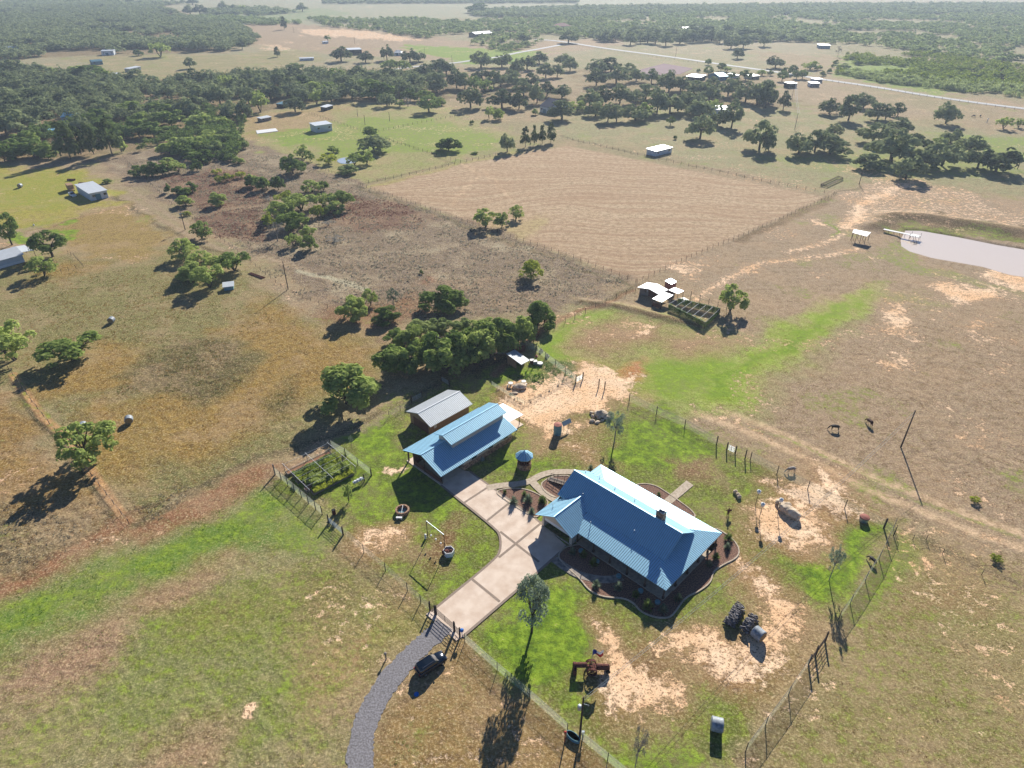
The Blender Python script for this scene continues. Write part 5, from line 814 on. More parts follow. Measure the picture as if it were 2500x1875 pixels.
for i, (x, y) in enumerate([(955, 300), (1075, 405)]): b = MB(); b.tube((-.1, 0, .45), (.1, 0, .45), .45, .45, 14); b.box((0, 0, .2), (.9, .7, .4)); o = b.build('machinery', M['black']); o.location = gp('X', x, y); o.rotation_euler = (0, 0, .5); tag(o, ['black wheeled implement by the back post of the pen', 'small dark implement lying along the pen back fence'][i], 'implement')
for i, (x, y) in enumerate([(368, 960), (620, 925)]):
    t = thing('stone_table', ['left white stone pedestal table in the animal pen', 'right white stone pedestal table behind the big slab rock'][i], 'table', tuple(gp('X', x, y))); b = MB(); b.lathe((0, 0, 0), [(.28, 0), (.14, .15), (.14, .7)], 12); b.build('pedestal', M['walk'], t); b = MB(); b.lathe((0, 0, 0), [(.56, .7), (.58, .78), (0, .8)], 20); b.build('table_top', M['white'], t)
    for a in (3.6, 5.6): b = MB(); b.lathe((.75 * math.cos(a), .75 * math.sin(a), 0), [(.16, 0), (.18, .42), (0, .44)], 10); o = b.build('stone_stool', M['white']); o.location = t.location; tag(o, 'small white round stone stool beside a pedestal table in the pen', 'stool', 'stools around the stone tables')
rock(gp('X', 545, 995), 1.5, (1.15, .75, .42), 41, 'broad flat pale slab rock between the two stone tables', None, .2); rock(gp('X', 630, 960), .6, (1.1, .8, .6), 42, 'small white rock at the right end of the broad slab', None, 0); rock(gp('X', 430, 1110), .8, (1.3, .5, .25), 43, 'thin white wedge rock lying on bare soil in the pen', None, .1)
for i, (x, y) in enumerate([(130, 1045), (450, 1215), (570, 1290), (745, 1265), (960, 1150), (1115, 1055), (1290, 955), (1375, 915)]):
    b = MB(); [b.ico((random.Random(i * 7 + j).uniform(-.3, .3), random.Random(i * 5 + j).uniform(-.2, .2), .12), .16, 1, (1, 1, .8), .1, j) for j in range(4)]; o = b.build('stone_cluster', M['rock']); o.location = gp('X', x, y); tag(o, 'little heap of pale stones at the foot of the pen front fence', 'rock', 'stone heaps along the pen fence')
# ------------------------------------------------------------------ goat sheds and trellis pen upper right
def roof4(t_, pts, zs, name, m, T_, th=.08): b = MB(); b.slab([gp(t_, p[0], p[1], z) for p, z in zip(pts, zs)], th); return b.build(name, m, T_)
t = thing('goat_barn', 'low grey board barn with white gable roof beside the trellis pen', 'barn', (0, 0, 0)); ra, rb_ = gp('Y', 310, 265, 3.2), gp('Y', 490, 170, 3.2)
roof4('Y', [(118, 232), (300, 140), (490, 170), (330, 262)], [2.5, 2.5, 3.1, 3.1], 'roof', M['roofw'], t); roof4('Y', [(331, 263), (491, 171), (680, 275), (500, 360)], [3.1, 3.1, 2.3, 2.3], 'roof', M['roofw'], t)
w0, w1, w2_, w3 = gp('Y', 155, 350), gp('Y', 310, 395), gp('Y', 480, 435), gp('Y', 300, 260); quadwall(t, w0, w1, 0, 2.4, 0, 2.9, M['greywood']); quadwall(t, w1, w2_, 0, 2.9, 0, 2.2, M['redwood']); quadwall(t, w0, w0 + (rb_ - ra).normalized() * 5 * Vector((1, 1, 0)).length / 1.414, 0, 2.4, 0, 2.4, M['greywood'])
b = MB(); b.box(tuple(w0.lerp(w1, .62) + Vector((0, 0, 1.5))), (.5, .12, .7), math.atan2((w1 - w0).y, (w1 - w0).x)); b.build('window', M['glass'], t); b = MB(); b.box(tuple(w0.lerp(w1, .85) + Vector((0, 0, 1.7))), (.3, .14, .3), math.atan2((w1 - w0).y, (w1 - w0).x)); b.build('vent', M['white'], t)
t = thing('flat_shelter', 'flat white roofed shelter on posts in front of the goat barn', 'shelter', (0, 0, 0)); fp = [(385, 435), (600, 315), (765, 370), (560, 500)]; roof4('Y', fp, [2.3, 2.4, 2.4, 2.2], 'roof', M['roofw'], t)
for p, z in zip(fp, [2.3, 2.4, 2.4, 2.2]): q = gp('Y', p[0], p[1], z).lerp(gp('Y', 575, 405, 2.3), .08); b = MB(); b.tube((q.x, q.y, 0), (q.x, q.y, z - .05), .07); b.build('post', M['post'], t)
qa = gp('Y', 420, 570); qb = gp('Y', 590, 600); quadwall(t, gp('Y', 400, 450, 2.2), gp('Y', 560, 505, 2.2), .1, 1.3, .1, 1.3, M['redwood'])
t = thing('flat_shelter', 'flat white roofed shelter on posts behind the trellis pen', 'shelter', (0, 0, 0)); fp = [(685, 280), (790, 232), (960, 295), (850, 348)]; roof4('Y', fp, [2.1, 2.1, 2.1, 2.1], 'roof', M['roofw'], t)
for p in fp: q = gp('Y', p[0], p[1], 2.1).lerp(gp('Y', 820, 290, 2.1), .08); b = MB(); b.tube((q.x, q.y, 0), (q.x, q.y, 2.05), .07); b.build('post', M['post'], t)
t = thing('water_tank_box', 'square pinkish brown shed with flat grey roof behind the goat barn', 'shed', (0, 0, 0)); fp = [(618, 115), (715, 68), (828, 128), (735, 178)]; roof4('Y', fp, [2.9] * 4, 'roof', M['galv'], t); C_ = sum((gp('Y', *p, 2.9) for p in fp), Vector()) / 4
for i in range(4): a, c = [gp('Y', *fp[j], 2.9).lerp(C_, .06) for j in (i, (i + 1) % 4)]; quadwall(t, a, c, 0, 2.85, 0, 2.85, M['terracotta'])
TP = [gp('Y', *p, 2.0) for p in [(690, 530), (860, 430), (1610, 610), (1340, 860)]]
t = thing('trellis_pen', 'long vine covered trellis pen with dark shade cloth and white cross bars', 'trellis', (0, 0, 0))
def edge(a, c, u): return a.lerp(c, u)
for i in range(7):
    u = i / 6; a = edge(TP[0], TP[3], u); c = edge(TP[1], TP[2], u); b = MB(); b.tube(a, c, .05); b.build('crossbar', M['white'], t)
    for q in (a, c): b = MB(); b.tube((q.x, q.y, 0), (q.x, q.y, 2.0), .07); b.build('post', M['post'], t)
for a, c in ((TP[0], TP[3]), (TP[1], TP[2]), (TP[3], TP[2])): quadwall(t, a, c, .05, 1.95, .05, 1.95, M['shade'], 'shade_panel', .03); b = MB(); b.tube(a, c, .05); b.build('top_rail', M['white'], t)
b = MB(); ppp = [gp('Y', *p, .5) for p in [(860, 430), (960, 410), (1050, 460), (960, 490)]]; b.slab(ppp, .3); o = b.build('white_tarp', M['white']); tag(o, 'crumpled white tarp inside the trellis pen', 'tarp')
fence('pen_fence', 'wire fence with tall posts behind the trellis pen', 'Y', [(1080, 400), (1240, 470), (1400, 530), (1560, 590), (1720, 640)], 1.7, 6, .07, None, False, wires=2)
# ------------------------------------------------------------------ pond-side things
t = thing('field_shelter', 'open pole shelter with white tin roof beside the pond', 'shelter', (0, 0, 0)); fp = [(888, 372), (900, 346), (1032, 370), (1000, 402)]; roof4('I', fp, [2.9, 3.1, 3.1, 2.9], 'roof', M['roofw'], t)
for u in (0, .33, .66, 1):
    for a, c, z in ((fp[0], fp[3], 2.9), (fp[1], fp[2], 3.1)): q = gp('I', *a, z).lerp(gp('I', *c, z), .04 + u * .92); b = MB(); b.tube((q.x, q.y, 0), (q.x, q.y, z), .08); b.build('post', M['post'], t)
t = thing('fishing_pier', 'narrow pale plank pier reaching over the end of the pond', 'pier', (0, 0, 0)); a, c = gp('I', 1130, 345, 1.1), gp('I', 1340, 388, 1.1); b = MB(); dv = (c - a); nn = Vector((-dv.y, dv.x, 0)).normalized() * .6; b.slab([a + nn, a - nn, c - nn, c + nn], .12); nn2 = nn * 2.4; dd = dv.normalized(); b.slab([c + nn2, c - nn2, c - nn2 + dd * 3, c + nn2 + dd * 3], .12); b.build('deck', M['white'], t)
for u in (0, .2, .4, .6, .8, 1): q = a.lerp(c, u); b = MB(); b.tube((q.x, q.y, -1), (q.x, q.y, 1.05), .07); b.build('pile', M['timber'], t)
for s in (-1, 1):
    for e in (0, 3): q = c + nn2 * s * .95 + dd * e; b = MB(); b.tube((q.x, q.y, -1), (q.x, q.y, 1.9), .06); b.build('pile', M['timber'], t)
t = thing('boat_slip_frame', 'dark tilted ladder frame standing in the pond at the pier end', 'ladder', tuple(gp('I', 1365, 440))); b = MB(); [b.tube((s, -1.6, -.8), (s, 1.2, 1.7), .07) for s in (-.45, .45)]; [b.tube((-.45, -1.6 + .4 * i, -.8 + .357 * i), (.45, -1.6 + .4 * i, -.8 + .357 * i), .04) for i in range(7)]; b.build('ladder', M['timber'], t)
t = thing('pipe_corral', 'narrow rectangular dark pipe corral lying in the pasture near the track', 'corral', (0, 0, 0)); cp4 = [gp('D', *p) for p in [(450, 1605), (600, 1535), (645, 1550), (505, 1615)]]; b = MB()
for i in range(4): [b.tube(cp4[i] + Vector((0, 0, z)), cp4[(i + 1) % 4] + Vector((0, 0, z)), .14) for z in (.4, .9)]
b.build('rails', M['timber'], t)
# ------------------------------------------------------------------ simple farm buildings
def barn(name, label, t_, base, ang_deg, L_, D_, h, roofm, wallm, kind='flat', open_side=False, cat='shed', door=True, rise=1.2):
    """base = photo position of the nearest ground corner; building runs L_ along ang and D_ to its left"""
    g = gp(t_, *base); T_ = thing(name, label, cat, tuple(g), R(ang_deg)); b = MB()
    if not open_side: b.bx(0, L_, 0, D_, 0, h)
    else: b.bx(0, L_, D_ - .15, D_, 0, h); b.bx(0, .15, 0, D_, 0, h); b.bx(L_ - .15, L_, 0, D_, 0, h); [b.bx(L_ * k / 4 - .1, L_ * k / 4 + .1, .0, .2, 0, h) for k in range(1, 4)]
    if kind == 'gable': [b.add([(x, 0, h), (x, D_, h), (x, D_ / 2, h + rise)], [(0, 1, 2)]) for x in (0.02, L_ - .02)]
    b.build('wall', wallm, T_); b = MB(); e = .35
    if kind == 'flat': b.slab([(-e, -e, h + .1), (L_ + e, -e, h + .1), (L_ + e, D_ + e, h + .1 + rise * .3), (-e, D_ + e, h + .1 + rise * .3)], .14)
    elif kind == 'gable': k = rise / (D_ / 2); b.slab([(-e, -e, h - k * e + .08), (L_ + e, -e, h - k * e + .08), (L_ + e, D_ / 2, h + rise + .08), (-e, D_ / 2, h + rise + .08)], .12); b.slab([(L_ + e, D_ + e, h - k * e + .08), (-e, D_ + e, h - k * e + .08), (-e, D_ / 2, h + rise + .08), (L_ + e, D_ / 2, h + rise + .08)], .12)
    else: r_ = D_ / 2; A_, B_, C_, D4 = (-e, -e, h), (L_ + e, -e, h), (L_ + e, D_ + e, h), (-e, D_ + e, h); p, q = (r_, D_ / 2, h + rise), (L_ - r_, D_ / 2, h + rise); b.slab([A_, B_, q, p], .1); b.slab([C_, D4, p, q], .1); b.slab([B_, C_, q], .1); b.slab([D4, A_, p], .1)
    b.build('roof', roofm, T_)
    if door and not open_side: b = MB(); b.bx(L_ * .3, L_ * .3 + min(3, L_ * .3), -.05, .0, .02, min(2.4, h - .3)); b.build('door', M['teal'], T_)
    if not open_side and L_ > 6:
        for f_ in (.12, .78): b = MB(); b.bx(L_ * f_, L_ * f_ + 1.2, -.04, .0, h * .45, h * .45 + .9); b.build('window', M['glass'], T_)
    return T_
def bang(t_, a, c): v = gp(t_, *c) - gp(t_, *a); return math.degrees(math.atan2(v.y, v.x)), v.length
def barnpx(name, label, t_, a, c, D_, hpx, roofm, wallm, **k):
    an, L_ = bang(t_, a, c); A_ = px(t_, *a); h = HZ(A_[0], A_[1], A_[1] - hpx / T[t_][2]); return barn(name, label, t_, a, an, L_, D_, h, roofm, wallm, **k)
WM, RW = M['whitewall'], M['roofw']
barnpx('metal_building', 'white metal building with bluish wall beside the parked vehicles on the left', 'E', (790, 392), (938, 362), 17, 65, RW, WM, door=True, cat='metal building')
barnpx('metal_building', 'white metal shed with flat roof in the middle green pasture', 'B', (520, 1145), (660, 1125), 8, 60, RW, WM, cat='metal building', door=False)
barnpx('metal_building', 'white flat roofed shed behind the far edge of the sown field', 'C', (1235, 1350), (1375, 1315), 6, 45, RW, WM, cat='metal building', door=False)
barnpx('metal_building', 'pale blue metal shed at the edge of the upper left woodland', 'A', (880, 478), (985, 475), 10, 38, RW, WM, cat='metal building')
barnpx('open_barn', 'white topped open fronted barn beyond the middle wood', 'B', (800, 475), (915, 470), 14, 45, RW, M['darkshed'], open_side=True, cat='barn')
barnpx('dark_shed', 'dark green blue shed in the upper left clearing', 'A', (800, 562), (890, 555), 9, 30, M['teal'], M['teal'], kind='gable', door=False)
barnpx('long_trailer', 'long white topped trailer house in the upper left clearing', 'A', (1120, 620), (1218, 600), 5, 26, RW, M['galv'], cat='trailer', door=False)
barnpx('small_shed', 'small brown shed left of the long concrete slab', 'B', (50, 1052), (135, 1035), 4, 28, RW, M['greywood'], door=False); barnpx('small_shed', 'small white topped shed at the wood edge in the middle', 'B', (605, 955), (665, 935), 4, 28, RW, M['darkshed'], door=False)
barnpx('small_shed', 'teal roofed shed half hidden at the wood edge on the left', 'B', (180, 925), (255, 930), 7, 30, M['teal'], M['darkshed'], door=False); barnpx('small_shed', 'tiny white shelter in the reddish far field', 'B', (585, 378), (625, 375), 4, 18, RW, WM, door=False)
for i, (a, c, l) in enumerate([((955, 655), (1005, 655), 'left of the two small sheds below the long trailer'), ((1030, 690), (1080, 685), 'right of the two small sheds below the long trailer')]): barnpx('small_shed', 'small grey roofed shed, ' + l, 'A', a, c, 5, 18, RW, M['galv'], door=False)
barnpx('farm_house', 'blue white roofed house hidden among the left trees', 'A', (540, 1060), (670, 1050), 11, 50, M['roof'], WM, kind='hip', rise=3, cat='house'); barnpx('farm_house', 'pale house under the far left woodland crowns', 'A', (40, 470), (170, 470), 14, 40, RW, WM, kind='gable', rise=3, cat='house'); barnpx('small_shed', 'blue roofed shed below the hidden house on the left', 'A', (415, 1175), (485, 1170), 5, 45, M['roof'], M['teal'], door=False)
barnpx('farm_house', 'dark blue gambrel house behind the central front oaks', 'C', (240, 965), (330, 985), 16, 55, mat('dark_blue_roof', (28, 46, 78), .6, .1, .1), WM, kind='gable', rise=4, cat='house'); 
barnpx('far_barn', 'white open barn beside the riding arena', 'C', (1500, 690), (1620, 700), 14, 32, RW, M['darkshed'], open_side=True, cat='barn'); barnpx('far_barn', 'blue grey gabled barn right of the arena barn', 'C', (1785, 695), (1855, 690), 15, 35, M['roof'], M['teal'], kind='gable', rise=2, cat='barn')
barnpx('far_barn', 'white shed between conifers by the road junction', 'C', (1930, 675), (1960, 672), 10, 25, RW, WM, cat='barn', door=False); barnpx('far_barn', 'white open shed at the right of the roadside farm', 'C', (2065, 685), (2130, 680), 10, 28, RW, M['galv'], open_side=True, cat='barn'); barnpx('far_barn', 'white roof mostly hidden under the right grove oaks', 'C', (1700, 985), (1880, 985), 12, 40, RW, WM, cat='barn', door=False)
barnpx('horse_shelter', 'open white horse shelter under the power line', 'D', (178, 760), (245, 755), 6, 38, RW, M['darkshed'], open_side=True, cat='shelter'); barnpx('horse_shelter', 'nearer of two white box shelters by the road', 'D', (362, 750), (440, 750), 6, 32, RW, WM, open_side=True, cat='shelter'); barnpx('horse_shelter', 'farther of two white box shelters by the road', 'D', (400, 715), (465, 712), 6, 30, RW, WM, open_side=True, cat='shelter')
barnpx('far_barn', 'small grey shed by the distant track on the right', 'D', (435, 418), (532, 420), 12, 28, RW, M['teal'], cat='barn', door=False); barnpx('far_house', 'dark walled white roofed house at the distant wood edge', 'B', (1890, 322), (2040, 310), 14, 28, RW, M['darkshed'], kind='gable', rise=2, cat='house')
for i, (x, wd) in enumerate([(110, 65), (190, 45), (260, 60), (340, 65)]): barnpx('far_building', 'tiny white roofed building in a row near the hazy horizon on the right', 'D', (x, 68), (x + wd, 66), 20, 12, RW, WM, cat='building', door=False)['group'] = 'row of distant white buildings'
barnpx('far_house', 'reddish roofed house among distant bright trees', 'C', (390, 250), (510, 245), 16, 22, M['terracotta'], M['cream'], kind='hip', rise=4, cat='house'); barnpx('far_house', 'low building behind the long oak row', 'C', (1480, 265), (1690, 258), 12, 16, RW, M['tan'], kind='gable', rise=2, cat='house')
barnpx('farm_house', 'grey house roof among trees in the upper middle', 'B', (1190, 480), (1250, 480), 12, 25, RW, WM, kind='hip', rise=2, cat='house'); barnpx('far_trailer', 'white vehicle shed under the pale trees beyond the wood', 'B', (380, 525), (500, 520), 5, 20, RW, WM, cat='shed', door=False)
barnpx('dog_house', 'small white topped hutch under the left trees', 'E', (1935, 1165), (2015, 1155), 2.5, 32, RW, M['tankblue'], cat='hutch', door=False)
t = thing('farm_house', 'white mobile home with pale gable roof and porch at the left edge', 'house', tuple(gp('E', 215, 915)), R(0)); an = bang('E', (0, 975), (215, 915))[0]; t.rotation_euler = (0, 0, R(an)); b = MB(); b.bx(-14, 0, 0, 9, 0, 2.8); b.build('wall', WM, t); b = MB(); b.bx(-14.05, .05, -.05, 0, 0, .8); b.build('skirting', M['white'], t)
b = MB(); b.add([(0, 0, 2.8), (0, 9, 2.8), (0, 4.5, 4.2)], [(0, 1, 2)]); b.build('gable', M['whitewall'], t); b = MB(); b.slab([(-14.3, -.5, 2.7), (.5, -.5, 2.7), (.5, 4.5, 4.3), (-14.3, 4.5, 4.3)], .12); b.slab([(.5, 9.5, 2.7), (-14.3, 9.5, 2.7), (-14.3, 4.5, 4.3), (.5, 4.5, 4.3)], .12); b.slab([(.5, 1, 3.0), (4.2, 1, 2.6), (4.2, 9, 2.6), (.5, 9, 3.0)], .1); b.build('roof', RW, t)
b = MB(); b.bx(-11.5, -10.7, -.06, .02, 1.1, 2.1); b.build('window', M['glass'], t); 
for y in (1.2, 8.8): b = MB(); b.tube((4, y, 0), (4, y, 2.6), .08); b.build('porch_post', M['timber'], t)
o = sheet('concrete_slab', W2('B', [(0, 1128), (170, 1108), (190, 1132), (10, 1155)]), .25, M['white'], .4)
# vehicles by the left metal building
def vehicle(label, t_, p, an, L_, kind, m):
    g = gp(t_, *p); T_ = thing('parked_' + kind, label, kind, tuple(g), R(an)); loft([(-L_ / 2, .95, .9, .5, 1.3), (-L_ * .1, .97, .92, .45, 1.35), (0, .97, .92, .45, 1.3), (L_ * .3, .95, .85, .45, 1.15), (L_ / 2, .85, .7, .5, .95)]).build('body', m, T_)
    if kind == 'camper': b = MB(); b.bx(-L_ / 2, L_ * .3, -1.15, 1.15, .7, 2.7); b.build('cabin', m, T_)
    else: loft([(-L_ * .12, .85, .72, 1.2, 1.3), (-L_ * .08, .85, .72, 1.2, 1.85), (L_ * .12, .85, .7, 1.2, 1.85), (L_ * .24, .84, .7, 1.2, 1.25)]).build('cabin', M['glass'], T_)
    for x in (-L_ * .32, L_ * .32):
        for s in (-1, 1): b = MB(); b.tube((x, s * .8, .38), (x, s * 1.0, .38), .38, .38, 12); b.build('wheel', M['tyre'], T_)
vehicle('white truck parked left of the white metal building, nearer one', 'E', (630, 350), -45, 5.6, 'truck', M['white']); vehicle('tan and white trailer parked behind the white truck', 'E', (615, 300), -50, 6, 'camper', M['tan'])
b = MB(); [b.box((i * .8, 0, .5), (.5, 1.2, 1.0), i) for i in range(5)]; o = b.build('farm_implement', M['rust']); o.location = gp('E', 690, 250); tag(o, 'row of rusty farm implements behind the white metal building', 'implement')
b = MB(); [b.box((i * .9, 0, .4), (.6, 1.0, .8), i * 2) for i in range(4)]; o = b.build('farm_implement', M['rust']); o.location = gp('E', 590, 215); tag(o, 'rusty implement lying in the yellow green grass near the metal building', 'implement')
bale(gp('E', 178, 275), R(5), 'lone bluish bale in the yellow green field at far left', 1.6, .9); b = MB(); b.lathe((0, 0, 0), [(.3, 0), (.3, .5), (0, .7)], 10); o = b.build('white_bucket', M['white']); o.location = gp('E', 293, 603); tag(o, 'small white bucket by the path near the left trees', 'bucket')
b = MB(); [b.tube((0, i * .35, .15), (7, i * .35, .15), .13) for i in range(4)]; o = b.build('pipe_pile', M['rust']); o.location = gp('E', 2140, 1020); o.rotation_euler = (0, 0, R(-35)); tag(o, 'rusty pipes lying in the weeds at the scrub field edge', 'pipes')
# ------------------------------------------------------------------ animals
def beast(name, label, cat, loc, rz, hgt_, m, pose='graze', neck=.5, group=None):
    s = hgt_ / 1.4; J = [(-.75, 0, 1.12, .24), (-.2, 0, 1.08, .3), (.35, 0, 1.1, .28), (.7, 0, 1.15, .24)]
    me = bpy.data.meshes.new(name); V_ = []; E_ = []; Rr = []
    def add(p, r, par=None): V_.append(Vector(p) * s); Rr.append(r * s); (E_.append((par, len(V_) - 1)) if par is not None else None); return len(V_) - 1
    root = add((-.2, 0, 1.0), .36); hip = add((-.66, 0, 1.06), .32, root); ch = add((.3, 0, 1.02), .36, root); sh = add((.62, 0, 1.1), .27, ch)
    if pose == 'graze': n1 = add((1.0, 0, .85), .13, sh); n2 = add((1.2, 0, .5), .11, n1); hd = add((1.35, 0, .3), .11, n2); mz = add((1.5, 0, .12), .07, hd)
    else: n1 = add((.98, 0, 1.35), .14, sh); n2 = add((1.15, 0, 1.58), .11, n1); hd = add((1.3, 0, 1.58), .11, n2); mz = add((1.58, 0, 1.42), .07, hd)
    for y in (-.05, .05): add((V_[n2].x / s - .02, y * 2.2, V_[n2].z / s + .2), .03, n2)
    for y in (-.17, .17):
        k = add((.55, y, .75), .1, sh); k = add((.55, y, .42), .06, k); k = add((.53, y, .06), .05, k)
        k = add((-.62, y, .75), .13, hip); k = add((-.8, y, .42), .06, k); k = add((-.72, y, .06), .05, k)
    k = add((-.98, 0, 1.0), .04, hip); add((-1.02, 0, .55), .04, k)
    me.from_pydata([tuple(v) for v in V_], E_, []); me.materials.append(m); o = bpy.data.objects.new(name, me); COL.objects.link(o); md = o.modifiers.new('skin', 'SKIN')
    for i, v in enumerate(me.skin_vertices[0].data): v.radius = (Rr[i], Rr[i]); v.use_root = (i == 0)
    o.modifiers.new('smooth', 'SUBSURF').levels = 1; o.modifiers['smooth'].render_levels = 1; o.location = loc; o.rotation_euler = (0, 0, rz); tag(o, label, cat, group); return o
beast('donkey', 'grey and white donkey standing by the fence with its head down', 'donkey', gp('P', 412, 640), R(180 + 8), 1.35, M['hide_grey']); beast('horse', 'black brown horse grazing in the east pasture, left of the pair', 'horse', gp('P', 748, 315), R(165), 1.4, M['hide_black']); beast('horse', 'red brown horse grazing in the east pasture, right of the pair', 'horse', gp('P', 1015, 275), R(100), 1.45, M['hide_brown'])
beast('calf', 'small black calf standing outside the south east fence', 'calf', gp('M', 1183, 618), R(110), 1.15, M['hide_black'])
beast('horse', 'dark horse in the far pasture near the road, left one', 'horse', gp('D', 1770, 1010), R(175), 1.5, M['hide_black']); beast('horse', 'dark horse in the far pasture near the road, right one', 'horse', gp('D', 1828, 1008), R(70), 1.5, M['hide_black'])
t = thing('windmill_stand', 'white object on a small frame in the far right pasture', 'stand', tuple(gp('D', 1885, 1060))); b = MB(); [b.tube((x, y, 0), (0, 0, 2.2), .06) for x in (-.5, .5) for y in (-.5, .5)]; b.build('frame', M['galv'], t); b = MB(); b.lathe((0, 0, 2.1), [(.4, 0), (.5, .4), (0, .7)], 10); b.build('head', M['white'], t)
# ------------------------------------------------------------------ vegetation
LM = dict(oak=leafmat('oak_leaves', (150, 160, 116), (70, 88, 62), .36), mesq=leafmat('mesquite_leaves', (176, 190, 112), (102, 130, 66), .52), dark=leafmat('dark_leaves', (134, 154, 86), (60, 86, 48), .42),
          bright=leafmat('bright_leaves', (186, 194, 84), (124, 144, 56), .5), pine=leafmat('pine_needles', (100, 114, 68), (48, 64, 38), .3), grey=leafmat('grey_twigs', (150, 148, 140), (104, 104, 100), .1), silver=leafmat('silver_leaves', (150, 164, 140), (96, 116, 92), .3),
          scrub=leafmat('scrub_leaves', (172, 184, 122), (112, 132, 84), .5))
def quads(cs, ns, sz, rs):
    n = len(cs); ns = ns / (np.linalg.norm(ns, axis=1, keepdims=True) + 1e-6); r = rs.normal(size=(n, 3)); u = np.cross(ns, r); u /= np.linalg.norm(u, axis=1, keepdims=True) + 1e-6; v = np.cross(ns, u); sz = sz[:, None]; as_ = rs.uniform(.5, 1, (n, 1))
    return np.stack([cs - u * sz, cs + v * sz * as_, cs + u * sz, cs - v * sz * as_], 1)
def lobes_for(kind, rs):
    L_ = []
    if kind == 'oak':
        for _ in range(40):
            a = rs.uniform(0, 2 * np.pi); q = rs.uniform(0, 1) ** .55 * .42; z = .2 + .64 * (1 - (q / .5) ** 2) * rs.uniform(.08, 1); L_.append((q * np.cos(a), q * np.sin(a), z, rs.uniform(.09, .16)))
    elif kind == 'mesq':
        for _ in range(30):
            a = rs.uniform(0, 2 * np.pi); q = rs.uniform(0, 1) ** .5 * .43; z = .2 + .66 * (1 - (q / .57) ** 2) * rs.uniform(.1, 1); L_.append((q * np.cos(a), q * np.sin(a), z, rs.uniform(.08, .14)))
    elif kind == 'bush':
        for _ in range(26):
            a = rs.uniform(0, 2 * np.pi); q = rs.uniform(0, 1) ** .5 * .37; z = .1 + .75 * np.sqrt(max(0, 1 - (q / .42) ** 2)) * rs.uniform(.1, 1); L_.append((q * np.cos(a), q * np.sin(a), z, rs.uniform(.1, .16)))
    elif kind == 'round':
        for _ in range(34):
            a = rs.uniform(0, 2 * np.pi); zz = rs.uniform(-1, 1); q = np.sqrt(1 - zz * zz) * .36; L_.append((q * np.cos(a), q * np.sin(a), .56 + .33 * zz, .13))
    elif kind == 'pine':
        for _ in range(46):
            z = rs.uniform(.18, .95); q = rs.uniform(.3, 1) * .42 * (1 - z) ** .5 + .02; a = rs.uniform(0, 2 * np.pi); L_.append((q * np.cos(a), q * np.sin(a), z, .08 + .09 * (1 - z)))
    elif kind == 'sparse':
        for _ in range(26):
            a = rs.uniform(0, 2 * np.pi); q = rs.uniform(0, 1) ** .6 * .36; z = .32 + .62 * rs.uniform(0, 1) * (1 - q); L_.append((q * np.cos(a), q * np.sin(a), z, rs.uniform(.06, .11)))
    return L_
def crown_arr(kind, n, sz, seed):
    rs = np.random.RandomState(seed); L_ = np.array(lobes_for(kind, rs)); w_ = L_[:, 3] ** 2; idx = rs.choice(len(L_), n, p=w_ / w_.sum()); d = rs.normal(size=(n, 3)); d /= np.linalg.norm(d, axis=1, keepdims=True); d[:, 2] = np.where(d[:, 2] < -.35, -d[:, 2], d[:, 2])
    f = rs.uniform(.55, 1.08, (n, 1)) ** .6; c = L_[idx, :3] + d * L_[idx, 3:4] * f; nn = d + rs.normal(size=(n, 3)) * .32 + np.array([0, 0, .12]); return quads(c, nn, rs.uniform(.6, 1.3, n) * sz, rs), L_
def qmesh(name, q, m):
    me = bpy.data.meshes.new(name); n = len(q) * 4; me.vertices.add(n); me.vertices.foreach_set('co', q.reshape(-1).astype(np.float32)); me.loops.add(n); me.loops.foreach_set('vertex_index', np.arange(n, dtype=np.int32)); me.polygons.add(len(q)); me.polygons.foreach_set('loop_start', np.arange(0, n, 4, dtype=np.int32)); me.update(); me.materials.append(m); return me
def trunk_mesh(kind, L_, seed, m):
    rr_ = random.Random(seed); b = MB(); rt = .028 if kind in ('oak', 'round') else .02
    if kind == 'pine': b.tube((0, 0, -.02), (0, 0, .95), .022, .005, 7)
    elif kind in ('mesq',):
        for k in range(4):
            a = rr_.uniform(0, 6.3); p = Vector((0, 0, -.02)); q = Vector((.12 * math.cos(a), .12 * math.sin(a), .28)); b.tube(p, q, .024, .016, 6)
            for l in rr_.sample([tuple(x) for x in L_], 4): e = Vector(l[:3]) * .97; mid = q.lerp(e, .5) + Vector((0, 0, .03)); b.tube(q, mid, .012, .008, 5); b.tube(mid, e, .008, .004, 5)
    else:
        f = {'bush': .12, 'sparse': .4}.get(kind, .3); q = Vector((rr_.uniform(-.02, .02), rr_.uniform(-.02, .02), f)); b.tube((0, 0, -.03), q, rt * 1.25, rt, 8)
        for l in rr_.sample([tuple(x) for x in L_], min(14, len(L_))): e = Vector(l[:3]); mid = q.lerp(e, .5) + Vector((rr_.uniform(-.02, .02), rr_.uniform(-.02, .02), .04)); b.tube(q, mid, rt * .55, rt * .35, 5); b.tube(mid, e, rt * .35, rt * .12, 5)
    me = bpy.data.meshes.new('trunk'); me.from_pydata(b.v, [], b.f); me.materials.append(m); return me
PROT = {}
SPEC = {'o': ('oak', 'oak', 'bark'), 'm': ('mesq', 'mesq', 'bark'), 'b': ('bush', 'dark', 'bark'), 'r': ('round', 'dark', 'bark'), 'p': ('pine', 'pine', 'bark'), 's': ('sparse', 'silver', 'palebark'), 'd': ('sparse', 'grey', 'palebark'), 'y': ('mesq', 'bright', 'bark'), 'g': ('bush', 'mesq', 'bark'), 'k': ('bush', 'scrub', 'bark'), 'w': ('round', 'silver', 'bark')}
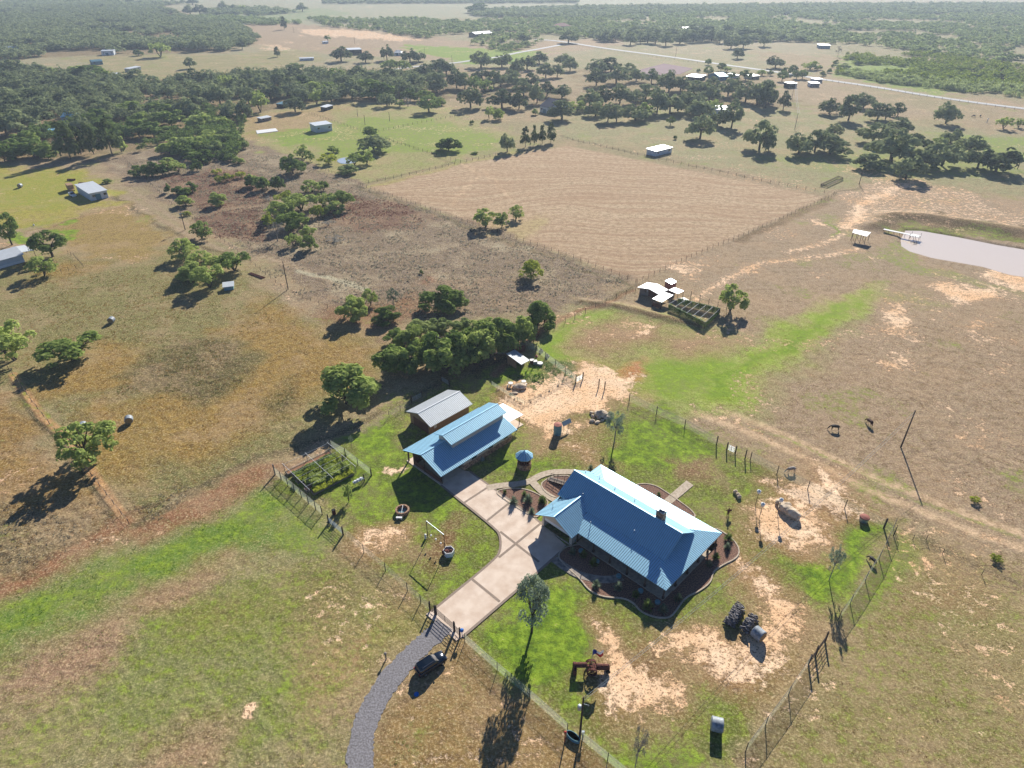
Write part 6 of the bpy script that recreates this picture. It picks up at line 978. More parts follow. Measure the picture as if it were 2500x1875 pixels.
NM = {'o': 'oak_tree', 'm': 'mesquite_tree', 'b': 'shrub', 'r': 'round_tree', 'p': 'pine_tree', 's': 'young_tree', 'd': 'bare_tree', 'y': 'mesquite_tree', 'g': 'shrub', 'k': 'shrub', 'w': 'willow_tree'}
def proto(kind, lod, var):
    key = (kind, lod, var)
    if key in PROT: return PROT[key]
    sh, lm, bk = SPEC[kind]; n, sz = {0: (5200, .022), 1: (2200, .034), 2: (800, .055)}[lod]
    if sh == 'sparse': n = int(n * .6); sz *= .65
    if kind == 'd': n = int(n * .8); sz *= .7
    if sh == 'mesq': n = int(n * .85)
    if kind == 'w': n = int(n * .6)
    if sh in ('oak', 'bush', 'round'): n = int(n * (1.5 if sh == 'bush' else 1.2))
    sd = hash((ord(kind), lod, var)) % 9999; q, L_ = crown_arr(sh, n, sz, (ord(kind) * 31 + var * 7 + lod) % 9999); PROT[key] = (qmesh('crown', q, LM[lm]), trunk_mesh(sh, L_, var + ord(kind), M[bk])); return PROT[key]
TR = random.Random(11)
CAT = {'o': 'oak', 'm': 'tree', 'b': 'shrub', 'r': 'tree', 'p': 'pine', 's': 'tree', 'd': 'tree', 'y': 'tree', 'g': 'shrub', 'k': 'shrub', 'w': 'tree'}
def plant(kind, loc, W_, H_, label, group=None, lean=None):
    d = math.hypot(loc[0], loc[1]); lod = 0 if d < 130 else (1 if d < 300 else 2); c, t_ = proto(kind, lod, TR.randrange(5)); T_ = thing(NM[kind], label, CAT[kind], (loc[0], loc[1], 0), TR.uniform(0, 6.28), group); T_.scale = (W_ * TR.uniform(.88, 1.12), W_ * TR.uniform(.88, 1.12), H_)
    if lean: T_.rotation_euler[0] = lean
    a = bpy.data.objects.new('crown', c); b_ = bpy.data.objects.new('trunk', t_)
    for x in (b_, a): COL.objects.link(x); x.parent = T_
    return T_
COUNT = {}
def trees(t_, label, group, lst):
    for e in lst:
        bx_, by_, w_, h_ = e[:4]; k = e[4] if len(e) > 4 else 'o'; lb = e[5] if len(e) > 5 else None; s = T[t_][2]; p0 = px(t_, bx_, by_); g = G(*p0); H_ = HZ(p0[0], p0[1], p0[1] - h_ / s); W_ = w_ / s / ppm(g) * (1.12 if k in 'om' else 1.06)
        if k in 'bgk': W_ *= 1.15
        
        if t_ in 'AB' or (t_ == 'C' and k == 'o'): W_ *= 1.12; H_ *= 1.12
        if group and 'belt' in group: W_ *= 1.2; H_ *= 1.15
        H_ = min(H_, 24 if k == 'p' else 18)
        plant(k, g, W_, H_, lb or label, None if lb else group)
trees('D', 'dark rounded oak standing in the cluster on the right beyond the sown field', 'oaks clustered at the right', [(900, 1240, 260, 210), (1240, 1290, 260, 160), (1120, 1150, 200, 150), (865, 1455, 260, 150), (1185, 1540, 260, 240), (1320, 1460, 220, 180), (1495, 1430, 330, 260), (1570, 1230, 170, 140), (1725, 1325, 230, 180), (1805, 1450, 260, 220), (1960, 1480, 330, 250), (1060, 1390, 420, 290, 'o', 'largest spreading dark oak at the heart of the right hand cluster'), (1480, 1250, 120, 90, 'm', 'paler green tree rising inside the right hand oak cluster')])
trees('D', 'oak of the near group left of the big right hand cluster', 'three joined oaks by the feed trough', [(260, 1330, 240, 220), (400, 1310, 240, 220), (560, 1180, 160, 130), (530, 1330, 300, 170), (480, 1290, 180, 180)])
trees('D', 'oak in the loose group below the country road', 'oaks below the country road', [(690, 1040, 200, 260), (820, 930, 200, 140), (940, 1035, 220, 170), (1010, 1030, 120, 140)])
trees('D', '', None, [(60, 585, 135, 125, 'o', 'dark lone oak left of the white shelters beyond the road'), (525, 980, 185, 145, 'o', 'wide low oak just below the two white box shelters'), (130, 945, 100, 170, 'o', 'slim oak by the utility pole at the power line'), (1115, 1000, 130, 135, 'o', 'single oak at the right end of the loose roadside group'), (1530, 1065, 200, 205, 'o', 'tall lone oak with broad gaps near the two far horses'), (2025, 1110, 130, 130, 'm', 'pale green tree at the far right pasture'), (2155, 1100, 80, 90, 'm', 'small pale tree at the far right edge of the pasture'), (600, 490, 60, 115, 'd', 'grey leafless tree beside the distant pale buildings'), (360, 600, 130, 85, 'm', 'dark green bush by the road behind the white shelters')])
trees('D', 'small round bush in the clearing above the country road', 'bushes above the road', [(580, 560, 55, 50, 'b'), (555, 580, 30, 30, 'b'), (470, 655, 50, 50, 'b'), (525, 630, 50, 45, 'k'), (430, 600, 60, 50, 'k'), (610, 620, 70, 45, 'k'), (660, 590, 90, 50, 'k'), (780, 560, 80, 40, 'b'), (850, 540, 40, 30, 'b'), (1820, 680, 60, 45, 'b'), (1780, 615, 45, 35, 'b'), (1910, 640, 60, 50, 'k'), (1990, 670, 80, 60, 'b'), (2100, 700, 80, 60, 'k'), (1940, 690, 40, 35, 'b')])
trees('D', 'dark rounded tree around the roadside farm sheds', 'trees by the horse shelters', [(120, 700, 90, 90, 'r'), (150, 650, 90, 70, 'r'), (210, 640, 90, 80, 'r'), (245, 680, 80, 75, 'r'), (295, 680, 80, 80, 'r'), (0, 900, 120, 230, 'o'), (-30, 930, 160, 260, 'o'), (0, 1320, 110, 200, 'o'), (20, 650, 60, 50, 'k')])
trees('C', 'dark oak in the long row beyond the country road', 'oak row beyond the road', [(1020, 385, 90, 110), (1105, 370, 80, 100), (1170, 370, 100, 100), (1235, 380, 100, 100), (1325, 395, 115, 110), (1445, 380, 110, 100), (1560, 365, 100, 110), (1640, 360, 110, 110), (1790, 370, 110, 110), (1720, 355, 100, 100), (1500, 350, 90, 90), (1045, 330, 120, 110), (1200, 320, 130, 90), (1380, 320, 130, 90), (1550, 310, 130, 90), (1700, 300, 130, 80), (1850, 300, 140, 90), (2000, 330, 130, 90), (2110, 330, 120, 90)])
trees('C', '', None, [(105, 365, 95, 85, 'o', 'small dark oak left of the road junction'), (485, 370, 140, 110, 'o', 'dark oak right at the pale road junction'), (800, 355, 120, 95, 'o', 'left one of two lone oaks just above the country road'), (890, 355, 80, 100, 'o', 'right, slimmer one of two lone oaks just above the country road'), (1885, 420, 100, 110, 'o', 'left oak of the trio in the field beyond the road'), (1990, 415, 115, 110, 'o', 'middle oak of the trio in the field beyond the road'), (2170, 400, 100, 120, 'o', 'right oak of the trio in the field beyond the road'), (1940, 505, 90, 90, 'o', 'small oak nearest the road in front of the distant trio'),
  (1620, 1195, 210, 205, 'o', 'round lone oak casting an oval shadow above the white flat shed'), (1365, 1080, 80, 75, 'r', 'small round tree left of the lone oak with oval shadow'), (430, 1030, 200, 170, 'o', 'dense dark tree in front of the dark blue gambrel house'), (2130, 1290, 230, 260, 'o', 'big dark oak at the lower right of the central grove'), (1405, 1200, 35, 40, 'b', 'tiny dark bush below the round small tree')])
trees('C', 'oak in the central grove between the sown field and the country road', 'central oak grove', [(235, 550, 125, 105), (290, 670, 120, 130), (450, 560, 130, 95), (500, 610, 120, 120), (390, 665, 100, 120), (130, 600, 140, 130), (40, 640, 120, 130), (720, 640, 150, 130), (850, 620, 200, 130), (1000, 650, 120, 110), (725, 740, 150, 150), (900, 720, 200, 140), (1070, 700, 150, 110), (1200, 720, 130, 120), (1350, 790, 190, 180), (1450, 790, 180, 130), (1570, 820, 170, 130), (1670, 830, 160, 120), (670, 930, 200, 160), (780, 900, 170, 150), (930, 890, 140, 170), (1060, 900, 150, 120), (1150, 860, 180, 140), (1250, 970, 150, 220), (1560, 900, 170, 130), (1700, 870, 170, 120), (825, 1050, 130, 160), (900, 1050, 140, 150), (720, 1000, 170, 120), (1060, 1040, 190, 150), (1360, 980, 200, 180), (1430, 960, 130, 180), (1580, 1000, 180, 130), (1770, 1085, 150, 160), (1890, 1100, 170, 230), (1640, 1010, 190, 130), (1860, 830, 180, 160), (1930, 810, 100, 130), (2010, 880, 180, 170), (2110, 900, 160, 180), (2180, 870, 120, 190), (1720, 790, 160, 120), (215, 890, 120, 180), (100, 830, 150, 140), (60, 940, 140, 150), (430, 850, 130, 120), (1560, 960, 170, 160), (30, 760, 150, 150), (160, 760, 140, 140), (300, 830, 130, 120)])
trees('C', 'bright green leaning tree among the dark grove oaks', 'paler trees of the central grove', [(1150, 1010, 160, 150, 'm'), (560, 960, 160, 130, 'm'), (1730, 960, 150, 120, 'm'), (320, 960, 90, 60, 'g'), (200, 990, 60, 60, 'g')])
trees('C', 'tall pine in the short row at the far corner of the sown field', 'row of pines at the field corner', [(115, 1270, 100, 180, 'p'), (190, 1250, 80, 170, 'p'), (260, 1240, 90, 160, 'p'), (335, 1230, 100, 170, 'p')])
trees('C', 'small conifer or bush beside the roadside farm', 'planting around the roadside farm', [(1690, 560, 60, 55, 'r'), (1690, 650, 80, 80, 'r'), (1605, 625, 40, 40, 'b'), (1800, 610, 80, 70, 'r'), (1850, 620, 80, 60, 'm'), (1890, 680, 70, 60, 'r'), (2010, 690, 110, 90, 'r'), (2150, 650, 80, 60, 'm')])
trees('B', '', None, [(400, 100, 80, 70, 'o', 'lone spreading oak in the pale far field'), (195, 95, 45, 40, 'o', 'small round tree left of the lone far oak'), (245, 255, 60, 100, 'p', 'narrow dark tree at the edge of the reddish far field'), (620, 350, 50, 55, 'm', 'small tree behind the tiny white shelter'), (735, 530, 150, 130, 'o', 'round oak in front of the left end of the open barn'), (185, 490, 60, 80, 'p', 'dark pointed tree in the clearing left of the barn'), (1130, 520, 110, 145, 'o', 'tall oak between the barn and the grey roof house'), (1330, 540, 150, 130, 'o', 'oak right of the grey roof house'), (1400, 530, 120, 90, 'o', 'low oak at the end of the farm group by the green strip'), (945, 540, 120, 100, 'o', 'oak in front of the barn right side'), (1940, 580, 180, 140, 'o', 'left one of two big oaks beside the side road'), (2120, 580, 140, 135, 'o', 'right one of two big oaks beside the side road'),
  (340, 965, 150, 135, 'o', 'round oak left of the small white topped shed at the wood edge'), (1130, 915, 130, 115, 'o', 'oak casting a shadow at the lower wood edge'), (1490, 965, 190, 125, 'r', 'dome shaped dark tree alone in the mid pasture'), (1850, 930, 200, 180, 'o', 'big dark round oak right of the dome shaped tree'), (1240, 920, 90, 70, 'm', 'small green tree in the pasture by the bare one'), (1310, 920, 100, 90, 'd', 'greyish bare tree beside the dome shaped dark tree'), (2010, 1025, 80, 135, 'm', 'tall narrow tree by the pasture fence'), (2095, 1030, 90, 95, 'g', 'round pale shrub right of the tall narrow tree'), (2120, 930, 220, 150, 'o', 'broad dark oak at the right end of the mid pasture'),
  (985, 1185, 125, 85, 'r', 'upper dark tree of the pair above the small pond'), (1020, 1310, 220, 140, 'o', 'broad dark tree right above the small pond'), (670, 1315, 90, 60, 'g', 'small grey-green shrub above the small pond'), (850, 1420, 130, 110, 'm', 'slanting green tree on the right rim of the small pond'), (955, 1415, 120, 110, 'm', 'bright forked tree just right of the small pond'), (625, 1410, 150, 95, 'y', 'yellow-green bush tree left of the small pond'), (400, 1360, 130, 110, 'm', 'pale olive tree left of the yellow-green one'), (470, 1390, 70, 90, 'm', 'thin yellowish tree by the bare path to the small pond'), (320, 1500, 215, 170, 'b', 'big dark shrub at the scrub field corner'), (790, 1495, 130, 80, 'k', 'low spreading bush below the small pond'), (1660, 1295, 185, 110, 'b', 'round dark bush alone in the green paddock'), (2165, 1310, 130, 175, 'o', 'dark tree at the far edge of the sown field left of the pines'), (1885, 1328, 60, 20, 'b', 'flat low bush in the green paddock corner'), (1860, 1070, 35, 35, 'b', 'tiny dark bush at the top of the green paddock'), (1910, 110, 170, 95, 'b', 'dark tree clump standing alone near the horizon')])
trees('B', 'dark tree in the band of wood across the middle distance', 'trees of the middle wood band', [(x, y, w_, h_, k) for x, y, w_, h_, k in [(40, 800, 160, 150, 'o'), (130, 860, 160, 150, 'o'), (210, 760, 170, 150, 'o'), (330, 700, 160, 130, 'o'), (60, 700, 150, 120, 'o'), (420, 790, 160, 140, 'b'), (400, 880, 150, 120, 'o'), (525, 900, 110, 150, 'm'), (560, 690, 160, 120, 'o'), (640, 800, 150, 120, 'm'), (650, 880, 170, 140, 'o'), (700, 700, 150, 110, 'g'), (780, 760, 150, 120, 'o'), (830, 850, 170, 160, 'o'), (880, 700, 170, 120, 'o'), (1050, 860, 240, 170, 'b'), (1000, 730, 160, 120, 'o'), (1130, 690, 150, 110, 'o'), (1180, 800, 150, 130, 'o'), (1260, 820, 120, 140, 'o'), (1330, 870, 140, 110, 'b'), (1370, 760, 170, 120, 'o'), (1440, 680, 150, 130, 'o'), (1450, 870, 150, 100, 'm'), (1580, 640, 170, 130, 'o'), (1640, 640, 150, 130, 'o'), (1560, 800, 150, 180, 'o'), (1730, 760, 130, 160, 'o'), (1800, 770, 120, 150, 'o'), (1890, 780, 130, 130, 'm'), (1960, 800, 130, 130, 'm'), (2050, 760, 120, 160, 'o'), (2110, 750, 130, 150, 'o'), (2180, 720, 120, 130, 'o'), (1950, 690, 170, 100, 'o'), (40, 965, 130, 190, 'm'), (1250, 610, 150, 110, 'm'), (1150, 600, 130, 90, 'm'), (270, 830, 140, 120, 'o'), (500, 810, 140, 110, 'g'), (930, 780, 120, 110, 'm'), (1600, 890, 70, 50, 'b'), (1570, 905, 110, 70, 'k'), (340, 600, 130, 70, 'k'), (520, 640, 140, 80, 'o')]])
trees('A', 'tree in the wood beside the middle clearing on the left', 'trees of the near left wood', [(1200, 720, 160, 130), (1330, 770, 150, 120), (1450, 860, 160, 130), (1560, 740, 150, 110), (1680, 720, 160, 120), (1800, 720, 150, 120), (1730, 930, 230, 180), (1620, 1000, 200, 160), (1900, 900, 200, 180), (1960, 760, 180, 130, 'm'), (2000, 1020, 150, 150), (2110, 1030, 130, 180), (2060, 800, 160, 150), (2160, 720, 140, 130), (2150, 900, 140, 150), (1900, 1100, 150, 110, 'm'), (1720, 1110, 200, 130, 'g'), (1400, 1000, 220, 130, 'g'), (1300, 1080, 200, 130, 'g'), (1480, 1080, 200, 140, 'g'), (1150, 1000, 200, 130, 'g'), (1200, 1180, 190, 150, 'b'), (1330, 1180, 170, 130, 'b'), (1080, 900, 200, 130), (900, 830, 200, 130), (950, 1000, 200, 140), (780, 960, 190, 140), (850, 1080, 200, 140, 'b'), (700, 860, 190, 130), (620, 770, 180, 120), (450, 760, 190, 120), (560, 900, 150, 120), (430, 980, 220, 150), (280, 900, 200, 140), (160, 980, 220, 150), (60, 900, 200, 150), (340, 1080, 200, 170), (180, 1150, 240, 190), (60, 1170, 200, 180), (80, 1040, 200, 140), (300, 1360, 230, 180, 'b'), (130, 1370, 220, 160, 'b'), (40, 1390, 180, 170, 'g'), (240, 1270, 200, 140, 'g'), (420, 1370, 140, 110, 'b'), (700, 1140, 150, 140), (760, 730, 190, 110), (980, 760, 190, 120), (880, 690, 160, 110, 'g'), (720, 680, 170, 110, 'b'), (800, 640, 170, 90, 'b'), (650, 640, 140, 80, 'g'), (450, 640, 120, 60, 'g'), (300, 640, 190, 110), (120, 640, 220, 130), (30, 750, 200, 140), (150, 800, 220, 130), (330, 740, 160, 90), (1450, 1180, 150, 90, 'g'), (2060, 660, 130, 80), (1500, 970, 130, 110)])
trees('A', 'large dark pine above the yellow green field', 'pines beside the left wood', [(610, 1370, 240, 290, 'p'), (810, 1330, 150, 240, 'p'), (970, 1340, 210, 280, 'p'), (700, 1330, 150, 220, 'p')])
trees('A', '', None, [(1050, 1310, 100, 150, 'm', 'pale green tree right of the large dark pines'), (1660, 40, 80, 50, 'o', 'small dark tree at the top of the pale far field'), (1640, 125, 100, 90, 'o', 'left of two rounded oaks at the end of the upper wood'), (1725, 125, 110, 95, 'o', 'right of two rounded oaks at the end of the upper wood'), (1930, 85, 90, 70, 'o', 'spreading tree in the far field above the light scrub'), (2020, 95, 70, 60, 'o', 'thin tree right of the spreading far field tree'), (2085, 95, 70, 60, 'm', 'pale tree at the right of the far field trio'), (1110, 35, 80, 45, 'o', 'dark tree against the pale field beyond the upper wood'), (1195, 38, 50, 35, 'o', 'small dark tree right of the one against the pale field'), (1640, 590, 100, 100, 'o', 'lone round oak in the upper left clearing'), (2090, 425, 80, 110, 'o', 'leaning thin tree at the right end of the upper wood'), (1385, 490, 170, 160, 'm', 'large paler tree at the lower edge of the upper wood'), (1195, 480, 70, 55, 'b', 'small bush right of the pale blue shed'), (1710, 440, 150, 120, 'o', 'dark oak at the lower edge of the upper wood'), (1570, 670, 90, 45, 'b', 'small dark tree at the top of the near left wood')])
trees('A', 'green shrub in the thicket at the top of the grey scrub field', 'thicket at the top of the scrub field', [(1470, 1330, 180, 110, 'g'), (1600, 1300, 180, 110, 'k'), (1700, 1280, 170, 110, 'g'), (1830, 1240, 200, 120, 'g'), (1960, 1230, 190, 110, 'k'), (1760, 1400, 150, 110, 'b'), (1690, 1390, 130, 90, 'b'), (1850, 1330, 170, 110, 'k'), (1980, 1330, 150, 100, 'b'), (1920, 1380, 70, 50, 'b'), (1990, 1390, 90, 70, 'b'), (2060, 1410, 80, 60, 'g'), (2100, 1280, 80, 80, 'k'), (1520, 1270, 160, 90, 'g'), (2020, 1190, 110, 80, 'b'), (1200, 1515, 120, 90, 'b'), (1310, 1515, 130, 120, 'b'), (1400, 1510, 150, 100, 'b'), (1450, 1440, 150, 80, 'g'), (1540, 1480, 120, 90, 'm'), (1700, 1470, 95, 100, 'b')])
trees('E', 'small pale or dark shrub scattered over the grey scrub field', 'shrubs scattered on the scrub field', [(1450, 320, 60, 90, 'b'), (1540, 330, 110, 80, 'b'), (1600, 340, 110, 80, 'b'), (1660, 310, 100, 90, 'b'), (1600, 430, 150, 95, 'g'), (1895, 430, 160, 130, 'g'), (1870, 160, 90, 55, 'y'), (1895, 230, 90, 70, 'y'), (1970, 215, 110, 75, 'y'), (2080, 190, 90, 75, 'y'), (2170, 270, 110, 120, 'g'), (925, 235, 70, 40, 'g'), (1610, 515, 90, 40, 'y')])
trees('F', 'shrubby tree of the green clump in the grey scrub field', 'tree clump in the scrub field', [(480, 350, 140, 95, 'm'), (560, 340, 90, 85, 'm'), (700, 460, 190, 150, 'm'), (640, 500, 150, 95, 'g'), (400, 480, 240, 150, 'm'), (250, 530, 200, 130, 'm'), (350, 610, 220, 140, 'g'), (520, 530, 130, 100, 'y'), (300, 440, 160, 110, 'y'), (450, 680, 120, 110, 'm'), (350, 740, 130, 110, 'm'), (465, 765, 120, 125, 'g'), (180, 600, 120, 110, 'y'), (560, 450, 150, 110, 'm')])
trees('F', 'dark bush in the row at the upper left of the scrub clump', 'bushes left of the field fence', [(120, 335, 100, 120, 'b'), (235, 335, 110, 115, 'b'), (45, 310, 90, 100, 'g'), (150, 320, 60, 70, 'y')])
trees('F', '', None, [(230, 705, 170, 165, 'd', 'grey leafless tree at the lower left of the scrub clump'), (1730, 600, 205, 140, 'm', 'largest of three trees on the edge of the sown field'), (1845, 600, 105, 115, 'm', 'middle small tree of the three on the sown field edge'), (1945, 545, 110, 108, 'm', 'right small tree of the three on the sown field edge'), (2060, 965, 225, 135, 'y', 'yellow-green lone tree in the right part of the scrub field'), (1420, 1195, 290, 195, 'b', 'dense dark dome shaped bush in the lower scrub field'), (770, 1265, 210, 180, 'g', 'dark green bushy tree left of the pair in the lower scrub field'), (900, 1165, 110, 130, 'm', 'light green crown behind the bushy tree in the lower scrub field'), (1065, 1165, 110, 130, 's', 'thin open tree in the lower scrub field'), (1000, 1285, 190, 120, 'b', 'low dark bush under the thin open tree'), (1265, 940, 28, 35, 'b', 'tiny dark cedar in the middle of the scrub field'), (600, 590, 130, 40, 'd', 'low grey brush right of the scrub clump'), (640, 700, 200, 28, 'd', 'long low grey brush heap in the scrub field'), (165, 410, 120, 30, 'd', 'pale brush heap left of the scrub clump')])
trees('F', 'dense green tree in the belt behind the workshop', 'tree belt behind the workshop', [(1100, 1450, 150, 110, 'g'), (1200, 1490, 190, 180, 'g'), (1330, 1570, 230, 210, 'g'), (1450, 1640, 250, 250, 'g'), (1550, 1600, 250, 230, 'b'), (1650, 1570, 220, 230, 'g'), (1760, 1510, 210, 230, 'g'), (1880, 1480, 220, 220, 'b'), (1990, 1430, 190, 200, 'g'), (2100, 1340, 180, 200, 'g'), (1390, 1370, 160, 110, 'k'), (1560, 1370, 150, 110, 'k'), (1260, 1390, 150, 110, 'k'), (1700, 1370, 150, 110, 'g'), (2150, 1290, 110, 120, 'm'), (1060, 1640, 200, 190, 'g'), (1180, 1650, 180, 180, 'b'), (1850, 1360, 140, 100, 'g'), (1620, 1480, 180, 150, 'm')])
trees('S', '', None, [(848, 985, 165, 100, 'g', 'big bushy green tree left of the belt, above the workshop shed'), (1298, 1543, 92, 132, 'w', 'airy willow-like tree on the lawn right of the driveway gate'), (2024, 1416, 44, 92, 's', 'silvery young tree with green ring at its foot on the bright lawn'), (1548, 1885, 50, 128, 'd', 'white leafless young tree at the bottom edge'), (1499, 1082, 60, 92, 's', 'thin leafless leaning tree by the rock pile'), (859, 1090, 16, 32, 's', 'tiny young tree above the right side of the vegetable garden'), (852, 1224, 24, 48, 'm', 'small young tree just below the vegetable garden')])
trees('E', '', None, [(105, 770, 215, 285, 'r', 'tall dense round tree at the left edge behind the mobile home'), (455, 870, 320, 215, 'r', 'dense glossy round tree right of the mobile home porch'), (385, 1035, 245, 175, 'm', 'olive leaning tree in front of the mobile home'), (1600, 885, 255, 175, 'm', 'left tree of the group beside the white hutch'), (1750, 980, 250, 180, 'm', 'pale middle tree of the group beside the white hutch'), (1810, 1135, 270, 240, 'm', 'tallest light green tree of the group beside the white hutch'), (1650, 1080, 220, 170, 'g', 'dark lower tree of the group beside the white hutch'), (2025, 990, 300, 200, 'm', 'right forked tree of the group beside the white hutch'), (1740, 712, 190, 155, 'm', 'tree beside the utility pole with transformer at the track')])
trees('G', '', None, [(110, 380, 340, 300, 'm', 'spreading bright tree at the left edge beside the old fence'), (540, 378, 395, 195, 'm', 'wide low pale green tree right of the one at the left edge'), (675, 1105, 430, 310, 'm', 'lone spreading field tree with long shadow beside the dirt strip')])
trees('H', '', None, [(2000, 345, 220, 220, 'm', 'open crowned tree right of the vine covered trellis pen')])
# tumbleweeds / grass clumps in the east pasture
for i, (x, y) in enumerate([(1830, 865), (1995, 1320)]): g = gp('P', x, y); plant('y', g, 2.2, 1.3, ['bright green weed clump in the east pasture, upper of two', 'bright green weed clump in the east pasture, lower of two'][i])
# yuccas and bed plants
def yucca(W_, Hh, seed, m, trunk=False):
    rs = np.random.RandomState(seed); n = 90; a = rs.uniform(0, 6.28, n); e = rs.uniform(.05, 1.45, n); d = np.stack([np.cos(a) * np.cos(e), np.sin(a) * np.cos(e), np.sin(e)], 1); side = np.cross(d, [0, 0, 1]); side /= np.linalg.norm(side, axis=1, keepdims=True); l = rs.uniform(.7, 1, (n, 1)); tip = d * l * [W_ / 2, W_ / 2, Hh]; mid = tip * .5 + [0, 0, Hh * .08]; z = np.array([0, 0, Hh * .08])
    return np.stack([np.tile(z, (n, 1)) - side * .02, mid - side * .05, tip, mid + side * .05], 1)
YM = [qmesh('leaves', yucca(1.6, 1.1, s, 0), LM['silver' if s % 2 else 'dark']) for s in range(4)]
yl = [('K', 1250, 1345, .8), ('K', 1345, 1455, 1.5), ('K', 1460, 1370, 1.0), ('K', 1500, 1440, 1.7), ('K', 1660, 1450, 1.5), ('K', 1540, 1560, 1.2), ('L', 90, 500, 1.2), ('L', 625, 1340, 1.4), ('L', 1920, 880, 1.5), ('L', 1910, 960, 1.1), ('L', 1800, 1060, 1.2), ('L', 1730, 1130, 1.2), ('L', 1130, 1550, 1.7), ('L', 1280, 1580, 1.4), ('L', 1010, 1430, 1.2), ('L', 840, 1360, 1.4), ('L', 500, 1040, 1.3), ('L', 390, 1010, 1.2), ('L', 600, 1120, 1.4), ('L', 1430, 1470, 1.3), ('L', 1240, 440, .8), ('L', 570, 190, 1.1)]
for i, (t_, x, y, s) in enumerate(yl):
    lab = 'spiky yucca clump in the gravel bed beside the driveway' if t_ == 'K' else ('spiky pale yucca clump in the curved flagstone bed' if i == 7 else 'spiky yucca clump planted in the gravel bed around the house'); grp = 'yuccas beside the driveway' if t_ == 'K' else (None if i == 7 else 'yuccas in the house beds')
    T_ = thing('yucca_plant', lab, 'plant', tuple(gp(t_, x, y)), i, grp); T_.scale = (s, s, s * 1.1); o = bpy.data.objects.new('leaves', YM[i % 4]); COL.objects.link(o); o.parent = T_; o = bpy.data.objects.new('leaves', YM[(i + 2) % 4]); COL.objects.link(o); o.parent = T_; o.rotation_euler = (0, 0, 1); o.scale = (.8, .8, 1.15)
# vegetables on the raised beds: one leafy mass each
for k, (off, l0, l1) in enumerate(beds):
    if k == 0: continue
    rs = np.random.RandomState(k); n = 5200; dens = [0, .7, 1.0, .8, .8, .55][k]; hh = [0, .6, 1.0, 1.0, 1.0, .5][k]; x = rs.uniform(l0 + .2 + (3 if k == 4 else 0) * .4, l1 - .2, n); y = off + rs.uniform(-.3, 1.25, n); cl = np.sin(x * 1.7 + k) * .5 + np.sin(x * 4.1 + y * 3) * .3; z = .45 + hh * rs.uniform(.3, 1, n) * np.clip(.75 + .6 * cl, .3, 1.1); keep = rs.rand(n) < dens
    P3 = np.stack([gA.x + exn.x * x + ey.x * y, gA.y + exn.y * x + ey.y * y, z], 1)[keep]; q = quads(P3, rs.normal(size=P3.shape) * .6 + [0, 0, .8], rs.uniform(.09, .2, len(P3)), rs); me = qmesh('vegetables', q, LM[['', 'mesq', 'bright', 'mesq', 'mesq', 'bright'][k]]); o = bpy.data.objects.new('vegetable_plants', me); COL.objects.link(o); tag(o, ['', 'low leafy greens filling the bed next to the bare soil bed', 'tall bright leafy rows in the middle garden bed', 'mixed grey green plants in the fourth garden bed', 'feathery pale plants in the fifth garden bed', 'yellow-green low plants in the lowest garden bed'][k], 'vegetables', kind='stuff')
# vines on the trellis pen
def vine(a, c, n, seed, zlo=.2, zhi=2.1):
    rs = np.random.RandomState(seed); u = rs.rand(n, 1); a = np.array(a[:2]); c = np.array(c[:2]); P = a + (c - a) * u + rs.normal(size=(n, 2)) * .18; z = zlo + (zhi - zlo) * rs.rand(n, 1) ** .6; m_ = (np.sin(u[:, 0] * 23 + seed) * .4 + rs.rand(n)) > .15; return np.concatenate([P, z], 1)[m_]
vs = np.concatenate([vine(TP[0], TP[3], 2600, 1), vine(TP[1], TP[2], 2600, 2), vine(TP[3], TP[2], 900, 3, .1, 1.3)]); rs = np.random.RandomState(4); o = bpy.data.objects.new('vines', qmesh('vines', quads(vs, rs.normal(size=vs.shape), rs.uniform(.08, .18, len(vs)), rs), LM['dark'])); COL.objects.link(o); tag(o, 'dark green vines climbing over the trellis pen', 'vines', kind='stuff')
# ------------------------------------------------------------------ masses nobody could count
def scatter_poly(P, spacing, rs):
    P = np.array(P); x0, y0 = P.min(0); x1, y1 = P.max(0); n = int((x1 - x0) * (y1 - y0) / spacing ** 2 * 1.3); x = rs.uniform(x0, x1, n); y = rs.uniform(y0, y1, n); ins = np.zeros(n, bool)
    for i in range(len(P)):
        ax, ay = P[i - 1]; bx, by = P[i]
        if by != ay: ins ^= ((ay > y) != (by > y)) & (x < (bx - ax) * (y - ay) / (by - ay) + ax)
    return x[ins], y[ins]
def mass(name, label, polys, spacing, W0, W1, ratio, lm, n, sz, seed, sh='oak', gaps=.35):
    rs = np.random.RandomState(seed); arrs = [crown_arr(sh, n, sz, seed + i)[0] for i in range(4)]; out = []
    for t_, P in polys:
        x, y = scatter_poly([tuple(gp(t_, *p))[:2] for p in P], spacing, rs); keep = fbm(x / (spacing * 7), y / (spacing * 7), seed, 3) > gaps; x = x[keep]; y = y[keep]
        for xi, yi in zip(x, y):
            a = rs.uniform(0, 6.28); W_ = rs.uniform(W0, W1); H_ = W_ * ratio * rs.uniform(.8, 1.2); q = arrs[rs.randint(4)]; ca_, sa_ = np.cos(a) * W_, np.sin(a) * W_
            o_ = np.empty_like(q); o_[..., 0] = q[..., 0] * ca_ - q[..., 1] * sa_ + xi; o_[..., 1] = q[..., 0] * sa_ + q[..., 1] * ca_ + yi; o_[..., 2] = q[..., 2] * H_; out.append(o_.astype(np.float32))
    q = np.concatenate(out); print(name, len(out), 'crowns', len(q), 'faces'); o = bpy.data.objects.new(name, qmesh(name, q, LM[lm])); COL.objects.link(o); tag(o, label, 'woodland', kind='stuff'); return o
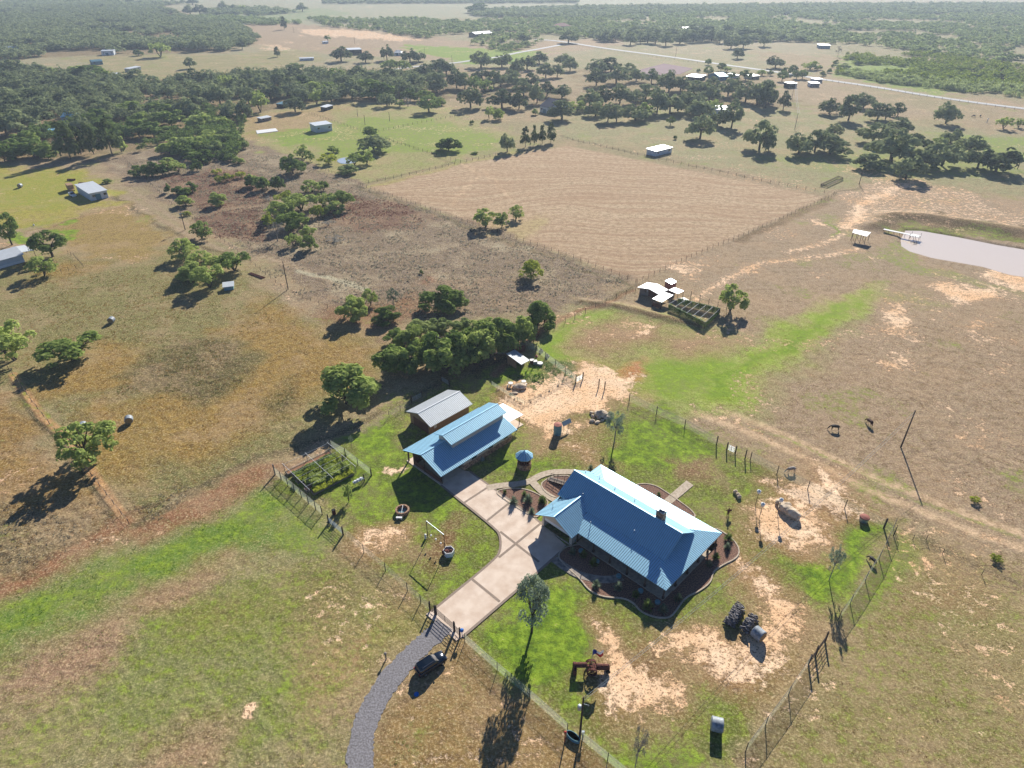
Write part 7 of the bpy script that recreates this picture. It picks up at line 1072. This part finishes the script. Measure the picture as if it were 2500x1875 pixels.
mass('upper_woodland', 'dense dark oak woodland filling the upper left of the view', [('V', [(-120, 30), (120, 22), (230, 12), (370, 22), (400, 42), (520, 60), (560, 90), (500, 112), (330, 108), (270, 118), (150, 115), (60, 128), (-120, 140)])], 9.0, 12, 18, .62, 'oak', 140, .09, 3, gaps=.36)
mass('left_woodland', 'tangled oak wood between the clearings at the left', [('V', [(-120, 150), (60, 150), (110, 170), (240, 168), (330, 190), (480, 170), (640, 158), (800, 165), (960, 165), (960, 200), (800, 215), (620, 220), (520, 235), (420, 240), (330, 275), (210, 265), (100, 260), (-120, 300)])], 9.0, 8, 13, .75, 'oak', 240, .065, 5, gaps=.34)
mass('scrubland', 'hazy mesquite scrubland spreading to the upper right horizon', [('V', [(1000, 50), (1200, 30), (1500, 22), (2010, 14), (2400, 20), (2400, 150), (2200, 140), (2100, 132), (1880, 100), (1740, 92), (1500, 62), (1280, 85), (1190, 75), (1060, 70)]), ('V', [(660, 42), (900, 42), (1000, 50), (1060, 70), (1180, 80), (1160, 97), (1100, 115), (1000, 92), (850, 75), (700, 56)]), ('V', [(400, 32), (640, 46), (660, 52), (560, 56), (420, 42)])], 10, 7, 13, .6, 'scrub', 70, .12, 8, 'bush', gaps=.42)
mass('scrubland', 'bright yellow green mesquite thicket beyond the country road', [('V', [(1830, 120), (1990, 116), (2120, 132), (2260, 150), (2260, 205), (2130, 192), (2010, 186), (1880, 168), (1805, 160)])], 6.5, 5.5, 8.5, .6, 'bright', 150, .085, 12, 'bush', gaps=.42)
mass('road_hedge', 'dark green brush belt along the far side of the country road', [('D', [(590, 640), (760, 670), (1000, 720), (1300, 745), (1700, 800), (2206, 850), (2400, 880), (2400, 780), (2206, 760), (1700, 720), (1300, 690), (760, 620)])], 5.5, 6, 9, .6, 'scrub', 170, .08, 15, 'bush', gaps=.2)
mass('left_thicket', 'dense green thicket in front of the left wood', [('V', [(100, 275), (210, 272), (330, 262), (420, 245), (520, 235), (545, 262), (500, 300), (430, 310), (330, 318), (280, 335), (130, 338), (-100, 345), (-100, 315), (60, 300)]), ('V', [(350, 330), (400, 300), (520, 290), (540, 320), (500, 345), (400, 345)])], 6.0, 5.5, 9, .8, 'dark', 330, .055, 21, 'bush', gaps=.38)
mass('far_woodland', 'bluish dark tree belts near the horizon', [('V', [(-200, -8), (700, -12), (2500, -12), (2500, -4), (700, -5), (-200, 0)]), ('V', [(-200, 8), (230, 4), (400, 8), (330, 16), (100, 22), (-200, 30)]), ('V', [(430, 22), (560, 18), (640, 28), (560, 34), (450, 32)]), ('V', [(700, 4), (1250, 2), (1250, 7), (700, 9)]), ('V', [(1220, 18), (2000, 10), (2400, 14), (2400, 26), (1900, 34), (1500, 30), (1250, 42), (1020, 36), (1020, 26)]), ('V', [(1250, 70), (1500, 62), (1740, 80), (1740, 92), (1560, 88), (1300, 92)])], 10, 10, 16, .6, 'oak', 50, .15, 18, gaps=.3)
# low weeds and tussocks as small blade tufts
def tufts(name, label, lm, polys, n, h0, h1, seed, wmask=None):
    rs = np.random.RandomState(seed); PX, PY = [], []
    for t_, P, f in polys:
        W = [tuple(gp(t_, *p))[:2] for p in P]; ar = 0
        x, y = scatter_poly(W, 1.0, rs); k_ = rs.choice(len(x), min(len(x), int(n * f)), replace=False); x = x[k_] + rs.normal(size=len(k_)) * .5; y = y[k_]; PX.append(x); PY.append(y)
    x = np.concatenate(PX); y = np.concatenate(PY); keep = fbm(x / 5, y / 5, seed, 3) > .45; x = x[keep]; y = y[keep]; m_ = 5; x = np.repeat(x, m_) + rs.normal(size=len(x) * m_) * .18; y = np.repeat(y, m_) + rs.normal(size=len(y) * m_) * .18; h = rs.uniform(h0, h1, len(x)); z = h * .4; c = np.stack([x, y, z], 1); nn = rs.normal(size=c.shape) * [1, 1, .5]; q = quads(c, nn, h * .6, rs); o = bpy.data.objects.new(name, qmesh(name, q, LM[lm])); COL.objects.link(o); tag(o, label, 'weeds', kind='stuff'); print(name, len(q))
SFP = [(300, 400), (600, 350), (885, 455), (1540, 690), (1330, 760), (1000, 775), (720, 720)]
LM['weed'] = leafmat('pale_weed_stalks', (190, 184, 160), (128, 118, 100), .3); LM['gold'] = leafmat('golden_grass_blades', (170, 134, 70), (112, 88, 44), .3); LM['olive'] = leafmat('olive_grass_blades', (118, 122, 62), (72, 76, 40), .3); LM['green'] = leafmat('green_grass_blades', (112, 150, 50), (66, 104, 34), .35); LM['rustweed'] = leafmat('rusty_weed_stalks', (146, 108, 94), (92, 66, 58), .3)
tufts('weeds', 'pale grey weeds over the scrub field', 'weed', [('S', SFP, 1.0)], 15000, .12, .4, 1); tufts('weeds', 'rusty brown weed stands in the scrub field', 'rustweed', [('S', [(385, 430), (590, 415), (680, 480), (500, 520)], .3), ('S', [(830, 470), (990, 500), (1040, 540), (900, 560), (790, 530)], .4), ('S', [(470, 530), (640, 500), (650, 590), (520, 580)], .3)], 7000, .12, .35, 2)
tufts('tall_grass', 'golden dry grass of the left fields', 'gold', [('V', [(30, 560), (240, 580), (500, 600), (830, 750), (700, 860), (560, 960), (320, 1120), (200, 1000), (60, 860)], .7), ('V', [(-40, 870), (80, 960), (250, 1120), (100, 1200), (-60, 1250)], .3)], 22000, .06, .18, 3); tufts('tall_grass', 'olive clumps of coarse grass in the left field', 'olive', [('V', [(290, 770), (440, 735), (540, 745), (520, 830), (430, 870), (245, 850)], .6), ('V', [(570, 860), (660, 820), (640, 880), (580, 910)], .15), ('V', [(40, 560), (240, 580), (600, 680), (480, 740), (100, 760)], .25)], 6000, .08, .22, 4)
tufts('weeds', 'pale seedy weeds at the lower left fence corner', 'weed', [('V', [(-60, 1085), (90, 1085), (262, 1120), (200, 1180), (-60, 1260)], .6), ('V', [(280, 1095), (400, 1040), (430, 1060), (330, 1135)], .4)], 7000, .08, .25, 5); tufts('grass_tufts', 'green grass tufts along the lush strip at the lower left', 'green', [('V', [(-60, 1335), (100, 1258), (260, 1195), (420, 1125), (560, 1050), (640, 1110), (560, 1170), (300, 1270), (-60, 1400)], .6), ('V', [(270, 1350), (380, 1320), (350, 1390), (60, 1440)], .2), ('V', [(860, 1590), (920, 1570), (905, 1640), (850, 1660)], .1)], 9000, .06, .16, 6)
tufts('grass_tufts', 'short dry tufts over the near left pasture', 'olive', [('V', [(-60, 1430), (240, 1330), (640, 1190), (730, 1165), (930, 1320), (780, 1550), (760, 1680), (-60, 1680)], 1)], 22000, .04, .11, 8); tufts('grass_tufts', 'short dry tufts over the near right pasture', 'gold', [('V', [(1930, 1130), (2250, 1260), (2250, 1680), (1600, 1680), (1700, 1450)], .6), ('V', [(1500, 900), (1700, 700), (2250, 700), (2250, 1150), (1900, 1060), (1640, 950)], .4)], 20000, .04, .11, 9)
tufts('weeds', 'dense green weeds in the animal pen', 'green', [('X', [(20, 780), (300, 740), (700, 760), (760, 600), (1000, 450), (1680, 700), (1570, 780), (1250, 820), (950, 930), (640, 850), (100, 940)], 1)], 5000, .1, .4, 7)
ground_finish()
# ------------------------------------------------------------------ air
b = MB(); b.bx(-2600, 2600, -60, 3000, -5.2, 92); hz = b.build('haze', None or bpy.data.materials.new('haze_air')); m = hz.data.materials[0]; m.use_nodes = True; m.node_tree.nodes.clear(); o_ = m.node_tree.nodes.new('ShaderNodeOutputMaterial'); v_ = m.node_tree.nodes.new('ShaderNodeVolumePrincipled'); v_.inputs['Color'].default_value = (.70, .83, 1, 1); v_.inputs['Density'].default_value = .00016; v_.inputs['Anisotropy'].default_value = .3
m.node_tree.links.new(v_.outputs[0], o_.inputs['Volume']); tag(hz, kind='stuff', label='thin pale haze over the far land')
